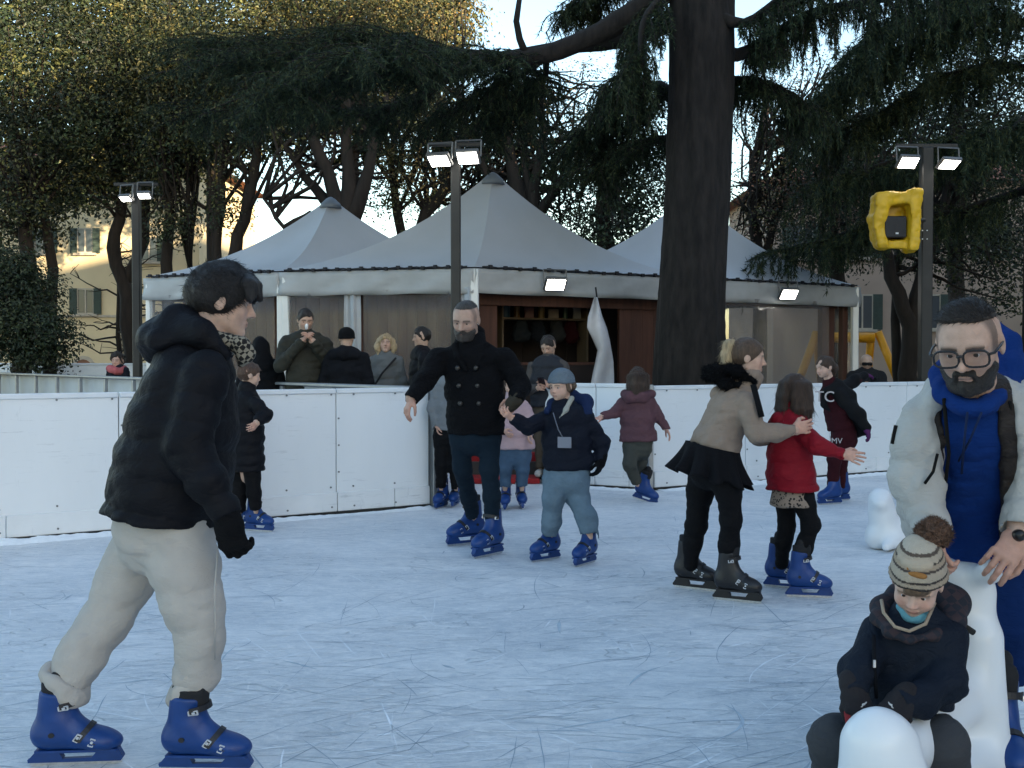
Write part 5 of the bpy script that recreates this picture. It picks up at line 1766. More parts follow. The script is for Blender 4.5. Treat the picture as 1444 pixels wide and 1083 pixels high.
limbs = [
    # points (u, v, dY, radius), twigs, twig length, droop, start, hang
    ([(985, -60, 0, 0.22), (915, 5, 0, 0.16), (850, 45, 0.1, 0.13), (770, 80, 0.2, 0.115), (690, 84, 0.3, 0.10), (610, 72, 0.5, 0.08), (520, 64, 0.8, 0.06), (420, 80, 1.1, 0.045), (300, 92, 1.5, 0.025)], 150, 0.85, 0.10, 0.36, 0.35),
    ([(985, 10, 0.3, 0.16), (880, 60, 1.0, 0.10), (760, 70, 1.6, 0.085), (640, 100, 2.0, 0.08), (590, 140, 2.1, 0.075), (530, 160, 2.2, 0.065), (465, 158, 2.3, 0.05), (400, 150, 2.4, 0.035), (290, 160, 2.6, 0.02)], 115, 0.80, 0.12, 0.42, 0.4),
    ([(690, 84, 0.3, 0.06), (640, 95, 0.0, 0.05), (560, 100, -0.4, 0.04), (470, 118, -0.7, 0.03), (380, 130, -1.0, 0.015)], 95, 0.85, 0.12, 0.1, 0.4),
    ([(610, 72, 0.5, 0.05), (560, 50, 0.9, 0.04), (470, 50, 1.5, 0.03), (380, 60, 1.9, 0.02), (300, 70, 2.2, 0.012)], 80, 0.75, 0.10, 0.1, 0.35),
    ([(770, 80, 0.2, 0.05), (730, 110, 0.8, 0.04), (680, 140, 1.6, 0.03), (620, 175, 2.4, 0.02)], 85, 0.9, 0.30, 0.15, 0.7),
    ([(770, 80, 0.2, 0.05), (770, 110, 1.2, 0.04), (750, 140, 2.2, 0.03), (720, 165, 3.0, 0.02)], 60, 0.9, 0.35, 0.2, 0.75),
    ([(610, 72, 0.5, 0.05), (590, 80, -0.4, 0.04), (540, 66, -1.2, 0.03), (490, 74, -1.8, 0.02)], 90, 0.75, 0.14, 0.2, 0.4),
    ([(985, 60, 0, 0.12), (1040, 82, 0, 0.085), (1090, 50, 0, 0.07), (1140, 18, 0.1, 0.06), (1240, -2, 0.2, 0.05), (1350, -20, 0.3, 0.04)], 170, 0.6, 0.45, 0.22, 1.3),
    ([(985, 10, -0.2, 0.10), (1050, 40, -0.3, 0.06), (1110, -10, -0.4, 0.05), (1180, -40, -0.5, 0.03)], 90, 0.6, 0.45, 0.25, 1.3),
    ([(985, -100, 0, 0.10), (940, -10, -0.3, 0.06), (905, 30, -0.5, 0.05), (905, 95, -0.5, 0.05), (890, 110, -0.4, 0.02)], 130, 0.6, 0.35, 0.3, 0.9),
    ([(985, 180, 0.5, 0.10), (930, 110, 1.0, 0.07), (880, 150, 1.6, 0.05), (820, 200, 2.0, 0.03)], 105, 0.85, 0.30, 0.15, 0.7),
    ([(985, 240, 0.5, 0.08), (940, 190, 1.2, 0.06), (900, 210, 1.8, 0.04), (850, 240, 2.2, 0.02)], 70, 0.8, 0.30, 0.2, 0.7),
    ([(985, 120, 0.3, 0.07), (1040, 110, 0.5, 0.05), (1090, 120, 0.8, 0.04), (1130, 150, 1.0, 0.02)], 90, 0.6, 0.4, 0.25, 1.0),
    ([(985, -150, 0, 0.10), (900, -60, 0.2, 0.07), (850, -20, 0.6, 0.05), (810, 20, 0.9, 0.03)], 110, 0.5, 0.3, 0.35, 0.8),
]
lb = MB()
allp, yel_p = [], []
for i, (pl, nt, ln, dr_, st, hg) in enumerate(limbs):
    pts = [at(a, b, YC + c) for a, b, c, r_ in pl]
    P, R = [], []
    for k in range(len(pts) - 1):
        for t in (0, 0.25, 0.5, 0.75):
            P.append(pts[k] + (pts[k + 1] - pts[k]) * t + np.array([0, 0, 0.015 * math.sin(k * 4 + t * 9)])); R.append(pl[k][3] + (pl[k + 1][3] - pl[k][3]) * t)
    P.append(pts[-1]); R.append(pl[-1][3])
    # soften corners
    for _ in range(2):
        P = [P[0]] + [(P[k - 1] + 2 * P[k] + P[k + 1]) / 4 for k in range(1, len(P) - 1)] + [P[-1]]
    lb.tube(P, R, 9, wob=0.06)
    tw = limb_paths(P, nt, ln, dr_, 50 + i, start=st, hang=hg)
    allp += tw
stub = [at(742, 78, YC + 0.2), at(733, 55, YC + 0.2), at(728, 30, YC + 0.2), at(733, -5, YC + 0.2)]
lb.tube(stub, [0.05, 0.042, 0.038, 0.03], 8, wob=0.08)
lb.build('limbs', bark_cedar, ced, True, corg)
tw = MB()
for p in allp[::3]: tw.tube(p, [0.012] + [0.006] * (len(p) - 1), 4, cap=False)
tw.build('twigs', bark_cedar, ced, True, corg)
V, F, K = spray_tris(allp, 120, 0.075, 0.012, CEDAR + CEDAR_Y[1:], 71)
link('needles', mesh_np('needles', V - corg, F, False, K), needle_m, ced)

# second conifer at right, drooping sprays
YD = 17.0
db = at(1470, HOR, YD)
dorg = np.array([db[0], db[1], 0.0])
dec = thing('drooping_conifer', 'dark conifer with long drooping sprays overhanging the right corner', 'tree', tuple(dorg))
lb = MB(); lb.tube([(db[0], db[1], -0.1), at(1472, 250, YD), at(1470, -150, YD)], [0.30, 0.26, 0.18], 12)
allp = []
lim2 = [[(1470, 40, 0), (1400, 20, 0), (1300, 50, 0), (1220, 100, 0), (1150, 140, 0)], [(1470, 100, 0.3), (1400, 90, 0.4), (1320, 110, 0.5), (1240, 160, 0.6), (1170, 190, 0.6)],
        [(1470, -30, 0), (1400, -30, -0.3), (1330, 10, -0.4), (1260, 30, -0.5), (1200, 75, -0.5)], [(1470, 200, 0.4), (1400, 190, 0.4), (1340, 200, 0.5), (1270, 235, 0.6), (1150, 260, 0.8)],
        [(1470, 150, -0.3), (1430, 180, -0.5), (1380, 190, -0.6), (1320, 200, -0.7)], [(1470, 260, 0.4), (1350, 300, 0.8), (1250, 310, 1.0), (1160, 340, 1.3), (1060, 362, 1.5)]]
for i, pl in enumerate(lim2):
    pts = [at(a, b, YD + c) for a, b, c in pl]
    lb.tube(pts, list(np.linspace(0.07, 0.02, len(pts))), 7, wob=0.08)
    allp += limb_paths(pts, (150, 130, 150, 120, 70, 90)[i], 0.95, 0.30, 90 + i, start=0.05, hang=1.0)
lb.build('limbs', bark_cedar, dec, True, dorg)
V, F, K = spray_tris(allp, 95, 0.10, 0.015, CEDAR + CEDAR_Y, 77)
link('needles', mesh_np('needles', V - dorg, F, False, K), needle_m, dec)

# unseen evergreen added right of the rink so its shade dapples the far crowns
for i, (x, y, h, lab) in enumerate(((13.5, 2.0, 14.5, 'unseen evergreen added right of the rink to shade the far crowns'),)):
    o_ = np.array([x, y, 0.0])
    rt = thing('tree', lab, 'tree', (x, y, 0), 'unseen trees added for their shade')
    random.seed(40 + i)
    mbk = MB()
    pts = branchy(mbk, (x, y, -0.1), (x + 0.3, y, h * 0.8), 0.35, 0.08, 7, 0.2, 10)
    bl = [((x, y, h * 0.72), (3.6, 3.6, 3.2)), ((x - 1.5, y + 2, h * 0.60), (2.4, 2.4, 1.6)), ((x + 1.5, y - 2, h * 0.62), (2.4, 2.4, 1.8))]
    for k in range(24):
        c, rad = random.choice(bl)
        d = unit(np.array([random.gauss(0, 1) for _ in range(3)]))
        branchy(mbk, pts[random.randint(3, 7)], np.array(c) + d * np.array(rad) * 0.8, 0.07, 0.015, 5, 0.4, 5)
    mbk.build('trunk', bark_dark, rt, True, o_)
    V, F, K = blob_leaves(bl, 230, 34, 0.24, 0.55, DARK, 60 + i, (0.5, 1.0))
    link('crown', mesh_np('crown', V - o_, F, False, K), leaf_m, rt)
# ------------------------------------------------------------------ the people
def dirx(a, b): return unit(np.asarray(b) - np.asarray(a))
def strip_obj(P, name, pts, w, th, m, nrm, parent=None):
    """A flat band along points (cord, zip, strap)."""
    return MB().tube(pts, w, 6, flat=th / w).build(name, m, parent or P.root, True, P.org)

puffer_black = fabric('puffer_black', (0.0042, 0.0045, 0.0068), 0.66, var=0.25, bump=0.30, bscale=45, spec=0.15, fold=1.5)
black_knit = fabric('black_knit', (0.004, 0.004, 0.005), 0.95, bump=0.5, bscale=500)
sweat_grey = fabric('sweatpants_grey', (0.40, 0.375, 0.345), 0.95, var=0.06, vscale=14, bump=0.25, bscale=350, fold=2.5)
black_legs = fabric('leggings_black', (0.0035, 0.0035, 0.0045), 0.8)
hair_black = hair_mat('black', (0.010, 0.008, 0.008))
hair_brown = hair_mat('brown', (0.045, 0.025, 0.016))
hair_dark = hair_mat('dark', (0.022, 0.016, 0.013))
hair_blonde = hair_mat('blonde', (0.42, 0.31, 0.18))
hair_grey = hair_mat('grey', (0.05, 0.044, 0.040))

# ---- teenager in the left foreground
T = Person('teenage boy in black hooded puffer jacket and grey sweatpants, striding right in the foreground', 3.95, 88, (0.50, 0.33, 0.25), 0.0085).start(235)
T.set_head(314, 426, 0.02, 0.245, 108, 8, 0)
tt = [(292, 484, 0, 0.09, 0.08), (272, 528, 0, 0.195, 0.140), (258, 600, 0, 0.215, 0.178), (245, 662, 0, 0.232, 0.195), (231, 735, 0, 0.245, 0.207)]
ta = [[(290, 524, -0.18, 0.088), (264, 628, -0.235, 0.078), (291, 678, -0.26, 0.068), (319, 724, -0.27, 0.050)], [(285, 527, 0.18, 0.088), (265, 620, 0.22, 0.08), (280, 690, 0.18, 0.05)]]
tl = [[(248, 742, -0.09, 0.114), (260, 800, -0.10, 0.119), (272, 850, -0.11, 0.106), (283, 900, -0.11, 0.082), (279, 945, -0.09, 0.074), (271, 977, -0.08, 0.070)],
      [(214, 742, 0.09, 0.114), (178, 815, 0.10, 0.102), (154, 868, 0.07, 0.088), (114, 925, 0.0, 0.082), (90, 976, -0.04, 0.076)]]
h0 = T.hand(ta[0], d=(0.25, 0.05, -0.97), palm=(0.2, 0.9, 0), size=0.20, curl=0.85, side=-1, ext=0.025)
h1 = T.hand(ta[1], d=(0.3, 0, -0.95), palm=(0, -1, 0), size=0.19, curl=0.6, side=1)
T.body(tt, ta, tl, [], head_res=0.0042, brow=(0.02, 0.015, 0.012), rosy=0.2)
T.glove(h0, black_knit, 0.0055); T.glove(h1, black_knit, 0.008)
hem = (T.P(232, 729), (-0.14, 0, -1))
T.coat(puffer_black, 'puffer_jacket', hem=hem, quilt=(0.118, 0.018), aquilt=(0.090, 0.012), wr=0.003, wf=34, cr=0.006)
q = Solid(0.0085, 0.05)
q.ell(T.P(242, 480, 0), (0.090, 0.13, 0.058), None)
q.chain([T.P(224, 482, 0), T.P(254, 456, -0.03), T.P(284, 470, -0.12), T.P(318, 500, -0.11)], [0.060, 0.052, 0.038, 0.020], k=0.05)
q.chain([T.P(224, 482, 0), T.P(254, 456, 0.05), T.P(284, 468, 0.12), T.P(318, 500, 0.11)], [0.060, 0.052, 0.038, 0.020], k=0.05)
q.noise(0.007, 22, 2); q.noise(0.004, 60, 3)
T.obj('hood', q, puffer_black)
# houndstooth scarf
def check_mat(name, c1, c2, scale):
    m = mat(name, c1, 0.9)
    N, L = m.node_tree.nodes, m.node_tree.links
    tc = N.new('ShaderNodeTexCoord'); mp = N.new('ShaderNodeMapping')
    mp.inputs['Rotation'].default_value = (0.5, 0.6, 0.4)
    ck = N.new('ShaderNodeTexChecker'); ck.inputs['Scale'].default_value = scale
    ck.inputs['Color1'].default_value = (*c1, 1); ck.inputs['Color2'].default_value = (*c2, 1)
    L.new(tc.outputs['Object'], mp.inputs[0]); L.new(mp.outputs[0], ck.inputs['Vector']); L.new(ck.outputs[0], N['Principled BSDF'].inputs['Base Color'])
    return m
scarf = check_mat('scarf_check', (0.008, 0.008, 0.008), (0.24, 0.21, 0.16), 62)
q = Solid(0.007, 0.02)
ring = [T.P(294 + 28 * math.cos(a), 478 + 12 * math.cos(a) - 2, 0.075 * math.sin(a)) for a in np.linspace(0, 6.283, 15)]
q.chain(ring, [0.028] * 15)
q.chain([T.P(318, 482, -0.06), T.P(342, 488, -0.08), T.P(352, 496, -0.07)], [0.026, 0.026, 0.018])
q.chain([T.P(336, 482, -0.06), T.P(345, 505, -0.07), T.P(341, 514, -0.06)], [0.024, 0.020, 0.014])
q.noise(0.006, 60, 1)
T.obj('scarf', q, scarf)
T.short_hair(hair_black, top=0.105, side=0.060, line=0.205, fringe=0.05, back=-0.24, res=0.006, amp=0.003, sides_cut=-0.11, st=7000, sl=0.036, flow=(0.3, 0.8, -0.5), lift=0.10)
q = Solid(0.0055, 0.02)
r_ = random.Random(4)
for k in range(46):                       # heavy fringe and side locks
    a = r_.uniform(-1.15, 1.15)
    b0 = T.hw(0.33 * math.sin(a) * 0.8, 0.20 + 0.12 * math.cos(a), 0.40 - 0.06 * abs(a))
    b1 = T.hw(0.40 * math.sin(a), 0.08 + 0.36 * math.cos(a), 0.27 + 0.04 * r_.random())
    b2 = T.hw(0.42 * math.sin(a) + r_.uniform(-0.04, 0.04), 0.08 + 0.40 * math.cos(a) + r_.uniform(0, 0.06), 0.13 - 0.07 * abs(math.sin(a)) + r_.uniform(-0.04, 0.03))
    q.chain([b0, b1, b2], [0.018, 0.015, 0.004], k=0.008)
T.obj('fringe', q, hair_black)
T.trousers(sweat_grey, 'sweatpants', seat=[(236, 700, 0, 0.185, 0.175), (234, 742, 0, 0.185, 0.178)], wr=0.005, wf=22, cr=0.008)
# gathered cuffs
for (u, v, dy, a, b) in ((272, 962, -0.08, 0.080, 0.072), (91, 957, -0.04, 0.082, 0.066)):
    q = Solid(0.007, 0.012)
    for k in range(3):
        c = T.P(u - (3 * k if u > 200 else -2 * k), v + 2 + 8 * k, dy)
        q.chain([c + np.array([math.cos(w) * (a - 0.022 - 0.004 * k), math.sin(w) * (a - 0.022 - 0.004 * k), (0.016 if u > 200 else -0.035) * math.cos(w) + 0.006 * math.sin(3 * w + k)]) for w in np.linspace(0, 6.283, 19)], [0.019] * 19)
    q.noise(0.004, 60, 2)
    T.obj('trouser_cuff', q, sweat_grey)
strip_obj(T, 'side_seam', [T.P(307, 775, -0.20), T.P(303, 830, -0.225), T.P(304, 880, -0.205), T.P(303, 930, -0.17)], 0.003, 0.003, sweat_grey, None)
bs = floor_at(291, 1086); skate(T.root, T.org, bs, 88, size=0.94, zs=0.82)
bs = floor_at(108, 1078); skate(T.root, T.org, bs, 95, size=0.94, zs=0.82)

# ---- man in the white jacket, bending over the child at right
white_puff = fabric('white_puffer', (0.37, 0.36, 0.34), 0.6, var=0.06, bump=0.2, bscale=70, fold=2.5)
hoodie_blue = fabric('hoodie_blue', (0.004, 0.026, 0.135), 0.95, var=0.08, bump=0.3, bscale=300)
lining_m = fabric('lining_brown', (0.022, 0.017, 0.015), 0.5, bump=0.3, bscale=40)
M = Person('bearded man with glasses in open white jacket over blue hoodie, leaning over the toddler', 4.0, -6, (0.45, 0.29, 0.22), 0.009).start(1400)
M.set_head(1366, 487, -0.54, 0.266, -33, 20, -2)
mt = [(1372, 562, -0.42, 0.085, 0.085), (1372, 600, -0.36, 0.165, 0.110), (1374, 680, -0.20, 0.165, 0.118), (1382, 760, -0.05, 0.165, 0.125), (1388, 806, 0.02, 0.165, 0.13)]
ma = [[(1298, 592, -0.36, 0.078), (1291, 672, -0.36, 0.077), (1304, 720, -0.42, 0.060), (1316, 752, -0.46, 0.052)], [(1444, 592, -0.34, 0.085), (1458, 672, -0.36, 0.083), (1446, 725, -0.42, 0.062), (1436, 752, -0.45, 0.050)]]
ml = [[(1362, 800, 0.03, 0.115), (1372, 880, -0.04, 0.098), (1376, 930, 0.0, 0.085), (1377, 968, 0.08, 0.076)], [(1418, 800, 0.03, 0.115), (1428, 880, -0.04, 0.098), (1424, 930, -0.02, 0.085), (1420, 965, 0.0, 0.078)]]
h0 = M.hand(ma[0], d=(0.05, -0.3, -0.95), palm=(0.6, 0.3, -0.2), size=0.19, curl=0.7, side=-1)
h1 = M.hand(ma[1], d=(-0.55, -0.25, -0.62), palm=(-0.35, 0.45, -0.80), size=0.20, curl=0.42, side=1, spread=0.7, ext=0.012)
M.body(mt, ma, ml, [h0, h1], head_res=0.0040, hand_res=0.0042, stubble=0.32, brow=(0.015, 0.012, 0.011), rosy=0.15, brow_w=1.3, lid=0.036, lip=(0.30, 0.17, 0.14), fade=((0.05, 0.040, 0.034), 0.7, -0.08))
M.short_hair(hair_dark, top=0.050, side=-0.004, line=0.345, back=0.0, res=0.0045, amp=0.003, sides_cut=0.10, st=6000, sl=0.020, flow=(0.6, 0.1, 0.1), lift=0.5, fade_z=0.31)
# full beard with moustache
q = Solid(0.0055, 0.02)
for a in np.linspace(-1.35, 1.35, 15):
    x, y = 0.265 * math.sin(a), 0.02 + 0.30 * math.cos(a) 
    q.cone(M.hw(x, y - 0.02, -0.22 if abs(a) > 0.75 else -0.36), M.hw(x * 0.80, y + 0.0, -0.43), 0.013 if abs(a) > 0.75 else 0.015, 0.011, k=0.02)
q.chain([M.hw(-0.12, 0.33, -0.30), M.hw(-0.09, 0.362, -0.215), M.hw(0, 0.385, -0.195), M.hw(0.09, 0.362, -0.215), M.hw(0.12, 0.33, -0.30)], [0.009, 0.0075, 0.006, 0.0075, 0.009], k=0.01)
q.ell(M.hw(0, 0.345, -0.40), np.array([0.085, 0.05, 0.06]) * M.H * 0.85, M.hA)
q.chain([M.hw(0, 0.372, -0.325), M.hw(0, 0.36, -0.37)], [0.007, 0.010])
q.noise(0.002, 110, 3); q.noise(0.0015, 220, 4)
M.hairy('beard', q, hair_mat('beard', (0.016, 0.012, 0.010)), 2600, 0.010, 0.0018, (0, -0.2, -1), 0.35)
# glasses
gl = MB()
for sx in (-1, 1):
    L = []
    for a in np.linspace(0, 6.283, 21):
        ca, sa = math.cos(a), math.sin(a)
        k = (abs(ca) ** 3.2 + abs(sa) ** 3.2) ** (-1 / 3.2)
        L.append(M.hw(sx * 0.160 + 0.135 * ca * k, 0.435 - 0.10 * (abs(0.16 + sx * 0.135 * ca * k) ** 2) * 1.2, -0.012 + 0.098 * sa * k))
    gl.tube(L, 0.0036, 6, cap=False)
    gl.tube([M.hw(sx * 0.295, 0.42, 0.035), M.hw(sx * 0.345, 0.38, 0.035), M.hw(sx * 0.365, 0.12, 0.03), M.hw(sx * 0.36, -0.06, 0.02)], 0.0042, 6)
gl.tube([M.hw(-0.04, 0.445, 0.02), M.hw(0, 0.458, 0.03), M.hw(0.04, 0.445, 0.02)], 0.0045, 6)
fr = gl.build('glasses', mat('glasses_frame', (0.010, 0.009, 0.010), 0.25), M.root, True, M.org)
for sx in (-1, 1):
    ln = MB()
    ring = [M.hw(sx * 0.160 + 0.13 * math.cos(a), 0.425, -0.012 + 0.09 * math.sin(a)) for a in np.linspace(0, 6.283, 17)[:-1]]
    ln.add(ring, [tuple(range(16))]).build('lens', mat('lens_glass', (0.02, 0.02, 0.02), 0.03, alpha=0.12, spec=0.3), fr, False, M.org)
# hoodie with its hood lying round the neck
def hood_x(q):
    q.chain([M.P(1342, 574, -0.58), M.P(1372, 590, -0.60), M.P(1404, 566, -0.52)], [0.040, 0.045, 0.05], k=0.04)
M.coat(hoodie_blue, 'hoodie', hem=(M.P(1388, 800, 0.0), (0, 0, -1)), wr=0.008, wf=20, extra=None, arms=[])
q = Solid(0.0085, 0.03)
ring = []
for a in np.linspace(0, 6.283, 21):
    ring.append(M.P(1372 + 40 * math.sin(a), 538 + (38 if math.cos(a) > 0 else 16) * math.cos(a), -0.40 - 0.155 * math.cos(a)))
q.chain(ring, [0.019 + 0.010 * (1 - math.cos(a)) / 2 for a in np.linspace(0, 6.283, 21)])
q.chain([M.P(1424, 560, -0.44), M.P(1430, 520, -0.34), M.P(1424, 482, -0.27), M.P(1406, 458, -0.22)], [0.022, 0.030, 0.032, 0.018], k=0.05)
q.chain([M.P(1330, 556, -0.46), M.P(1328, 530, -0.34), M.P(1350, 490, -0.22)], [0.024, 0.024, 0.02], k=0.05)
q.noise(0.005, 26, 4); q.noise(0.008, 40, 1, (1, 1, 1), True)
M.obj('hood', q, hoodie_blue)
for u0, u1, v1 in ((1364, 1356, 668), (1384, 1352, 650)):
    strip_obj(M, 'drawstring', [M.P(u0, 582, -0.60), M.P((u0 + u1) / 2, 620, -0.525), M.P(u1, v1, -0.42)], 0.004, 0.004, fabric('cord_navy', (0.01, 0.02, 0.06)), None)
# jacket: shell with an open front
mj = [(1372, 566, -0.40, 0.13, 0.115), (1372, 598, -0.35, 0.205, 0.150), (1374, 650, -0.25, 0.235, 0.172), (1378, 710, -0.13, 0.24, 0.185), (1384, 775, 0.0, 0.24, 0.19)]
def open_front(w0, w1, dep):
    def f(q):
        pass
    return f
def jacket_shell(name, mt_, scale, w0, w1, m, quilt, arms):
    q = Solid(0.009, 0.05)
    tp, tr = M.pts(mj)
    q.chain(tp, [(r[0] * scale, r[1] * scale) for r in tr], ax=M.side, quilt=quilt)
    q.cut(M.P(1388, 752, 0), (0, 0.1, -1), 0.012)
    # hollow inside, open at the front
    q.chain([], [])
    for i in range(len(tp) - 1):
        q.cone(tp[i], tp[i + 1], (tr[i][0] * scale - 0.034, tr[i][1] * scale - 0.032), (tr[i + 1][0] * scale - 0.034, tr[i + 1][1] * scale - 0.032), ax=M.side, k=0.008, neg=True)
    top, bot = M.P(1370, 548, -0.55), M.P(1372, 800, -0.2)
    q.cone(top, bot, (w0, 0.30), (w1, 0.30), ax=M.side, k=0.02, neg=True)
    for a in arms:
        p, r = M.pts(a)
        q.chain(p, r, k=0.04, quilt=(0.15, 0.020) if quilt else None)
        e = unit(p[-1] - p[-2])
        q.cone(p[-1] + e * 0.002, p[-1] + e * 0.05, r[-1] * 1.05, r[-1] * 1.2, k=0.006, neg=True)
    if arms:
        q.chain([M.P(1318, 566, -0.42), M.P(1324, 542, -0.36), M.P(1350, 522, -0.26)], [0.032, 0.032, 0.03], k=0.03)
        q.chain([M.P(1432, 572, -0.42), M.P(1440, 545, -0.34), M.P(1420, 515, -0.24)], [0.032, 0.036, 0.03], k=0.03)
    q.noise(0.003, 24, 1); q.noise(0.009, 34, 2, (0.6, 0.6, 1.25), True); q.noise(0.0045, 78, 0, (0.7, 0.7, 1.3), True)
    return M.obj(name, q, m)
jk = jacket_shell('jacket', mj, 1.0, 0.125, 0.135, white_puff, (0.17, 0.022), ma)
jacket_shell('jacket_lining', mj, 0.94, 0.075, 0.092, lining_m, None, [])
for us in ((1331, 562, -0.52, 1338, 640, -0.46, 1326, 745, -0.34), (1424, 566, -0.50, 1432, 650, -0.42, 1440, 748, -0.30)):
    strip_obj(M, 'zip', [M.P(us[0], us[1], us[2]), M.P(us[3], us[4], us[5]), M.P(us[6], us[7], us[8])], 0.006, 0.004, fabric('zip_black', (0.006, 0.006, 0.006)), None)
strip_obj(M, 'toggle_cord', [M.P(1322, 640, -0.47), M.P(1316, 665, -0.48), M.P(1304, 682, -0.47)], 0.005, 0.005, fabric('zip_black', (0.006, 0.006, 0.006)), None)
strip_obj(M, 'arm_strap', [M.P(1264, 600, -0.37), M.P(1259, 626, -0.38)], 0.008, 0.004, fabric('zip_black', (0.006, 0.006, 0.006)), None)
q = Solid(0.005, 0.006)
wc = M.P(1434, 758, -0.44); wd = unit(M.P(1436, 752, -0.43) - M.P(1450, 725, -0.40))
q.cone(wc - wd * 0.010, wc + wd * 0.010, 0.037, 0.037)
q.cut(wc + wd * 0.012, wd); q.cut(wc - wd * 0.012, -wd)
q.cone(wc + np.array([-0.012, -0.036, 0.012]), wc + np.array([-0.012, -0.044, 0.014]), 0.020, 0.019)
M.obj('wrist_watch', q, mat('watch_black', (0.01, 0.01, 0.011), 0.3))
trous_blue = fabric('trousers_blue', (0.003, 0.018, 0.085), 0.9, bump=0.25)
M.trousers(trous_blue, seat=[(1386, 770, 0.03, 0.165, 0.13), (1390, 810, 0.05, 0.17, 0.135)], wr=0.008, wf=18)
for (u, v, yaw) in ((1418, 1101, -8), (1372, 1095, 8)):
    bs = floor_at(u, v); skate(M.root, M.org, bs, yaw, size=0.98)

# ---- toddler on the skating aid
navy_jkt = fabric('navy_toddler', (0.006, 0.010, 0.019), 0.7, bump=0.3, bscale=250)
C = Person('toddler in striped bobble hat and navy jacket, astride the white skating aid', 3.5, -32, (0.54, 0.36, 0.28), 0.0085).start(1275, 0.0)
C.set_head(1293, 822, -0.06, 0.200, -30, 30, 7)
ct = [(1288, 868, 0.02, 0.07, 0.07), (1284, 900, 0.02, 0.118, 0.095), (1278, 955, 0.03, 0.132, 0.112), (1276, 1025, 0.03, 0.142, 0.122)]
ca = [[(1238, 895, 0.03, 0.060), (1210, 945, -0.08, 0.054), (1206, 980, -0.16, 0.042)], [(1336, 898, -0.03, 0.062), (1334, 962, -0.10, 0.060), (1298, 987, -0.17, 0.050), (1268, 990, -0.22, 0.040)]]
cl = [[(1250, 1025, 0.04, 0.082), (1176, 1046, -0.06, 0.074), (1172, 1120, 0.02, 0.060)], [(1304, 1022, 0.02, 0.080), (1328, 1050, -0.15, 0.076), (1346, 1120, -0.13, 0.060)]]
h0 = C.hand(ca[0], d=(0.15, -0.45, -0.55), palm=(0.1, 0.35, -0.9), size=0.140, curl=0.6, side=-1, fat=1.2, ext=-0.012)
h1 = C.hand(ca[1], d=(-0.55, -0.45, -0.35), palm=(-0.1, 0.3, -0.9), size=0.140, curl=0.6, side=1, fat=1.2, ext=-0.012)
C.body(ct, ca, cl, [], child=1.0, head_res=0.0036, rosy=0.45, brow=(0.20, 0.13, 0.08), male=False, lid=0.040)
glm = mat('child_glove', (0.010, 0.008, 0.010), 0.85, var=0.2, bump=0.4, bscale=300)
glr = mat('child_glove_red', (0.20, 0.012, 0.016), 0.85)
glw = mat('child_glove_white', (0.5, 0.48, 0.46), 0.85)
for h in (h0, h1):
    g = C.glove(h, glm, 0.0045)
    d = unit(h['d']); n_ = unit(np.asarray(h['palm']) - d * np.dot(h['palm'], d)); x_ = np.cross(d, n_) * h['side']
    q = Solid(0.0045, 0.01); w0 = h['wrist'] + d * 0.052 + x_ * 0.005
    q.cone(w0 + n_ * 0.010 - x_ * 0.022, w0 + n_ * 0.012 + x_ * 0.026 + d * 0.012, 0.010, 0.010); q.cone(w0 + x_ * 0.03 + n_ * 0.012, w0 + x_ * 0.036 + d * 0.03 + n_ * 0.022, 0.0135, 0.012)
    C.obj('glove_palm', q, glr)
    q = Solid(0.004, 0.004)
    for k in range(4):
        b0 = h['wrist'] + d * (0.016 + 0.010 * k) - n_ * 0.0165 + x_ * (0.016 * (-1) ** k)
        q.cone(b0, b0 + d * 0.010 - x_ * 0.02 * (-1) ** k, 0.0035, 0.003)
    C.obj('glove_pattern', q, glw)
C.coat(navy_jkt, 'jacket', hem=(C.P(1278, 1012, 0.03), (0, 0, -1)), wr=0.0065, wf=26)
q = Solid(0.008, 0.03)
q.chain([C.P(1345, 876, 0.01), C.P(1342, 850, 0.09), C.P(1315, 838, 0.15), C.P(1272, 842, 0.15), C.P(1246, 858, 0.08), C.P(1240, 872, 0.0)], [0.034, 0.048, 0.05, 0.042, 0.034, 0.024])
q.chain([C.P(1240, 872, 0.0), C.P(1254, 890, -0.08), C.P(1282, 902, -0.11), C.P(1318, 896, -0.08), C.P(1345, 876, 0.01)], [0.020, 0.013, 0.011, 0.015, 0.032])
q.noise(0.007, 30, 2)
C.obj('hood', q, check_mat('hood_plaid', (0.012, 0.014, 0.022), (0.035, 0.022, 0.026), 40))
strip_obj(C, 'hood_cord', [C.P(1243, 846, -0.05), C.P(1246, 864, -0.09), C.P(1262, 884, -0.125), C.P(1282, 890, -0.135), C.P(1305, 880, -0.115), C.P(1318, 850, -0.06)], 0.0055, 0.0055, fabric('cord_tan', (0.30, 0.24, 0.18)), None)
q = Solid(0.006, 0.02); q.chain([C.hw(-0.2, 0.12, -0.44), C.hw(-0.08, 0.24, -0.45), C.hw(0.08, 0.24, -0.45), C.hw(0.2, 0.12, -0.44)], [0.014, 0.016, 0.016, 0.014]); q.noise(0.003, 60, 2)
C.obj('face_mask', q, fabric('mask_blue', (0.12, 0.30, 0.36), 0.8))
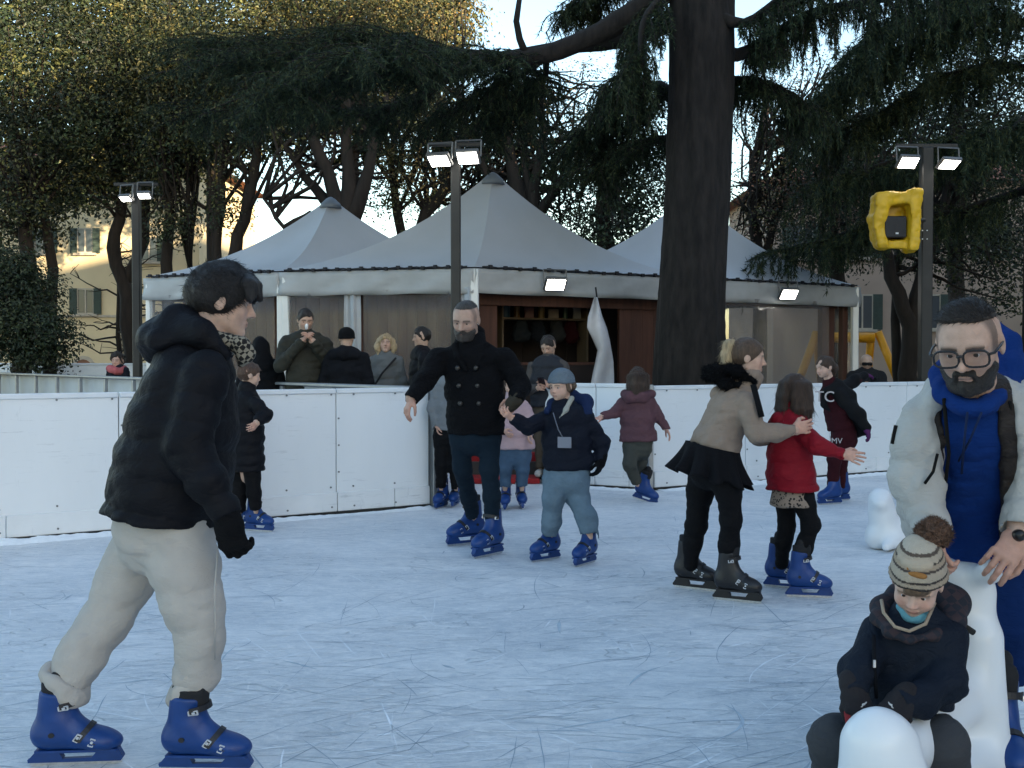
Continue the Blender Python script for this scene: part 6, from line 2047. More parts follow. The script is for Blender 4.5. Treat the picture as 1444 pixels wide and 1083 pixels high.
STRIPES = [((-0.9, 0.07), (0.27, 0.205, 0.15)), ((0.07, 0.105), (0.035, 0.028, 0.026)), ((0.105, 0.155), (0.34, 0.27, 0.20)), ((0.155, 0.185), (0.035, 0.028, 0.026)), ((0.185, 0.30), (0.42, 0.35, 0.27)), ((0.30, 0.33), (0.06, 0.045, 0.04)),
           ((0.33, 0.385), (0.36, 0.28, 0.2)), ((0.385, 0.41), (0.05, 0.04, 0.035)), ((0.41, 0.47), (0.40, 0.33, 0.25)), ((0.47, 0.50), (0.09, 0.065, 0.05)), ((0.50, 9), (0.46, 0.40, 0.32))]
def hat_cols(V):
    Lc = ((V - C.hc) @ C.hA.T) / C.H
    z = (Lc[:, 2] - 0.15 * (Lc[:, 1] + 0.06) - 0.12) * 0.82 + 0.05
    K = np.zeros((len(V), 3))
    for (a, b), c in STRIPES:
        K[(z >= a) & (z < b)] = c
    return K
C.beanie(mat('bobble_hat', (0.3, 0.25, 0.2), 0.95, attr='Col', bump=0.7, bscale=260, var=0.08, vscale=60), low=0.15, res=0.0038, pitch_cut=0.12, name='bobble_hat', puff=0.045, colfn=hat_cols, tall=0.13)
q = Solid(0.005, 0.01); q.ell(C.P(1316, 752, -0.08), (0.052, 0.052, 0.046)); q.noise(0.0035, 160, 3); q.noise(0.003, 300, 5)
C.hairy('pompom', q, fabric('pompom_brown', (0.13, 0.075, 0.052), 0.95, var=0.3, vscale=60, bump=0.8, bscale=200), 3000, 0.016, 0.003, (0, 0, 1), 1.6, 2, 0.6)
q = Solid(0.005, 0.01)
for k in range(7):
    a = -1.2 + k * 0.45
    q.cone(C.hw(0.24 * math.sin(a), -0.02 + 0.30 * math.cos(a), 0.555), C.hw(0.12 * math.sin(a), -0.05 + 0.15 * math.cos(a), 0.63), 0.016, 0.012)
C.obj('hat_tassels', q, fabric('hat_cream', (0.40, 0.33, 0.25)))
# plain bear-face patch on the hat: rounded brown shape
q = Solid(0.004, 0.006)
pc = C.hA.T
for x, z, rx, rz in ((0.0, 0.47, 0.12, 0.05), (-0.10, 0.45, 0.09, 0.045), (0.09, 0.53, 0.04, 0.035)):
    y = -0.06 + 0.485 * math.sqrt(max(0.05, 1 - ((z - 0.215) / 0.555) ** 2 - (x / 0.415) ** 2)) - 0.03
    q.ell(C.hw(x, y + 0.005, z), np.array([rx, 0.05, rz]) * C.H, C.hA)
C.obj('hat_patch', q, fabric('patch_tan', (0.30, 0.14, 0.045), 0.9))
q = Solid(0.005, 0.01)
for k in range(16):
    a = -0.9 + 0.085 * k
    q.cone(C.hw(0.30 * math.sin(a), 0.10 + 0.285 * math.cos(a), 0.19), C.hw(0.31 * math.sin(a) + 0.02, 0.11 + 0.285 * math.cos(a), 0.115 - 0.02 * (k % 3)), 0.006, 0.002)
C.obj('hair', q, hair_mat('fair_brown', (0.16, 0.10, 0.06)))
C.trousers(fabric('trousers_charcoal', (0.045, 0.047, 0.052), 0.8), seat=[(1276, 1005, 0.05, 0.13, 0.115), (1276, 1035, 0.05, 0.14, 0.12)], wr=0.005, wf=30)
strip_obj(C, 'jacket_zip', [C.P(1232, 895, -0.10), C.P(1233, 940, -0.13), C.P(1236, 985, -0.135)], 0.006, 0.004, fabric('zip_dark', (0.004, 0.005, 0.008)), None)
MB().box(C.P(1233, 936, -0.145), (0.007, 0.006, 0.022)).build('zip_pull', clasp_m, C.root, org=C.org)
for (u, v, dy, yaw) in ((1172, 1150, 0.02, -20), (1348, 1150, -0.13, -10)):
    bs = C.P(u, v, dy); bs[2] = 0.0
    skate(C.root, C.org, bs, yaw, size=0.55)

# white plastic skating aid under the toddler
aid_m = mat('white_plastic', (0.70, 0.72, 0.74), 0.32, var=0.03, vscale=3, spec=0.45, coat=0.1)
aid = thing('skating_aid', 'white plastic ride-on skating aid with tall rounded back and ear handles, carrying the toddler', 'skating aid', (1.28, 3.45, 0.0))
ao = np.array([1.28, 3.45, 0.0])
ap = lambda u, v, Y: at(u, v, Y)
q = Solid(0.011, 0.06)
f0 = ap(1240, 1052, 3.16); f0b = f0.copy(); f0b[2] = 0.05
q.cone(f0 + np.array([0.01, 0.02, 0.0]), f0b + np.array([0.03, 0, 0]), (0.100, 0.07), (0.19, 0.13), ax=(0.85, -0.5, 0))
q.ell(f0 + np.array([-0.005, 0.0, 0.0]), (0.092, 0.080, 0.108), k=0.05)
bk = ap(1372, 900, 3.74); bk0 = bk.copy(); bk0[2] = 0.05
bt = ap(1366, 838, 3.76)
q.cone(bk, bk0, (0.095, 0.07), (0.125, 0.10), ax=(0.8, -0.6, 0))
q.ell(bt, (0.090, 0.065, 0.105), k=0.08)
q.cone(f0b + np.array([0.05, 0.10, 0.04]), bk0 + np.array([0, 0, 0.04]), (0.13, 0.08), (0.12, 0.08), ax=(0.8, -0.6, 0))
q.cone(f0b + np.array([0.10, 0.12, 0.20]), bk0 + np.array([-0.05, -0.05, 0.24]), (0.075, 0.08), (0.075, 0.08), ax=(0.8, -0.6, 0))
for uu, vv, YY in ((1396, 806, 3.66), (1318, 790, 3.74)):
    q.cone(bt + np.array([0, 0, 0.045]), ap(uu, vv, YY), 0.035, 0.034, k=0.03)
    q.ell(ap(uu, vv, YY), (0.036, 0.036, 0.036), k=0.02)
q.cut((0, 0, 0.028), (0, 0, -1), 0.01)
solid_obj('body', q, aid_m, aid, ao)
MB().tube([ap(1361, 884, 3.655), ap(1373, 892, 3.66)], 0.010, 8).build('socket', rubber_m, aid, True, ao)
for s in (-1, 1):
    a_, b_ = np.array([1.02 + 0.11 * s, 3.16 - 0.09 * s, 0.014]), np.array([1.55 + 0.11 * s, 3.78 - 0.09 * s, 0.014])
    MB().tube([a_ + np.array([-0.05, -0.06, 0.02]), a_, b_], 0.014, 8).build('runner', steel, aid, True, ao)

# second aid, seal-shaped, standing on the ice further back
sb_ = floor_at(1262, 774)
seal = thing('skating_aid', 'small white seal-shaped skating aid standing on the ice left of the white-jacketed man', 'skating aid', tuple(sb_))
q = Solid(0.014, 0.06)
w = lambda x, y, z: sb_ + np.array([x, y, z])
q.chain([w(-0.13, 0, 0.08), w(0.02, 0.05, 0.12), w(0.30, 0.10, 0.10), w(0.55, 0.15, 0.06)], [0.085, 0.12, 0.11, 0.05])
q.chain([w(-0.08, 0, 0.12), w(-0.10, -0.01, 0.28), w(-0.115, -0.02, 0.37)], [0.115, 0.085, 0.066])
q.ell(w(-0.118, -0.025, 0.375), (0.068, 0.072, 0.066))
q.ell(w(-0.14, -0.10, 0.345), (0.04, 0.045, 0.035))
q.cone(w(-0.02, -0.08, 0.07), w(-0.12, -0.16, 0.04), 0.045, 0.03)
q.cone(w(0.56, 0.15, 0.07), w(0.68, 0.20, 0.11), 0.04, 0.045)
q.cut((0, 0, 0.004), (0, 0, -1), 0.01)
solid_obj('body', q, aid_m, seal, sb_)

# ---- woman in beige pushing the girl in red
beige = fabric('beige_jacket', (0.235, 0.178, 0.140), 0.7, bump=0.2, bscale=90)
W = Person('woman in beige jacket, black skirt and black skates, leaning forward behind the girl in red', 6.6, 82, (0.50, 0.32, 0.24), 0.010).start(1005)
W.set_head(1055, 505, 0.0, 0.222, 84, 4)
wt = [(1047, 545, 0, 0.08, 0.075), (1034, 572, 0, 0.165, 0.128), (1019, 602, 0, 0.150, 0.122), (1008, 630, 0, 0.165, 0.140), (1000, 660, 0, 0.175, 0.155)]
wa = [[(1052, 566, -0.15, 0.066), (1066, 610, -0.21, 0.060), (1092, 611, -0.20, 0.052), (1120, 606, -0.17, 0.040)], [(1046, 566, 0.15, 0.066), (1072, 616, 0.17, 0.058), (1112, 614, 0.08, 0.040)]]
wl = [[(1014, 655, -0.08, 0.098), (1027, 690, -0.10, 0.080), (1031, 735, -0.09, 0.062), (1028, 765, -0.05, 0.060), (1025, 800, -0.02, 0.046)], [(992, 655, 0.09, 0.098), (987, 695, 0.12, 0.080), (982, 740, 0.17, 0.062), (977, 765, 0.20, 0.056), (974, 795, 0.22, 0.046)]]
h0 = W.hand(wa[0], palm=(0.1, 1.0, 0.1), size=0.17, curl=0.35, side=1)
h1 = W.hand(wa[1], palm=(0.1, -1.0, 0.1), size=0.17, curl=0.4, side=-1)
W.body(wt, wa, wl, [h0, h1], male=False, head_res=0.0055, rosy=0.3, brow=(0.06, 0.04, 0.03))
W.coat(beige, 'jacket', hem=(W.P(1005, 634), (-0.33, 0, -0.94)), quilt=(0.13, 0.014), aquilt=(0.2, 0.008), wr=0.005, wf=36, collar=(W.P(1044, 548), W.P(1056, 534), 0.085, 0.08))
strip_obj(W, 'sleeve_stripe', [W.P(1062, 542, -0.225), W.P(1068, 565, -0.235), W.P(1074, 588, -0.26)], 0.017, 0.008, black_legs, None)
q = Solid(0.010, 0.03)
q.chain([W.P(1064, 540, -0.08), W.P(1040, 522, -0.10), W.P(1012, 522, -0.06), W.P(1000, 528, 0.02), W.P(1020, 520, 0.10), W.P(1056, 536, 0.10)], [0.014, 0.028, 0.034, 0.036, 0.030, 0.02])
q.chain([W.P(1006, 530, -0.02), W.P(1022, 540, -0.08), W.P(1040, 544, -0.1)], [0.034, 0.032, 0.02])
q.noise(0.008, 90, 2); q.noise(0.007, 240, 3)
W.hairy('fur_collar', q, fabric('black_fur', (0.003, 0.003, 0.004), 1.0, var=0.4, vscale=60, bump=1.0, bscale=160), 3500, 0.030, 0.004, (-0.6, 0, 0.2), 0.8, 3, 0.6)
q = Solid(0.010, 0.03)
q.chain([W.P(1046, 566, -0.07), W.P(1026, 566, -0.02), W.P(1012, 556, 0.0)], [0.045, 0.065, 0.045]); q.noise(0.006, 40, 1)
W.obj('hood', q, beige)
# ruffled skirt
V, F = [], []
nr, na = 12, 96
for r in range(nr):
    t = r / (nr - 1)
    c = W.P(1005 - 3 * t, 630 + 44 * t, 0)
    for j in range(na):
        a = 2 * math.pi * j / na
        rad = 1 + t * (0.13 * math.sin(11 * a) + 0.06 * math.sin(19 * a + 1))
        x = math.cos(a) * (0.150 + 0.070 * t ** 1.3) * rad
        y = math.sin(a) * (0.175 + 0.06 * t ** 1.3) * rad
        V.append(c + np.array([x, y, -0.055 * x / 0.24 + 0.014 * t * math.sin(9 * a + 0.8)]))
for r in range(nr - 1):
    for j in range(na):
        k = (j + 1) % na
        F.append((r * na + j, r * na + k, (r + 1) * na + k, (r + 1) * na + j))
sk_ = MB().add(V, F).build('skirt', fabric('skirt_black', (0.0035, 0.0035, 0.005), 0.85), W.root, True, W.org)
sk_.modifiers.new('thickness', 'SOLIDIFY').thickness = 0.006
W.trousers(black_legs, 'leggings', seat=[(1004, 632, 0, 0.14, 0.12), (1003, 660, 0, 0.15, 0.13)], wr=0.003, trim=False)
for (u, v, yaw) in ((1040, 848, 62), (981, 831, 58)):
    skate(W.root, W.org, floor_at(u, v), yaw, size=0.86, black=True)
W.short_hair(hair_mat('dark_blonde', (0.085, 0.050, 0.030)), top=0.035, side=0.035, line=0.24, back=-0.22, res=0.006, amp=0.003, sides_cut=-0.06)
q = Solid(0.006, 0.015)
q.chain([W.P(1038, 486, 0), W.P(1029, 487, 0), W.P(1025, 502, 0), W.P(1024, 528, -0.02)], [0.026, 0.034, 0.034, 0.018]); q.noise(0.006, 90, 2, (1, 1, 0.35))
W.hairy('ponytail', q, hair_blonde, 900, 0.06, 0.004, (-0.2, 0, -1), 0.1)

red_jkt = fabric('red_jacket', (0.20, 0.006, 0.014), 0.65, bump=0.2, bscale=90)
G = Person('girl in red jacket and leopard skirt, hand stretched out', 6.72, 98, (0.52, 0.34, 0.26), 0.010).start(1118)
G.set_head(1124, 552, 0.0, 0.198, 106, 2)
gt = [(1114, 582, 0, 0.065, 0.065), (1113, 602, 0, 0.140, 0.112), (1114, 645, 0, 0.142, 0.126), (1117, 700, 0, 0.160, 0.158)]
ga = [[(1128, 604, -0.13, 0.058), (1152, 628, -0.22, 0.053), (1188, 641, -0.24, 0.037)], [(1120, 604, 0.13, 0.058), (1112, 640, 0.18, 0.053), (1122, 672, 0.15, 0.04)]]
gl_ = [[(1132, 702, -0.06, 0.072), (1144, 740, -0.07, 0.052), (1134, 770, -0.05, 0.050), (1128, 800, -0.04, 0.040)], [(1108, 702, 0.06, 0.072), (1109, 740, 0.07, 0.050), (1105, 765, 0.10, 0.048), (1102, 795, 0.12, 0.040)]]
h0 = G.hand(ga[0], d=(0.9, -0.1, -0.2), palm=(0.1, 0.9, -0.2), size=0.15, curl=0.12, side=1, spread=1.6)
G.body(gt, ga, gl_, [h0, G.hand(ga[1], palm=(0, -1, 0), size=0.14)], child=0.6, male=False, head_res=0.0055, hand_res=0.0045, rosy=0.4)
G.coat(red_jkt, 'jacket', hem=(G.P(1116, 691), (-0.03, 0, -1)), quilt=(0.14, 0.018), aquilt=(0.13, 0.010), wr=0.005, wf=34, collar=(G.P(1114, 588), G.P(1118, 572), 0.075, 0.065))
q = Solid(0.010, 0.03); q.chain([G.P(1098, 592, -0.05), G.P(1094, 598, 0.02), G.P(1102, 592, 0.08)], [0.04, 0.045, 0.04]); q.chain([G.P(1098, 592, -0.05), G.P(1122, 588, -0.07)], [0.04, 0.022]); q.noise(0.006, 40, 1)
G.obj('hood', q, red_jkt)
def spots_mat():
    m = mat('leopard', (0.2, 0.15, 0.1), 0.85)
    N, L = m.node_tree.nodes, m.node_tree.links
    tc = N.new('ShaderNodeTexCoord'); vo = N.new('ShaderNodeTexVoronoi'); vo.inputs['Scale'].default_value = 62
    r = N.new('ShaderNodeValToRGB'); r.color_ramp.elements[0].color = (0.010, 0.008, 0.008, 1); r.color_ramp.elements[0].position = 0.36
    r.color_ramp.elements[1].color = (0.24, 0.18, 0.14, 1); r.color_ramp.elements[1].position = 0.42
    L.new(tc.outputs['Object'], vo.inputs['Vector']); L.new(vo.outputs['Distance'], r.inputs[0]); L.new(r.outputs[0], N['Principled BSDF'].inputs['Base Color'])
    return m
q = Solid(0.010, 0.02); q.chain([G.P(1116, 680), G.P(1118, 722)], [(0.120, 0.11), (0.155, 0.150)], ax=G.side); q.cut(G.P(1118, 714), (0, 0, -1), 0.008); q.noise(0.006, 30, 2, (1, 1, 0.3))
G.obj('skirt', q, spots_mat())
G.trousers(black_legs, 'leggings', wr=0.002, trim=False)
skate(G.root, G.org, floor_at(1141, 842), 80, size=0.80)
skate(G.root, G.org, floor_at(1108, 829), 62, size=0.80)
G.short_hair(hair_brown, top=0.03, side=0.035, line=0.20, back=-0.5, res=0.0065, amp=0.008, sides_cut=-0.25)
q = Solid(0.0065, 0.015)
r_ = random.Random(9)
for k in range(34):
    a = r_.uniform(0.75, 5.5)
    x, y = 0.36 * math.sin(a), 0.42 * math.cos(a) - 0.06
    e = 0.12 + 0.25 * r_.random()
    q.chain([G.hw(x * 0.9, y * 0.9, 0.2), G.hw(x * 1.08, y * 1.05, -0.15), G.hw(x * 1.12 + r_.uniform(-0.1, 0.1), y * 1.1, -0.52), G.hw(x * 1.2 + r_.uniform(-0.15, 0.15), y * 1.15, -0.70 - e * 0.5)], [0.022, 0.02, 0.016, 0.005], k=0.012)
G.hairy('long_hair', q, hair_brown, 2600, 0.07, 0.004, (0, 0, -1), 0.1, 2, 0.2)

# ---- man in the peacoat and the boy holding his hand
coat_m = fabric('peacoat', (0.0030, 0.0032, 0.0045), 0.95, var=0.2, bump=0.5, bscale=300)
jean_dark = fabric('jeans_teal', (0.006, 0.014, 0.024), 0.9, bump=0.3)
K = Person('bearded man in black double-breasted peacoat, one arm out', 8.05, -8, (0.40, 0.26, 0.20), 0.0105).start(668)
K.set_head(657, 451, -0.08, 0.262, -18, 20, 3)
kt = [(662, 482, 0, 0.085, 0.08), (664, 502, 0, 0.19, 0.12), (668, 545, 0, 0.205, 0.145), (670, 585, 0, 0.200, 0.148), (671, 622, 0, 0.212, 0.155)]
ka = [[(620, 506, 0, 0.088), (598, 538, -0.14, 0.078), (580, 562, -0.24, 0.058)], [(712, 506, 0, 0.088), (734, 545, -0.06, 0.078), (728, 565, -0.18, 0.058)]]
kl = [[(650, 612, 0.02, 0.088), (652, 660, 0.10, 0.070), (661, 700, 0.28, 0.060), (668, 730, 0.42, 0.056)], [(690, 612, 0, 0.088), (690, 660, -0.05, 0.070), (693, 700, -0.03, 0.060), (695, 742, 0.04, 0.056)]]
h0 = K.hand(ka[0], d=(-0.35, -0.2, -0.85), palm=(0.5, 0.3, -0.3), size=0.19, curl=0.45, side=1)
h1 = K.hand(ka[1], d=(-0.5, -0.3, -0.55), palm=(-0.5, 0.4, -0.5), size=0.19, curl=0.7, side=-1)
K.body(kt, ka, kl, [h0, h1], head_res=0.0055, stubble=0.5, brow=(0.03, 0.022, 0.02), rosy=0.15, lid=0.038, fade=((0.09, 0.07, 0.06), 0.5, -0.08))
K.coat(coat_m, 'peacoat', hem=(K.P(671, 612), (0, 0, -1)), wr=0.007, wf=20, collar=(K.P(662, 492), K.P(664, 474, 0.05), 0.115, 0.10))
q = Solid(0.009, 0.02)
for s in (-1, 1): q.chain([K.P(664 + 22 * s, 488, -0.06), K.P(662 + 15 * s, 503, -0.105), K.P(664 + 7 * s, 522, -0.135)], [0.028, 0.026, 0.012])
q.noise(0.004, 50, 1); K.obj('lapel', q, coat_m)
for r in range(3):
    for s in (-1, 1):
        p = K.P(658 + 13 * s + 2 * r, 519 + 25 * r, -0.152 - 0.004 * r)
        MB().tube([p + np.array([0, 0.01, 0]), p, p + np.array([0, -0.006, 0])], [0.017, 0.017, 0.011], 10).build('button', mat('coat_button', (0.022, 0.020, 0.018), 0.3), K.root, True, K.org)
q = Solid(0.008, 0.02); q.cone(K.P(728, 562, -0.17), K.P(722, 570, -0.21), 0.052, 0.048); q.noise(0.006, 60, 1); K.obj('sleeve_cuff', q, fabric('cuff_brown', (0.035, 0.03, 0.022)))
K.trousers(jean_dark, 'jeans', seat=[(670, 590, 0, 0.16, 0.12), (670, 618, 0, 0.165, 0.125)], wr=0.006, wf=26)
skate(K.root, K.org, floor_at(657, 768), -58, size=0.98)
skate(K.root, K.org, floor_at(688, 784), -38, size=0.98)
K.short_hair(hair_grey, top=0.020, side=-0.004, line=0.37, back=0.0, res=0.0055, amp=0.002, sides_cut=0.14, st=1800, sl=0.012, lift=0.5, fade_z=0.32)
q = Solid(0.0065, 0.02)
for a in np.linspace(-1.2, 1.2, 11):
    x, y = 0.25 * math.sin(a), 0.03 + 0.29 * math.cos(a)
    q.cone(K.hw(x, y - 0.02, -0.27 if abs(a) > 0.7 else -0.37), K.hw(x * 0.8, y, -0.44), 0.020, 0.016, k=0.02)
q.chain([K.hw(-0.11, 0.33, -0.29), K.hw(0, 0.375, -0.20), K.hw(0.11, 0.33, -0.29)], [0.010, 0.009, 0.010])
q.noise(0.003, 110, 3); K.hairy('beard', q, hair_mat('beard_grey', (0.035, 0.028, 0.025)), 900, 0.014, 0.003, (0, -0.2, -1), 0.35)

navy = fabric('navy_parka', (0.0045, 0.0065, 0.014), 0.7, bump=0.25, bscale=120)
jean_light = fabric('jeans_light', (0.115, 0.165, 0.21), 0.9, var=0.18, vscale=12, bump=0.3)
B = Person('boy in grey-blue beanie and navy parka with lanyard badge, beside the peacoat man', 7.8, -14, (0.52, 0.34, 0.26), 0.010).start(797)
B.set_head(791, 545, -0.02, 0.205, -42, 6)
bt_ = [(795, 570, 0, 0.07, 0.07), (797, 588, 0, 0.150, 0.110), (799, 622, 0, 0.162, 0.125), (801, 672, 0, 0.180, 0.140)]
ba = [[(768, 590, 0, 0.060), (745, 603, -0.08, 0.055), (724, 590, -0.14, 0.040)], [(828, 592, 0.0, 0.066), (848, 625, 0.02, 0.062), (848, 650, -0.03, 0.044)]]
bl_ = [[(784, 668, 0, 0.086), (780, 705, -0.02, 0.076), (777, 735, 0.02, 0.068), (776, 756, 0.06, 0.062)], [(813, 668, 0, 0.086), (816, 705, -0.02, 0.076), (827, 730, -0.07, 0.072), (831, 758, -0.10, 0.064)]]
h0 = B.hand(ba[0], palm=(0.3, 0.6, 0.4), size=0.145, curl=0.6, side=1)
h1 = B.hand(ba[1], d=(-0.25, -0.2, -0.9), palm=(-0.8, 0.3, 0), size=0.155, curl=0.5, side=-1)
B.body(bt_, ba, bl_, [h0], child=0.6, head_res=0.0055, rosy=0.4, brow=(0.12, 0.08, 0.05))
B.glove(h1, black_knit, 0.006)
B.coat(navy, 'parka', hem=(B.P(801, 662), (0, 0, -1)), quilt=(0.15, 0.006), wr=0.007, wf=28)
hood_b = fabric('hood_royal', (0.008, 0.018, 0.06), 0.75)
q = Solid(0.009, 0.03); q.chain([B.P(772, 580, -0.06), B.P(780, 570, 0.06), B.P(806, 562, 0.10), B.P(826, 568, 0.06), B.P(826, 582, -0.02), B.P(812, 594, -0.09)], [0.022, 0.04, 0.055, 0.05, 0.036, 0.018]); q.noise(0.006, 36, 2)
B.obj('hood', q, hood_b)
q = Solid(0.008, 0.02); q.chain([B.P(789, 590, -0.105), B.P(798, 578, -0.10), B.P(806, 562, -0.06)], [0.010, 0.018, 0.020]); q.noise(0.004, 60, 2); B.obj('scarf', q, fabric('scarf_pale', (0.30, 0.30, 0.27)))
strip_obj(B, 'lanyard', [B.P(780, 582, -0.125), B.P(787, 605, -0.145), B.P(794, 618, -0.15)], 0.004, 0.003, fabric('lanyard', (0.12, 0.13, 0.16)), None)
MB().box(B.P(796, 624, -0.155), (0.095, 0.005, 0.075), frame(-14), 0.004).build('badge', mat('badge_card', (0.17, 0.18, 0.22), 0.25), B.root, org=B.org)
B.trousers(jean_light, 'jeans', seat=[(800, 655, 0, 0.15, 0.12), (799, 675, 0, 0.155, 0.125)], wr=0.009, wf=28)
skate(B.root, B.org, floor_at(769, 790), -48, size=0.82)
skate(B.root, B.org, floor_at(825, 796), -34, size=0.82)
B.beanie(fabric('beanie_greyblue', (0.13, 0.165, 0.20), 0.95, bump=0.6, bscale=200), low=0.10, pitch_cut=0.12, puff=0.04, tall=0.04)
q = Solid(0.006, 0.01)
for s in (-1, 1): q.chain([B.hw(s * 0.33, 0.06, 0.10), B.hw(s * 0.345, 0.02, -0.08), B.hw(s * 0.32, -0.06, -0.2)], [0.016, 0.014, 0.006])
q.chain([B.hw(-0.3, -0.25, 0.0), B.hw(0, -0.42, -0.08), B.hw(0.3, -0.25, 0.0)], [0.03, 0.035, 0.03]); B.obj('hair', q, hair_mat('light_brown', (0.10, 0.065, 0.04)))

# ---- girl in mauve seen from behind
mauve = fabric('mauve_jacket', (0.095, 0.046, 0.055), 0.75, bump=0.25, bscale=90)
U = Person('girl in mauve jacket and olive trousers seen from behind, gliding along the boards', 10.95, 168, (0.50, 0.32, 0.25), 0.011).start(899)
U.set_head(899, 534, 0, 0.205, 172, 4)
ut = [(898, 554, 0, 0.065, 0.065), (898, 568, 0, 0.145, 0.10), (899, 592, 0, 0.155, 0.115), (900, 630, 0, 0.195, 0.14)]
ua = [[(878, 568, 0, 0.056), (866, 583, -0.04, 0.052), (848, 588, -0.08, 0.038)], [(918, 568, 0, 0.056), (929, 587, 0, 0.052), (939, 604, 0, 0.038)]]
ul = [[(893, 626, 0, 0.088), (888, 655, -0.12, 0.064), (899, 684, -0.02, 0.052)], [(906, 626, 0.04, 0.085), (904, 652, 0.12, 0.060), (903, 676, 0.35, 0.05)]]
U.body(ut, ua, ul, [U.hand(ua[0], palm=(0, 0.3, -1), size=0.14, curl=0.3), U.hand(ua[1], palm=(-1, 0, 0), size=0.15, curl=0.35)], child=0.6, male=False, head_res=0.008, hand_res=0.006)
U.coat(mauve, 'jacket', hem=(U.P(900, 622), (0.04, 0, -1)), quilt=(0.16, 0.008), wr=0.007, wf=30)
q = Solid(0.010, 0.03); q.chain([U.P(882, 556, 0), U.P(888, 560, -0.09), U.P(905, 560, -0.10), U.P(918, 556, -0.02)], [0.05, 0.055, 0.055, 0.05]); q.noise(0.006, 40, 1); U.obj('hood', q, mauve)
U.trousers(fabric('olive_trousers', (0.050, 0.052, 0.045)), seat=[(899, 612, 0, 0.14, 0.11), (899, 632, 0, 0.145, 0.115)], wr=0.006, wf=30)
skate(U.root, U.org, floor_at(909, 707), 58, 14, size=0.80, detail=False)
b_ = floor_at(905, 690); skate(U.root, U.org, b_ + np.array([0, 0.1, 0.03]), 150, 10, size=0.80, detail=False)
U.short_hair(hair_brown, top=0.04, side=0.04, line=0.2, back=-0.6, amp=0.008, sides_cut=-0.4)
q = Solid(0.009, 0.02)
r_ = random.Random(12)
for k in range(22):
    a = r_.uniform(1.2, 5.1); x, y = 0.36 * math.sin(a), 0.42 * math.cos(a) - 0.06
    q.chain([U.hw(x, y, 0.1), U.hw(x * 1.1, y * 1.1, -0.3), U.hw(x * 1.2 + r_.uniform(-0.1, 0.1), y * 1.2, -0.75 - 0.2 * r_.random())], [0.028, 0.024, 0.008])
U.hairy('long_hair', q, hair_brown, 1400, 0.08, 0.006, (0, 0, -1), 0.1, 2, 0.2)

# ---- girl in maroon with black jacket blowing back
maroon = fabric('maroon_sweat', (0.030, 0.005, 0.008), 0.9)
Z = Person('girl in maroon tracksuit and open black jacket skating left along the right-hand boards', 10.95, -72, (0.50, 0.33, 0.26), 0.011).start(1184)
Z.set_head(1163, 518, -0.03, 0.208, -68, 10, 0)
zt = [(1170, 540, 0, 0.07, 0.07), (1175, 556, 0, 0.150, 0.115), (1182, 582, 0, 0.140, 0.115), (1189, 618, 0, 0.150, 0.125)]
za = [[(1182, 556, -0.14, 0.060), (1206, 582, -0.20, 0.056), (1222, 604, -0.20, 0.042)], [(1182, 550, 0.14, 0.060), (1205, 538, 0.28, 0.055), (1218, 530, 0.36, 0.042)]]
zl = [[(1188, 614, -0.06, 0.088), (1177, 648, -0.08, 0.066), (1174, 690, -0.02, 0.055)], [(1193, 614, 0.06, 0.085), (1186, 652, 0.08, 0.062), (1184, 690, 0.12, 0.052)]]
h0 = Z.hand(za[0], d=(0.3, 0, -0.9), palm=(-0.6, 0.4, 0), size=0.16, curl=0.4)
h1 = Z.hand(za[1], d=(0.8, 0.4, 0.1), palm=(0, 0.3, -1), size=0.16, curl=0.4)
Z.body(zt, za, zl, [], child=0.4, male=False, head_res=0.0075, rosy=0.35)
purple = fabric('purple_glove', (0.085, 0.020, 0.085), 0.9)
Z.glove(h0, purple, 0.008); Z.glove(h1, purple, 0.008)
Z.coat(maroon, 'sweatshirt', hem=(Z.P(1188, 606), (0.1, 0, -1)), wr=0.006, wf=28, arms=[[(p[0], p[1], p[2], p[3] * 0.8) for p in a] for a in za])
blk = fabric('jacket_black_soft', (0.005, 0.005, 0.006), 0.75)
q = Solid(0.011, 0.04)
for a in za:
    p, r = Z.pts(a); q.chain(p, r)
q.chain([Z.P(1180, 542, 0), Z.P(1190, 562, 0), Z.P(1203, 590, 0.0), Z.P(1212, 612, 0.0)], [(0.12, 0.06), (0.16, 0.085), (0.17, 0.075), (0.15, 0.035)], ax=Z.side)
q.chain([Z.P(1164, 552, -0.13), Z.P(1162, 570, -0.13), Z.P(1172, 582, -0.13)], [0.03, 0.028, 0.012]); q.chain([Z.P(1180, 542, -0.1), Z.P(1164, 552, -0.13)], [0.04, 0.03])
q.noise(0.010, 26, 1)
Z.obj('jacket', q, blk)
Z.trousers(maroon, 'tracksuit_trousers', seat=[(1189, 600, 0, 0.13, 0.11), (1190, 620, 0, 0.14, 0.115)], wr=0.005)
skate(Z.root, Z.org, floor_at(1170, 711), -66, size=0.84, detail=False)
skate(Z.root, Z.org, floor_at(1182, 706), -66, size=0.84, detail=False)
Z.short_hair(hair_brown, top=0.03, side=0.03, line=0.20, back=-0.4, amp=0.006, sides_cut=-0.1)
q = Solid(0.008, 0.02); q.chain([Z.hw(0, -0.40, 0.1), Z.hw(0.03, -0.52, -0.1), Z.hw(0.02, -0.5, -0.45)], [0.035, 0.04, 0.015]); q.noise(0.005, 80, 2); Z.obj('ponytail', q, hair_brown)
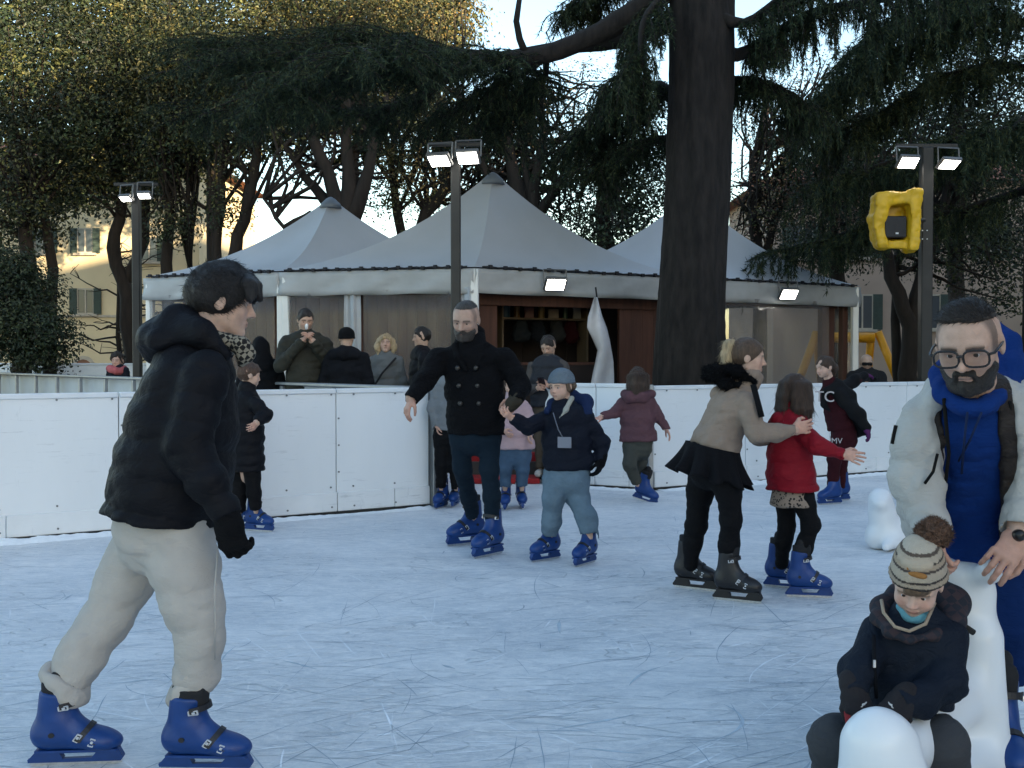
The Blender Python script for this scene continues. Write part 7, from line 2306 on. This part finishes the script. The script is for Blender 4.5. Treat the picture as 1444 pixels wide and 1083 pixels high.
def lettering(P, text, u, v, dy, size, yaw, pitch, m, name='lettering'):
    cu = bpy.data.curves.new('lettering', 'FONT')
    cu.body = text; cu.size = size; cu.extrude = 0.006; cu.align_x = 'CENTER'; cu.align_y = 'CENTER'; cu.resolution_u = 3
    tmp = bpy.data.objects.new('tmp_text', cu); COL.objects.link(tmp)
    bpy.context.view_layer.update()
    me = bpy.data.meshes.new_from_object(tmp.evaluated_get(bpy.context.evaluated_depsgraph_get()))
    bpy.data.objects.remove(tmp)
    me.materials.clear(); me.materials.append(m)
    o = link(name, me, None, P.root)
    o.location = P.P(u, v, dy) - P.org
    o.rotation_euler = (math.radians(90 + pitch), 0, math.radians(yaw))
white_print = fabric('white_print', (0.42, 0.38, 0.38))
lettering(Z, 'TC', 1163, 560, -0.165, 0.145, -32, 0, white_print)
lettering(Z, 'MV', 1180, 622, -0.150, 0.075, -20, -8, white_print)

# ---- child in black padded coat behind the teenager
Q = Person('child in long black padded coat and blue skates, half hidden behind the teenager', 9.17, 140, (0.50, 0.33, 0.25), 0.011).start(348)
Q.set_head(352, 530, 0, 0.20, 118, 6)
qt = [(347, 552, 0, 0.065, 0.065), (346, 566, 0, 0.145, 0.105), (347, 612, 0, 0.158, 0.125), (349, 672, 0, 0.150, 0.130)]
qa = [[(360, 568, -0.12, 0.060), (374, 586, -0.16, 0.056), (362, 596, -0.26, 0.042)], [(332, 568, 0.1, 0.060), (326, 590, 0.1, 0.056), (334, 605, 0.0, 0.042)]]
ql = [[(356, 668, -0.05, 0.075), (358, 695, -0.06, 0.058), (361, 722, -0.04, 0.048)], [(340, 668, 0.05, 0.075), (338, 695, 0.03, 0.058), (338, 722, 0.05, 0.048)]]
Q.body(qt, qa, ql, [Q.hand(qa[0], size=0.13)], child=0.6, male=False, head_res=0.008, hand_res=0.006)
Q.coat(puffer_black, 'padded_coat', hem=(Q.P(349, 664), (0, 0, -1)), quilt=(0.085, 0.012), wr=0.004, wf=30, collar=(Q.P(347, 558), Q.P(349, 546), 0.075, 0.07))
Q.trousers(black_legs, wr=0.004)
skate(Q.root, Q.org, floor_at(366, 749), 68, size=0.80)
skate(Q.root, Q.org, floor_at(338, 744), 80, size=0.80)
Q.short_hair(hair_mat('mid_brown', (0.075, 0.042, 0.028)), top=0.05, side=0.03, line=0.22, back=-0.3, amp=0.008)

# ---- two children near the entrance, partly hidden
def skater_child(label, u, Y, feet, yaw, ht, jacket_m, leg_m, hem_r, hair_m, legs_px, torso_px, arms_px, head, black_soles=False):
    p = Person(label, Y, yaw, (0.50, 0.33, 0.25), 0.012).start(u)
    p.set_head(*head)
    p.body(torso_px, arms_px, legs_px, [p.hand(a, size=0.14) for a in arms_px], child=0.6, male=False, head_res=0.009, hand_res=0.007)
    p.coat(jacket_m, 'jacket', hem=(p.P(torso_px[-1][0], torso_px[-1][1] - 8), (0, 0, -1)), quilt=(0.12, 0.010), wr=0.005, wf=30, collar=(p.P(torso_px[0][0], torso_px[0][1] + 4), p.P(torso_px[0][0], torso_px[0][1] - 6), 0.075, 0.07))
    p.trousers(leg_m, wr=0.006, seat=[(torso_px[-1][0], torso_px[-1][1] - 14, 0, hem_r * 0.75, 0.10), (torso_px[-1][0], torso_px[-1][1] + 4, 0, hem_r * 0.75, 0.10)])
    for f in feet: skate(p.root, p.org, floor_at(f[0], f[1]), f[2], size=0.82, detail=True)
    p.short_hair(hair_m, top=0.04, side=0.03, line=0.22, back=-0.4, amp=0.008)
    return p
skater_child('child in grey jacket and black trousers half hidden behind the peacoat man', 626, 10.6, [(622, 716, -20), (642, 714, -10)], -10, 1.5,
             fabric('grey_padded', (0.16, 0.17, 0.18), 0.7), black_legs, 0.16, hair_brown,
             [[(622, 612, 0, 0.075), (622, 655, -0.03, 0.058), (622, 690, 0, 0.05)], [(641, 612, 0, 0.075), (642, 655, -0.03, 0.058), (643, 690, 0, 0.05)]],
             [(632, 528, 0, 0.065, 0.06), (632, 543, 0, 0.135, 0.10), (631, 575, 0, 0.145, 0.115), (631, 614, 0, 0.150, 0.12)],
             [[(616, 545, 0, 0.055), (611, 575, -0.02, 0.052), (616, 600, -0.05, 0.040)], [(650, 545, 0, 0.055), (653, 575, -0.02, 0.052), (650, 600, -0.05, 0.040)]],
             (634, 506, 0, 0.21, -15, 5))
skater_child('small child in pale pink jacket, jeans and blue skates behind the man and the boy', 728, 10.5, [(713, 718, -4), (735, 716, 6)], 0, 1.2,
             fabric('pink_padded', (0.42, 0.29, 0.30), 0.7), fabric('jeans_mid', (0.05, 0.085, 0.135), 0.9, var=0.2, vscale=14), 0.17, hair_brown,
             [[(715, 630, 0, 0.078), (713, 662, -0.03, 0.062), (712, 690, 0, 0.055)], [(738, 630, 0, 0.078), (737, 662, -0.03, 0.062), (736, 690, 0, 0.055)]],
             [(724, 562, 0, 0.06, 0.06), (725, 576, 0, 0.13, 0.10), (727, 600, 0, 0.145, 0.115), (728, 641, 0, 0.180, 0.13)],
             [[(708, 578, 0, 0.055), (704, 598, -0.06, 0.050), (712, 608, -0.16, 0.038)], [(742, 576, 0, 0.055), (748, 592, -0.04, 0.052), (746, 612, -0.12, 0.038)]],
             (722, 543, 0, 0.195, -5, 5))

# ---- spectators beyond the boards: points in body space (side m, height as a share of stature, forward m)
class Spectator(Person):
    def __init__(s, label, u, vtop, Y, yaw, z0=0.2, skin=(0.46, 0.30, 0.22), group='spectators beyond the boards', ht=None):
        super().__init__(label, Y, yaw, skin, 0.0125, group)
        s.start(u, z0)
        s.ht = at(u, vtop, Y)[2] - z0 if ht is None else ht
    def P(s, x, z, y=0.0): return s.org + s.side * x + s.fwd * y + np.array([0, 0, z * s.ht])
    def stand(s, w=1.0, arms=None, head=(0, 0), H=0.135, lean=0.0, child=0.0, male=True, stubble=0.0, hunch=0.0, hands=True, hair_line=0, brow=(0.05, 0.035, 0.03), seated=False):
        g = s.ht / 1.75
        hh = H * s.ht
        s.hc = s.P(0, 1, lean + 0.03 * hunch) - np.array([0, 0, hh * 0.54 + 0.10 * hunch * 0])
        s.H = hh
        s.hA = frame(s.yaw + head[0], head[1])
        n = 0.825
        s.torso = [(0, n, lean * 0.8, 0.075 * w, 0.075 * w), (0, n - 0.035, lean * 0.7, 0.185 * w * g, 0.115 * g * w), (0, n - 0.14, lean * 0.5, 0.20 * w * g, 0.14 * g * w), (0, n - 0.25, lean * 0.2, 0.19 * w * g, 0.145 * g * w), (0, n - 0.38, 0, 0.20 * w * g, 0.145 * g * w)]
        default = [[(-0.19, n - 0.045, lean * 0.7, 0.072), (-0.245, n - 0.22, lean * 0.3, 0.064), (-0.22, n - 0.36, 0.06, 0.048)], [(0.19, n - 0.045, lean * 0.7, 0.072), (0.245, n - 0.22, lean * 0.3, 0.064), (0.22, n - 0.36, 0.06, 0.048)]]
        arms = arms or default
        arms = [[(p[0] * w * g, p[1], p[2] * g, p[3] * w * g) for p in a] for a in arms]
        legs = [[(-0.09 * g, 0.48, 0, 0.095 * g), (-0.10 * g, 0.27, 0.02, 0.072 * g), (-0.10 * g, 0.055, 0, 0.055 * g)], [(0.09 * g, 0.48, 0, 0.095 * g), (0.10 * g, 0.27, 0.02, 0.072 * g), (0.10 * g, 0.055, 0, 0.055 * g)]]
        if seated:
            legs = [[(sx * 0.09, 0.30, 0.02, 0.095), (sx * 0.11, 0.32, 0.42, 0.075), (sx * 0.11, 0.05, 0.45, 0.055)] for sx in (-1, 1)]
        hs = [s.hand(a, size=0.18 * g, palm=-s.side * (1 if a[0][0] > 0 else -1), curl=0.4, side=(1 if a[0][0] > 0 else -1)) for a in arms] if hands else []
        s.body(s.torso, arms, legs, hs, child=child, male=male, head_res=0.0085, hand_res=0.0065, stubble=stubble, brow=brow)
        return s
    def dress(s, jm, tm, jname='jacket', quilt=None, hem=0.47, collar=True, shoes=True):
        s.coat(jm, jname, hem=(s.P(0, hem, 0), (0, 0, -1)), quilt=quilt, wr=0.007, wf=26, collar=(s.P(0, 0.815, 0), s.P(0, 0.832, 0.0), 0.095 * s.ht / 1.75, 0.085 * s.ht / 1.75) if collar else None)
        s.trousers(tm, seat=[(0, 0.52, 0, 0.15 * s.ht / 1.75, 0.12 * s.ht / 1.75), (0, 0.47, 0, 0.155 * s.ht / 1.75, 0.12 * s.ht / 1.75)], wr=0.006, wf=26)
        if shoes:
            for l in s.legs:
                p = s.P(l[-1][0], 0, l[-1][2])
                shoe(s.root, s.org, p, s.yaw, 1.0 * s.ht / 1.75, liner_m)
        return s
char = fabric('trousers_dark', (0.018, 0.018, 0.022))
n = 0.825
s1 = Spectator('man in olive quilted jacket holding a tissue to his nose with both hands', 431, 435, 12.8, 14)
s1.stand(1.12, arms=[[(-0.19, n - 0.045, 0, 0.078), (-0.25, n - 0.19, 0.10, 0.070), (-0.05, n - 0.035, 0.26, 0.05)], [(0.19, n - 0.045, 0, 0.078), (0.25, n - 0.19, 0.10, 0.070), (0.045, n - 0.035, 0.26, 0.05)]], head=(6, 14), H=0.140, stubble=0.25)
s1.dress(fabric('olive_padded', (0.028, 0.027, 0.020), 0.6), char, 'padded_jacket', (0.075, 0.012)); s1.short_hair(hair_dark, top=0.05, side=0.025, line=0.27, back=-0.2, amp=0.006)
q = Solid(0.008, 0.01); q.ell(s1.hw(0.02, 0.46, -0.20), (0.02, 0.02, 0.03)); q.noise(0.005, 60, 1); s1.obj('tissue', q, fabric('tissue_white', (0.7, 0.7, 0.7)))
s2 = Spectator('person in dark coat and black knit cap seen from behind', 488, 462, 12.65, 172)
s2.stand(1.18, head=(0, 6), H=0.145, hunch=1).dress(fabric('coat_charcoal', (0.006, 0.0065, 0.009), 0.85), char, 'coat', None, 0.40); s2.beanie(fabric('cap_black', (0.006, 0.006, 0.007), 0.95, bump=0.6, bscale=160), low=-0.02, pitch_cut=0.1)
q = Solid(0.011, 0.03); q.chain([s2.P(-0.12, n - 0.02, -0.08), s2.P(0, n - 0.01, -0.12), s2.P(0.12, n - 0.02, -0.08)], [0.06, 0.075, 0.06]); q.noise(0.006, 40, 1); s2.obj('hood', q, fabric('coat_charcoal', (0.006, 0.0065, 0.009)))
s3 = Spectator('blonde woman in light grey coat standing before the brown stall wall', 544, 470, 13.6, -8, skin=(0.52, 0.34, 0.26))
s3.stand(1.0, head=(12, -6), H=0.150, male=False).dress(fabric('coat_grey_light', (0.13, 0.135, 0.135), 0.85), char, 'coat', None, 0.36); s3.short_hair(hair_blonde, top=0.03, side=0.05, line=0.22, back=-0.5, amp=0.010, sides_cut=-0.3)
q = Solid(0.010, 0.02)
for sx in (-1, 1): q.chain([s3.hw(sx * 0.32, 0.05, 0.15), s3.hw(sx * 0.42, 0.02, -0.2), s3.hw(sx * 0.38, 0.06, -0.62)], [0.04, 0.042, 0.02])
q.noise(0.008, 70, 2); s3.obj('long_hair', q, hair_blonde)
strip_obj(s3, 'bag_strap', [s3.P(-0.15, n - 0.02, 0.10), s3.P(0.0, n - 0.14, 0.165), s3.P(0.16, n - 0.3, 0.15)], 0.012, 0.005, liner_m, None)
s4 = Spectator('dark-haired young man in black jacket looking left beyond the boards', 594, 461, 13.2, -76)
s4.stand(1.1, head=(0, 4), H=0.142).dress(puffer_black, char, 'jacket', (0.11, 0.012)); s4.short_hair(hair_black, top=0.08, side=0.03, line=0.24, back=-0.2, amp=0.01)
s5 = Spectator('figure in black hooded coat seen from behind, left of the man in olive', 368, 476, 12.9, 190)
s5.stand(1.15, head=(0, 10), H=0.150, lean=0.02).dress(fabric('coat_black', (0.004, 0.0045, 0.006), 0.9), char, 'coat', None, 0.36)
q = Solid(0.011, 0.04); q.ell(s5.hc + np.array([0, 0, 0.01]), np.array([0.47, 0.54, 0.58]) * s5.H, s5.hA); q.cone(s5.hw(0, -0.1, -0.3), s5.P(0, n - 0.03, 0), 0.10, 0.16); q.ell(s5.hw(0, 0.5, -0.1), np.array([0.25, 0.3, 0.36]) * s5.H, s5.hA, k=0.02, neg=True); q.noise(0.008, 30, 2)
s5.obj('hood', q, fabric('coat_black', (0.004, 0.0045, 0.006)))
s6 = Spectator('man in dark gilet looking down at his phone in the rink entrance', 773, 473, 12.75, -16, z0=0.06)
s6.stand(1.05, arms=[[(-0.19, n - 0.045, 0, 0.068), (-0.235, n - 0.21, 0.04, 0.060), (-0.07, n - 0.17, 0.30, 0.044)], [(0.19, n - 0.045, 0, 0.068), (0.235, n - 0.21, 0.04, 0.060), (0.05, n - 0.19, 0.29, 0.044)]], head=(-8, 26), H=0.142, stubble=0.2)
s6.dress(fabric('shirt_greybrown', (0.070, 0.062, 0.058), 0.85), fabric('khaki', (0.075, 0.058, 0.042)), 'shirt', None, 0.50, shoes=False); s6.short_hair(hair_dark, top=0.05, side=0.025, line=0.27, back=-0.2, amp=0.006)
tp, tr = s6.pts(s6.torso)
q = Solid(0.0125, 0.04); q.chain(tp, [(r[0] * 1.05, r[1] * 1.10) for r in tr], ax=s6.side, quilt=(0.09, 0.01)); q.cut(s6.P(0, 0.50), (0, 0, -1), 0.01); q.noise(0.005, 40, 1); s6.obj('gilet', q, fabric('gilet_dark', (0.022, 0.024, 0.030), 0.6))
MB().box(s6.P(-0.02, n - 0.145, 0.37), (0.075, 0.012, 0.15), frame(-16, 50), 0.004).build('phone', mat('phone_black', (0.01, 0.01, 0.012), 0.2), s6.root, org=s6.org)
for l in s6.legs: shoe(s6.root, s6.org, s6.P(l[-1][0], 0, 0), -16, 1.0, mat('shoe_pale', (0.42, 0.40, 0.37), 0.7))
s7 = Spectator('bald man with sunglasses seated behind the right-hand boards, phone in hand', 1222, 506, 15.4, -12, ht=1.26, skin=(0.42, 0.28, 0.21))
s7.stand(1.05, arms=[[(-0.26, 0.76, 0, 0.09), (-0.33, 0.55, 0.10, 0.08), (-0.05, 0.66, 0.38, 0.06)], [(0.26, 0.76, 0, 0.09), (0.33, 0.52, 0.1, 0.08), (0.16, 0.42, 0.40, 0.06)]], head=(0, 8), H=0.185, stubble=0.35, seated=True)
s7.torso = [(0, 0.80, 0, 0.09, 0.09), (0, 0.76, 0, 0.19, 0.12), (0, 0.62, 0, 0.205, 0.15), (0, 0.46, 0, 0.20, 0.15), (0, 0.30, 0, 0.20, 0.15)]
s7.coat(fabric('jacket_dark_s', (0.016, 0.016, 0.018), 0.8), 'jacket', torso=s7.torso, wr=0.007, wf=26); s7.trousers(char, wr=0.005)
MB().box(s7.hw(0, 0.40, 0.0), (0.135, 0.03, 0.042), s7.hA, 0.008).build('sunglasses', mat('sunglasses', (0.008, 0.008, 0.009), 0.15), s7.root, org=s7.org)
MB().box(s7.P(-0.05, 0.70, 0.44), (0.075, 0.012, 0.15), frame(-12, 20), 0.004).build('phone', mat('phone_black', (0.01, 0.01, 0.012)), s7.root, org=s7.org)
for l in s7.legs: shoe(s7.root, s7.org, s7.P(l[-1][0], 0, l[-1][2]), -12, 1.0, liner_m)
bn = thing('bench', 'low wooden bench under the bald man behind the right-hand boards', 'bench', tuple(s7.org))
MB().box((0, 0.05, 0.24), (1.2, 0.34, 0.05), None, 0.006).build('seat', wood_m, bn)
for sx in (-1, 1): MB().box((sx * 0.5, 0.05, 0.11), (0.06, 0.30, 0.21), None, 0.004).build('leg', wood_m, bn)
s8 = Spectator('woman with dark curly hair and pink scarf at far left', 166, 497, 17.6, -20, skin=(0.50, 0.32, 0.25))
s8.stand(1.05, head=(10, 0), H=0.19, male=False).dress(fabric('coat_navy_s', (0.014, 0.015, 0.024)), char, 'coat', None, 0.4)
s8.short_hair(hair_dark, top=0.07, side=0.06, line=0.22, back=-0.35, amp=0.02)
q = Solid(0.012, 0.03); c_ = s8.P(0, 0.79, 0.02); q.chain([c_ + s8.side * math.cos(a) * 0.10 + s8.fwd * math.sin(a) * 0.10 + np.array([0, 0, 0.02 * math.sin(2 * a)]) for a in np.linspace(0, 6.283, 13)], [0.05] * 13); q.noise(0.008, 40, 1)
s8.obj('scarf', q, fabric('scarf_pink', (0.40, 0.11, 0.12)))
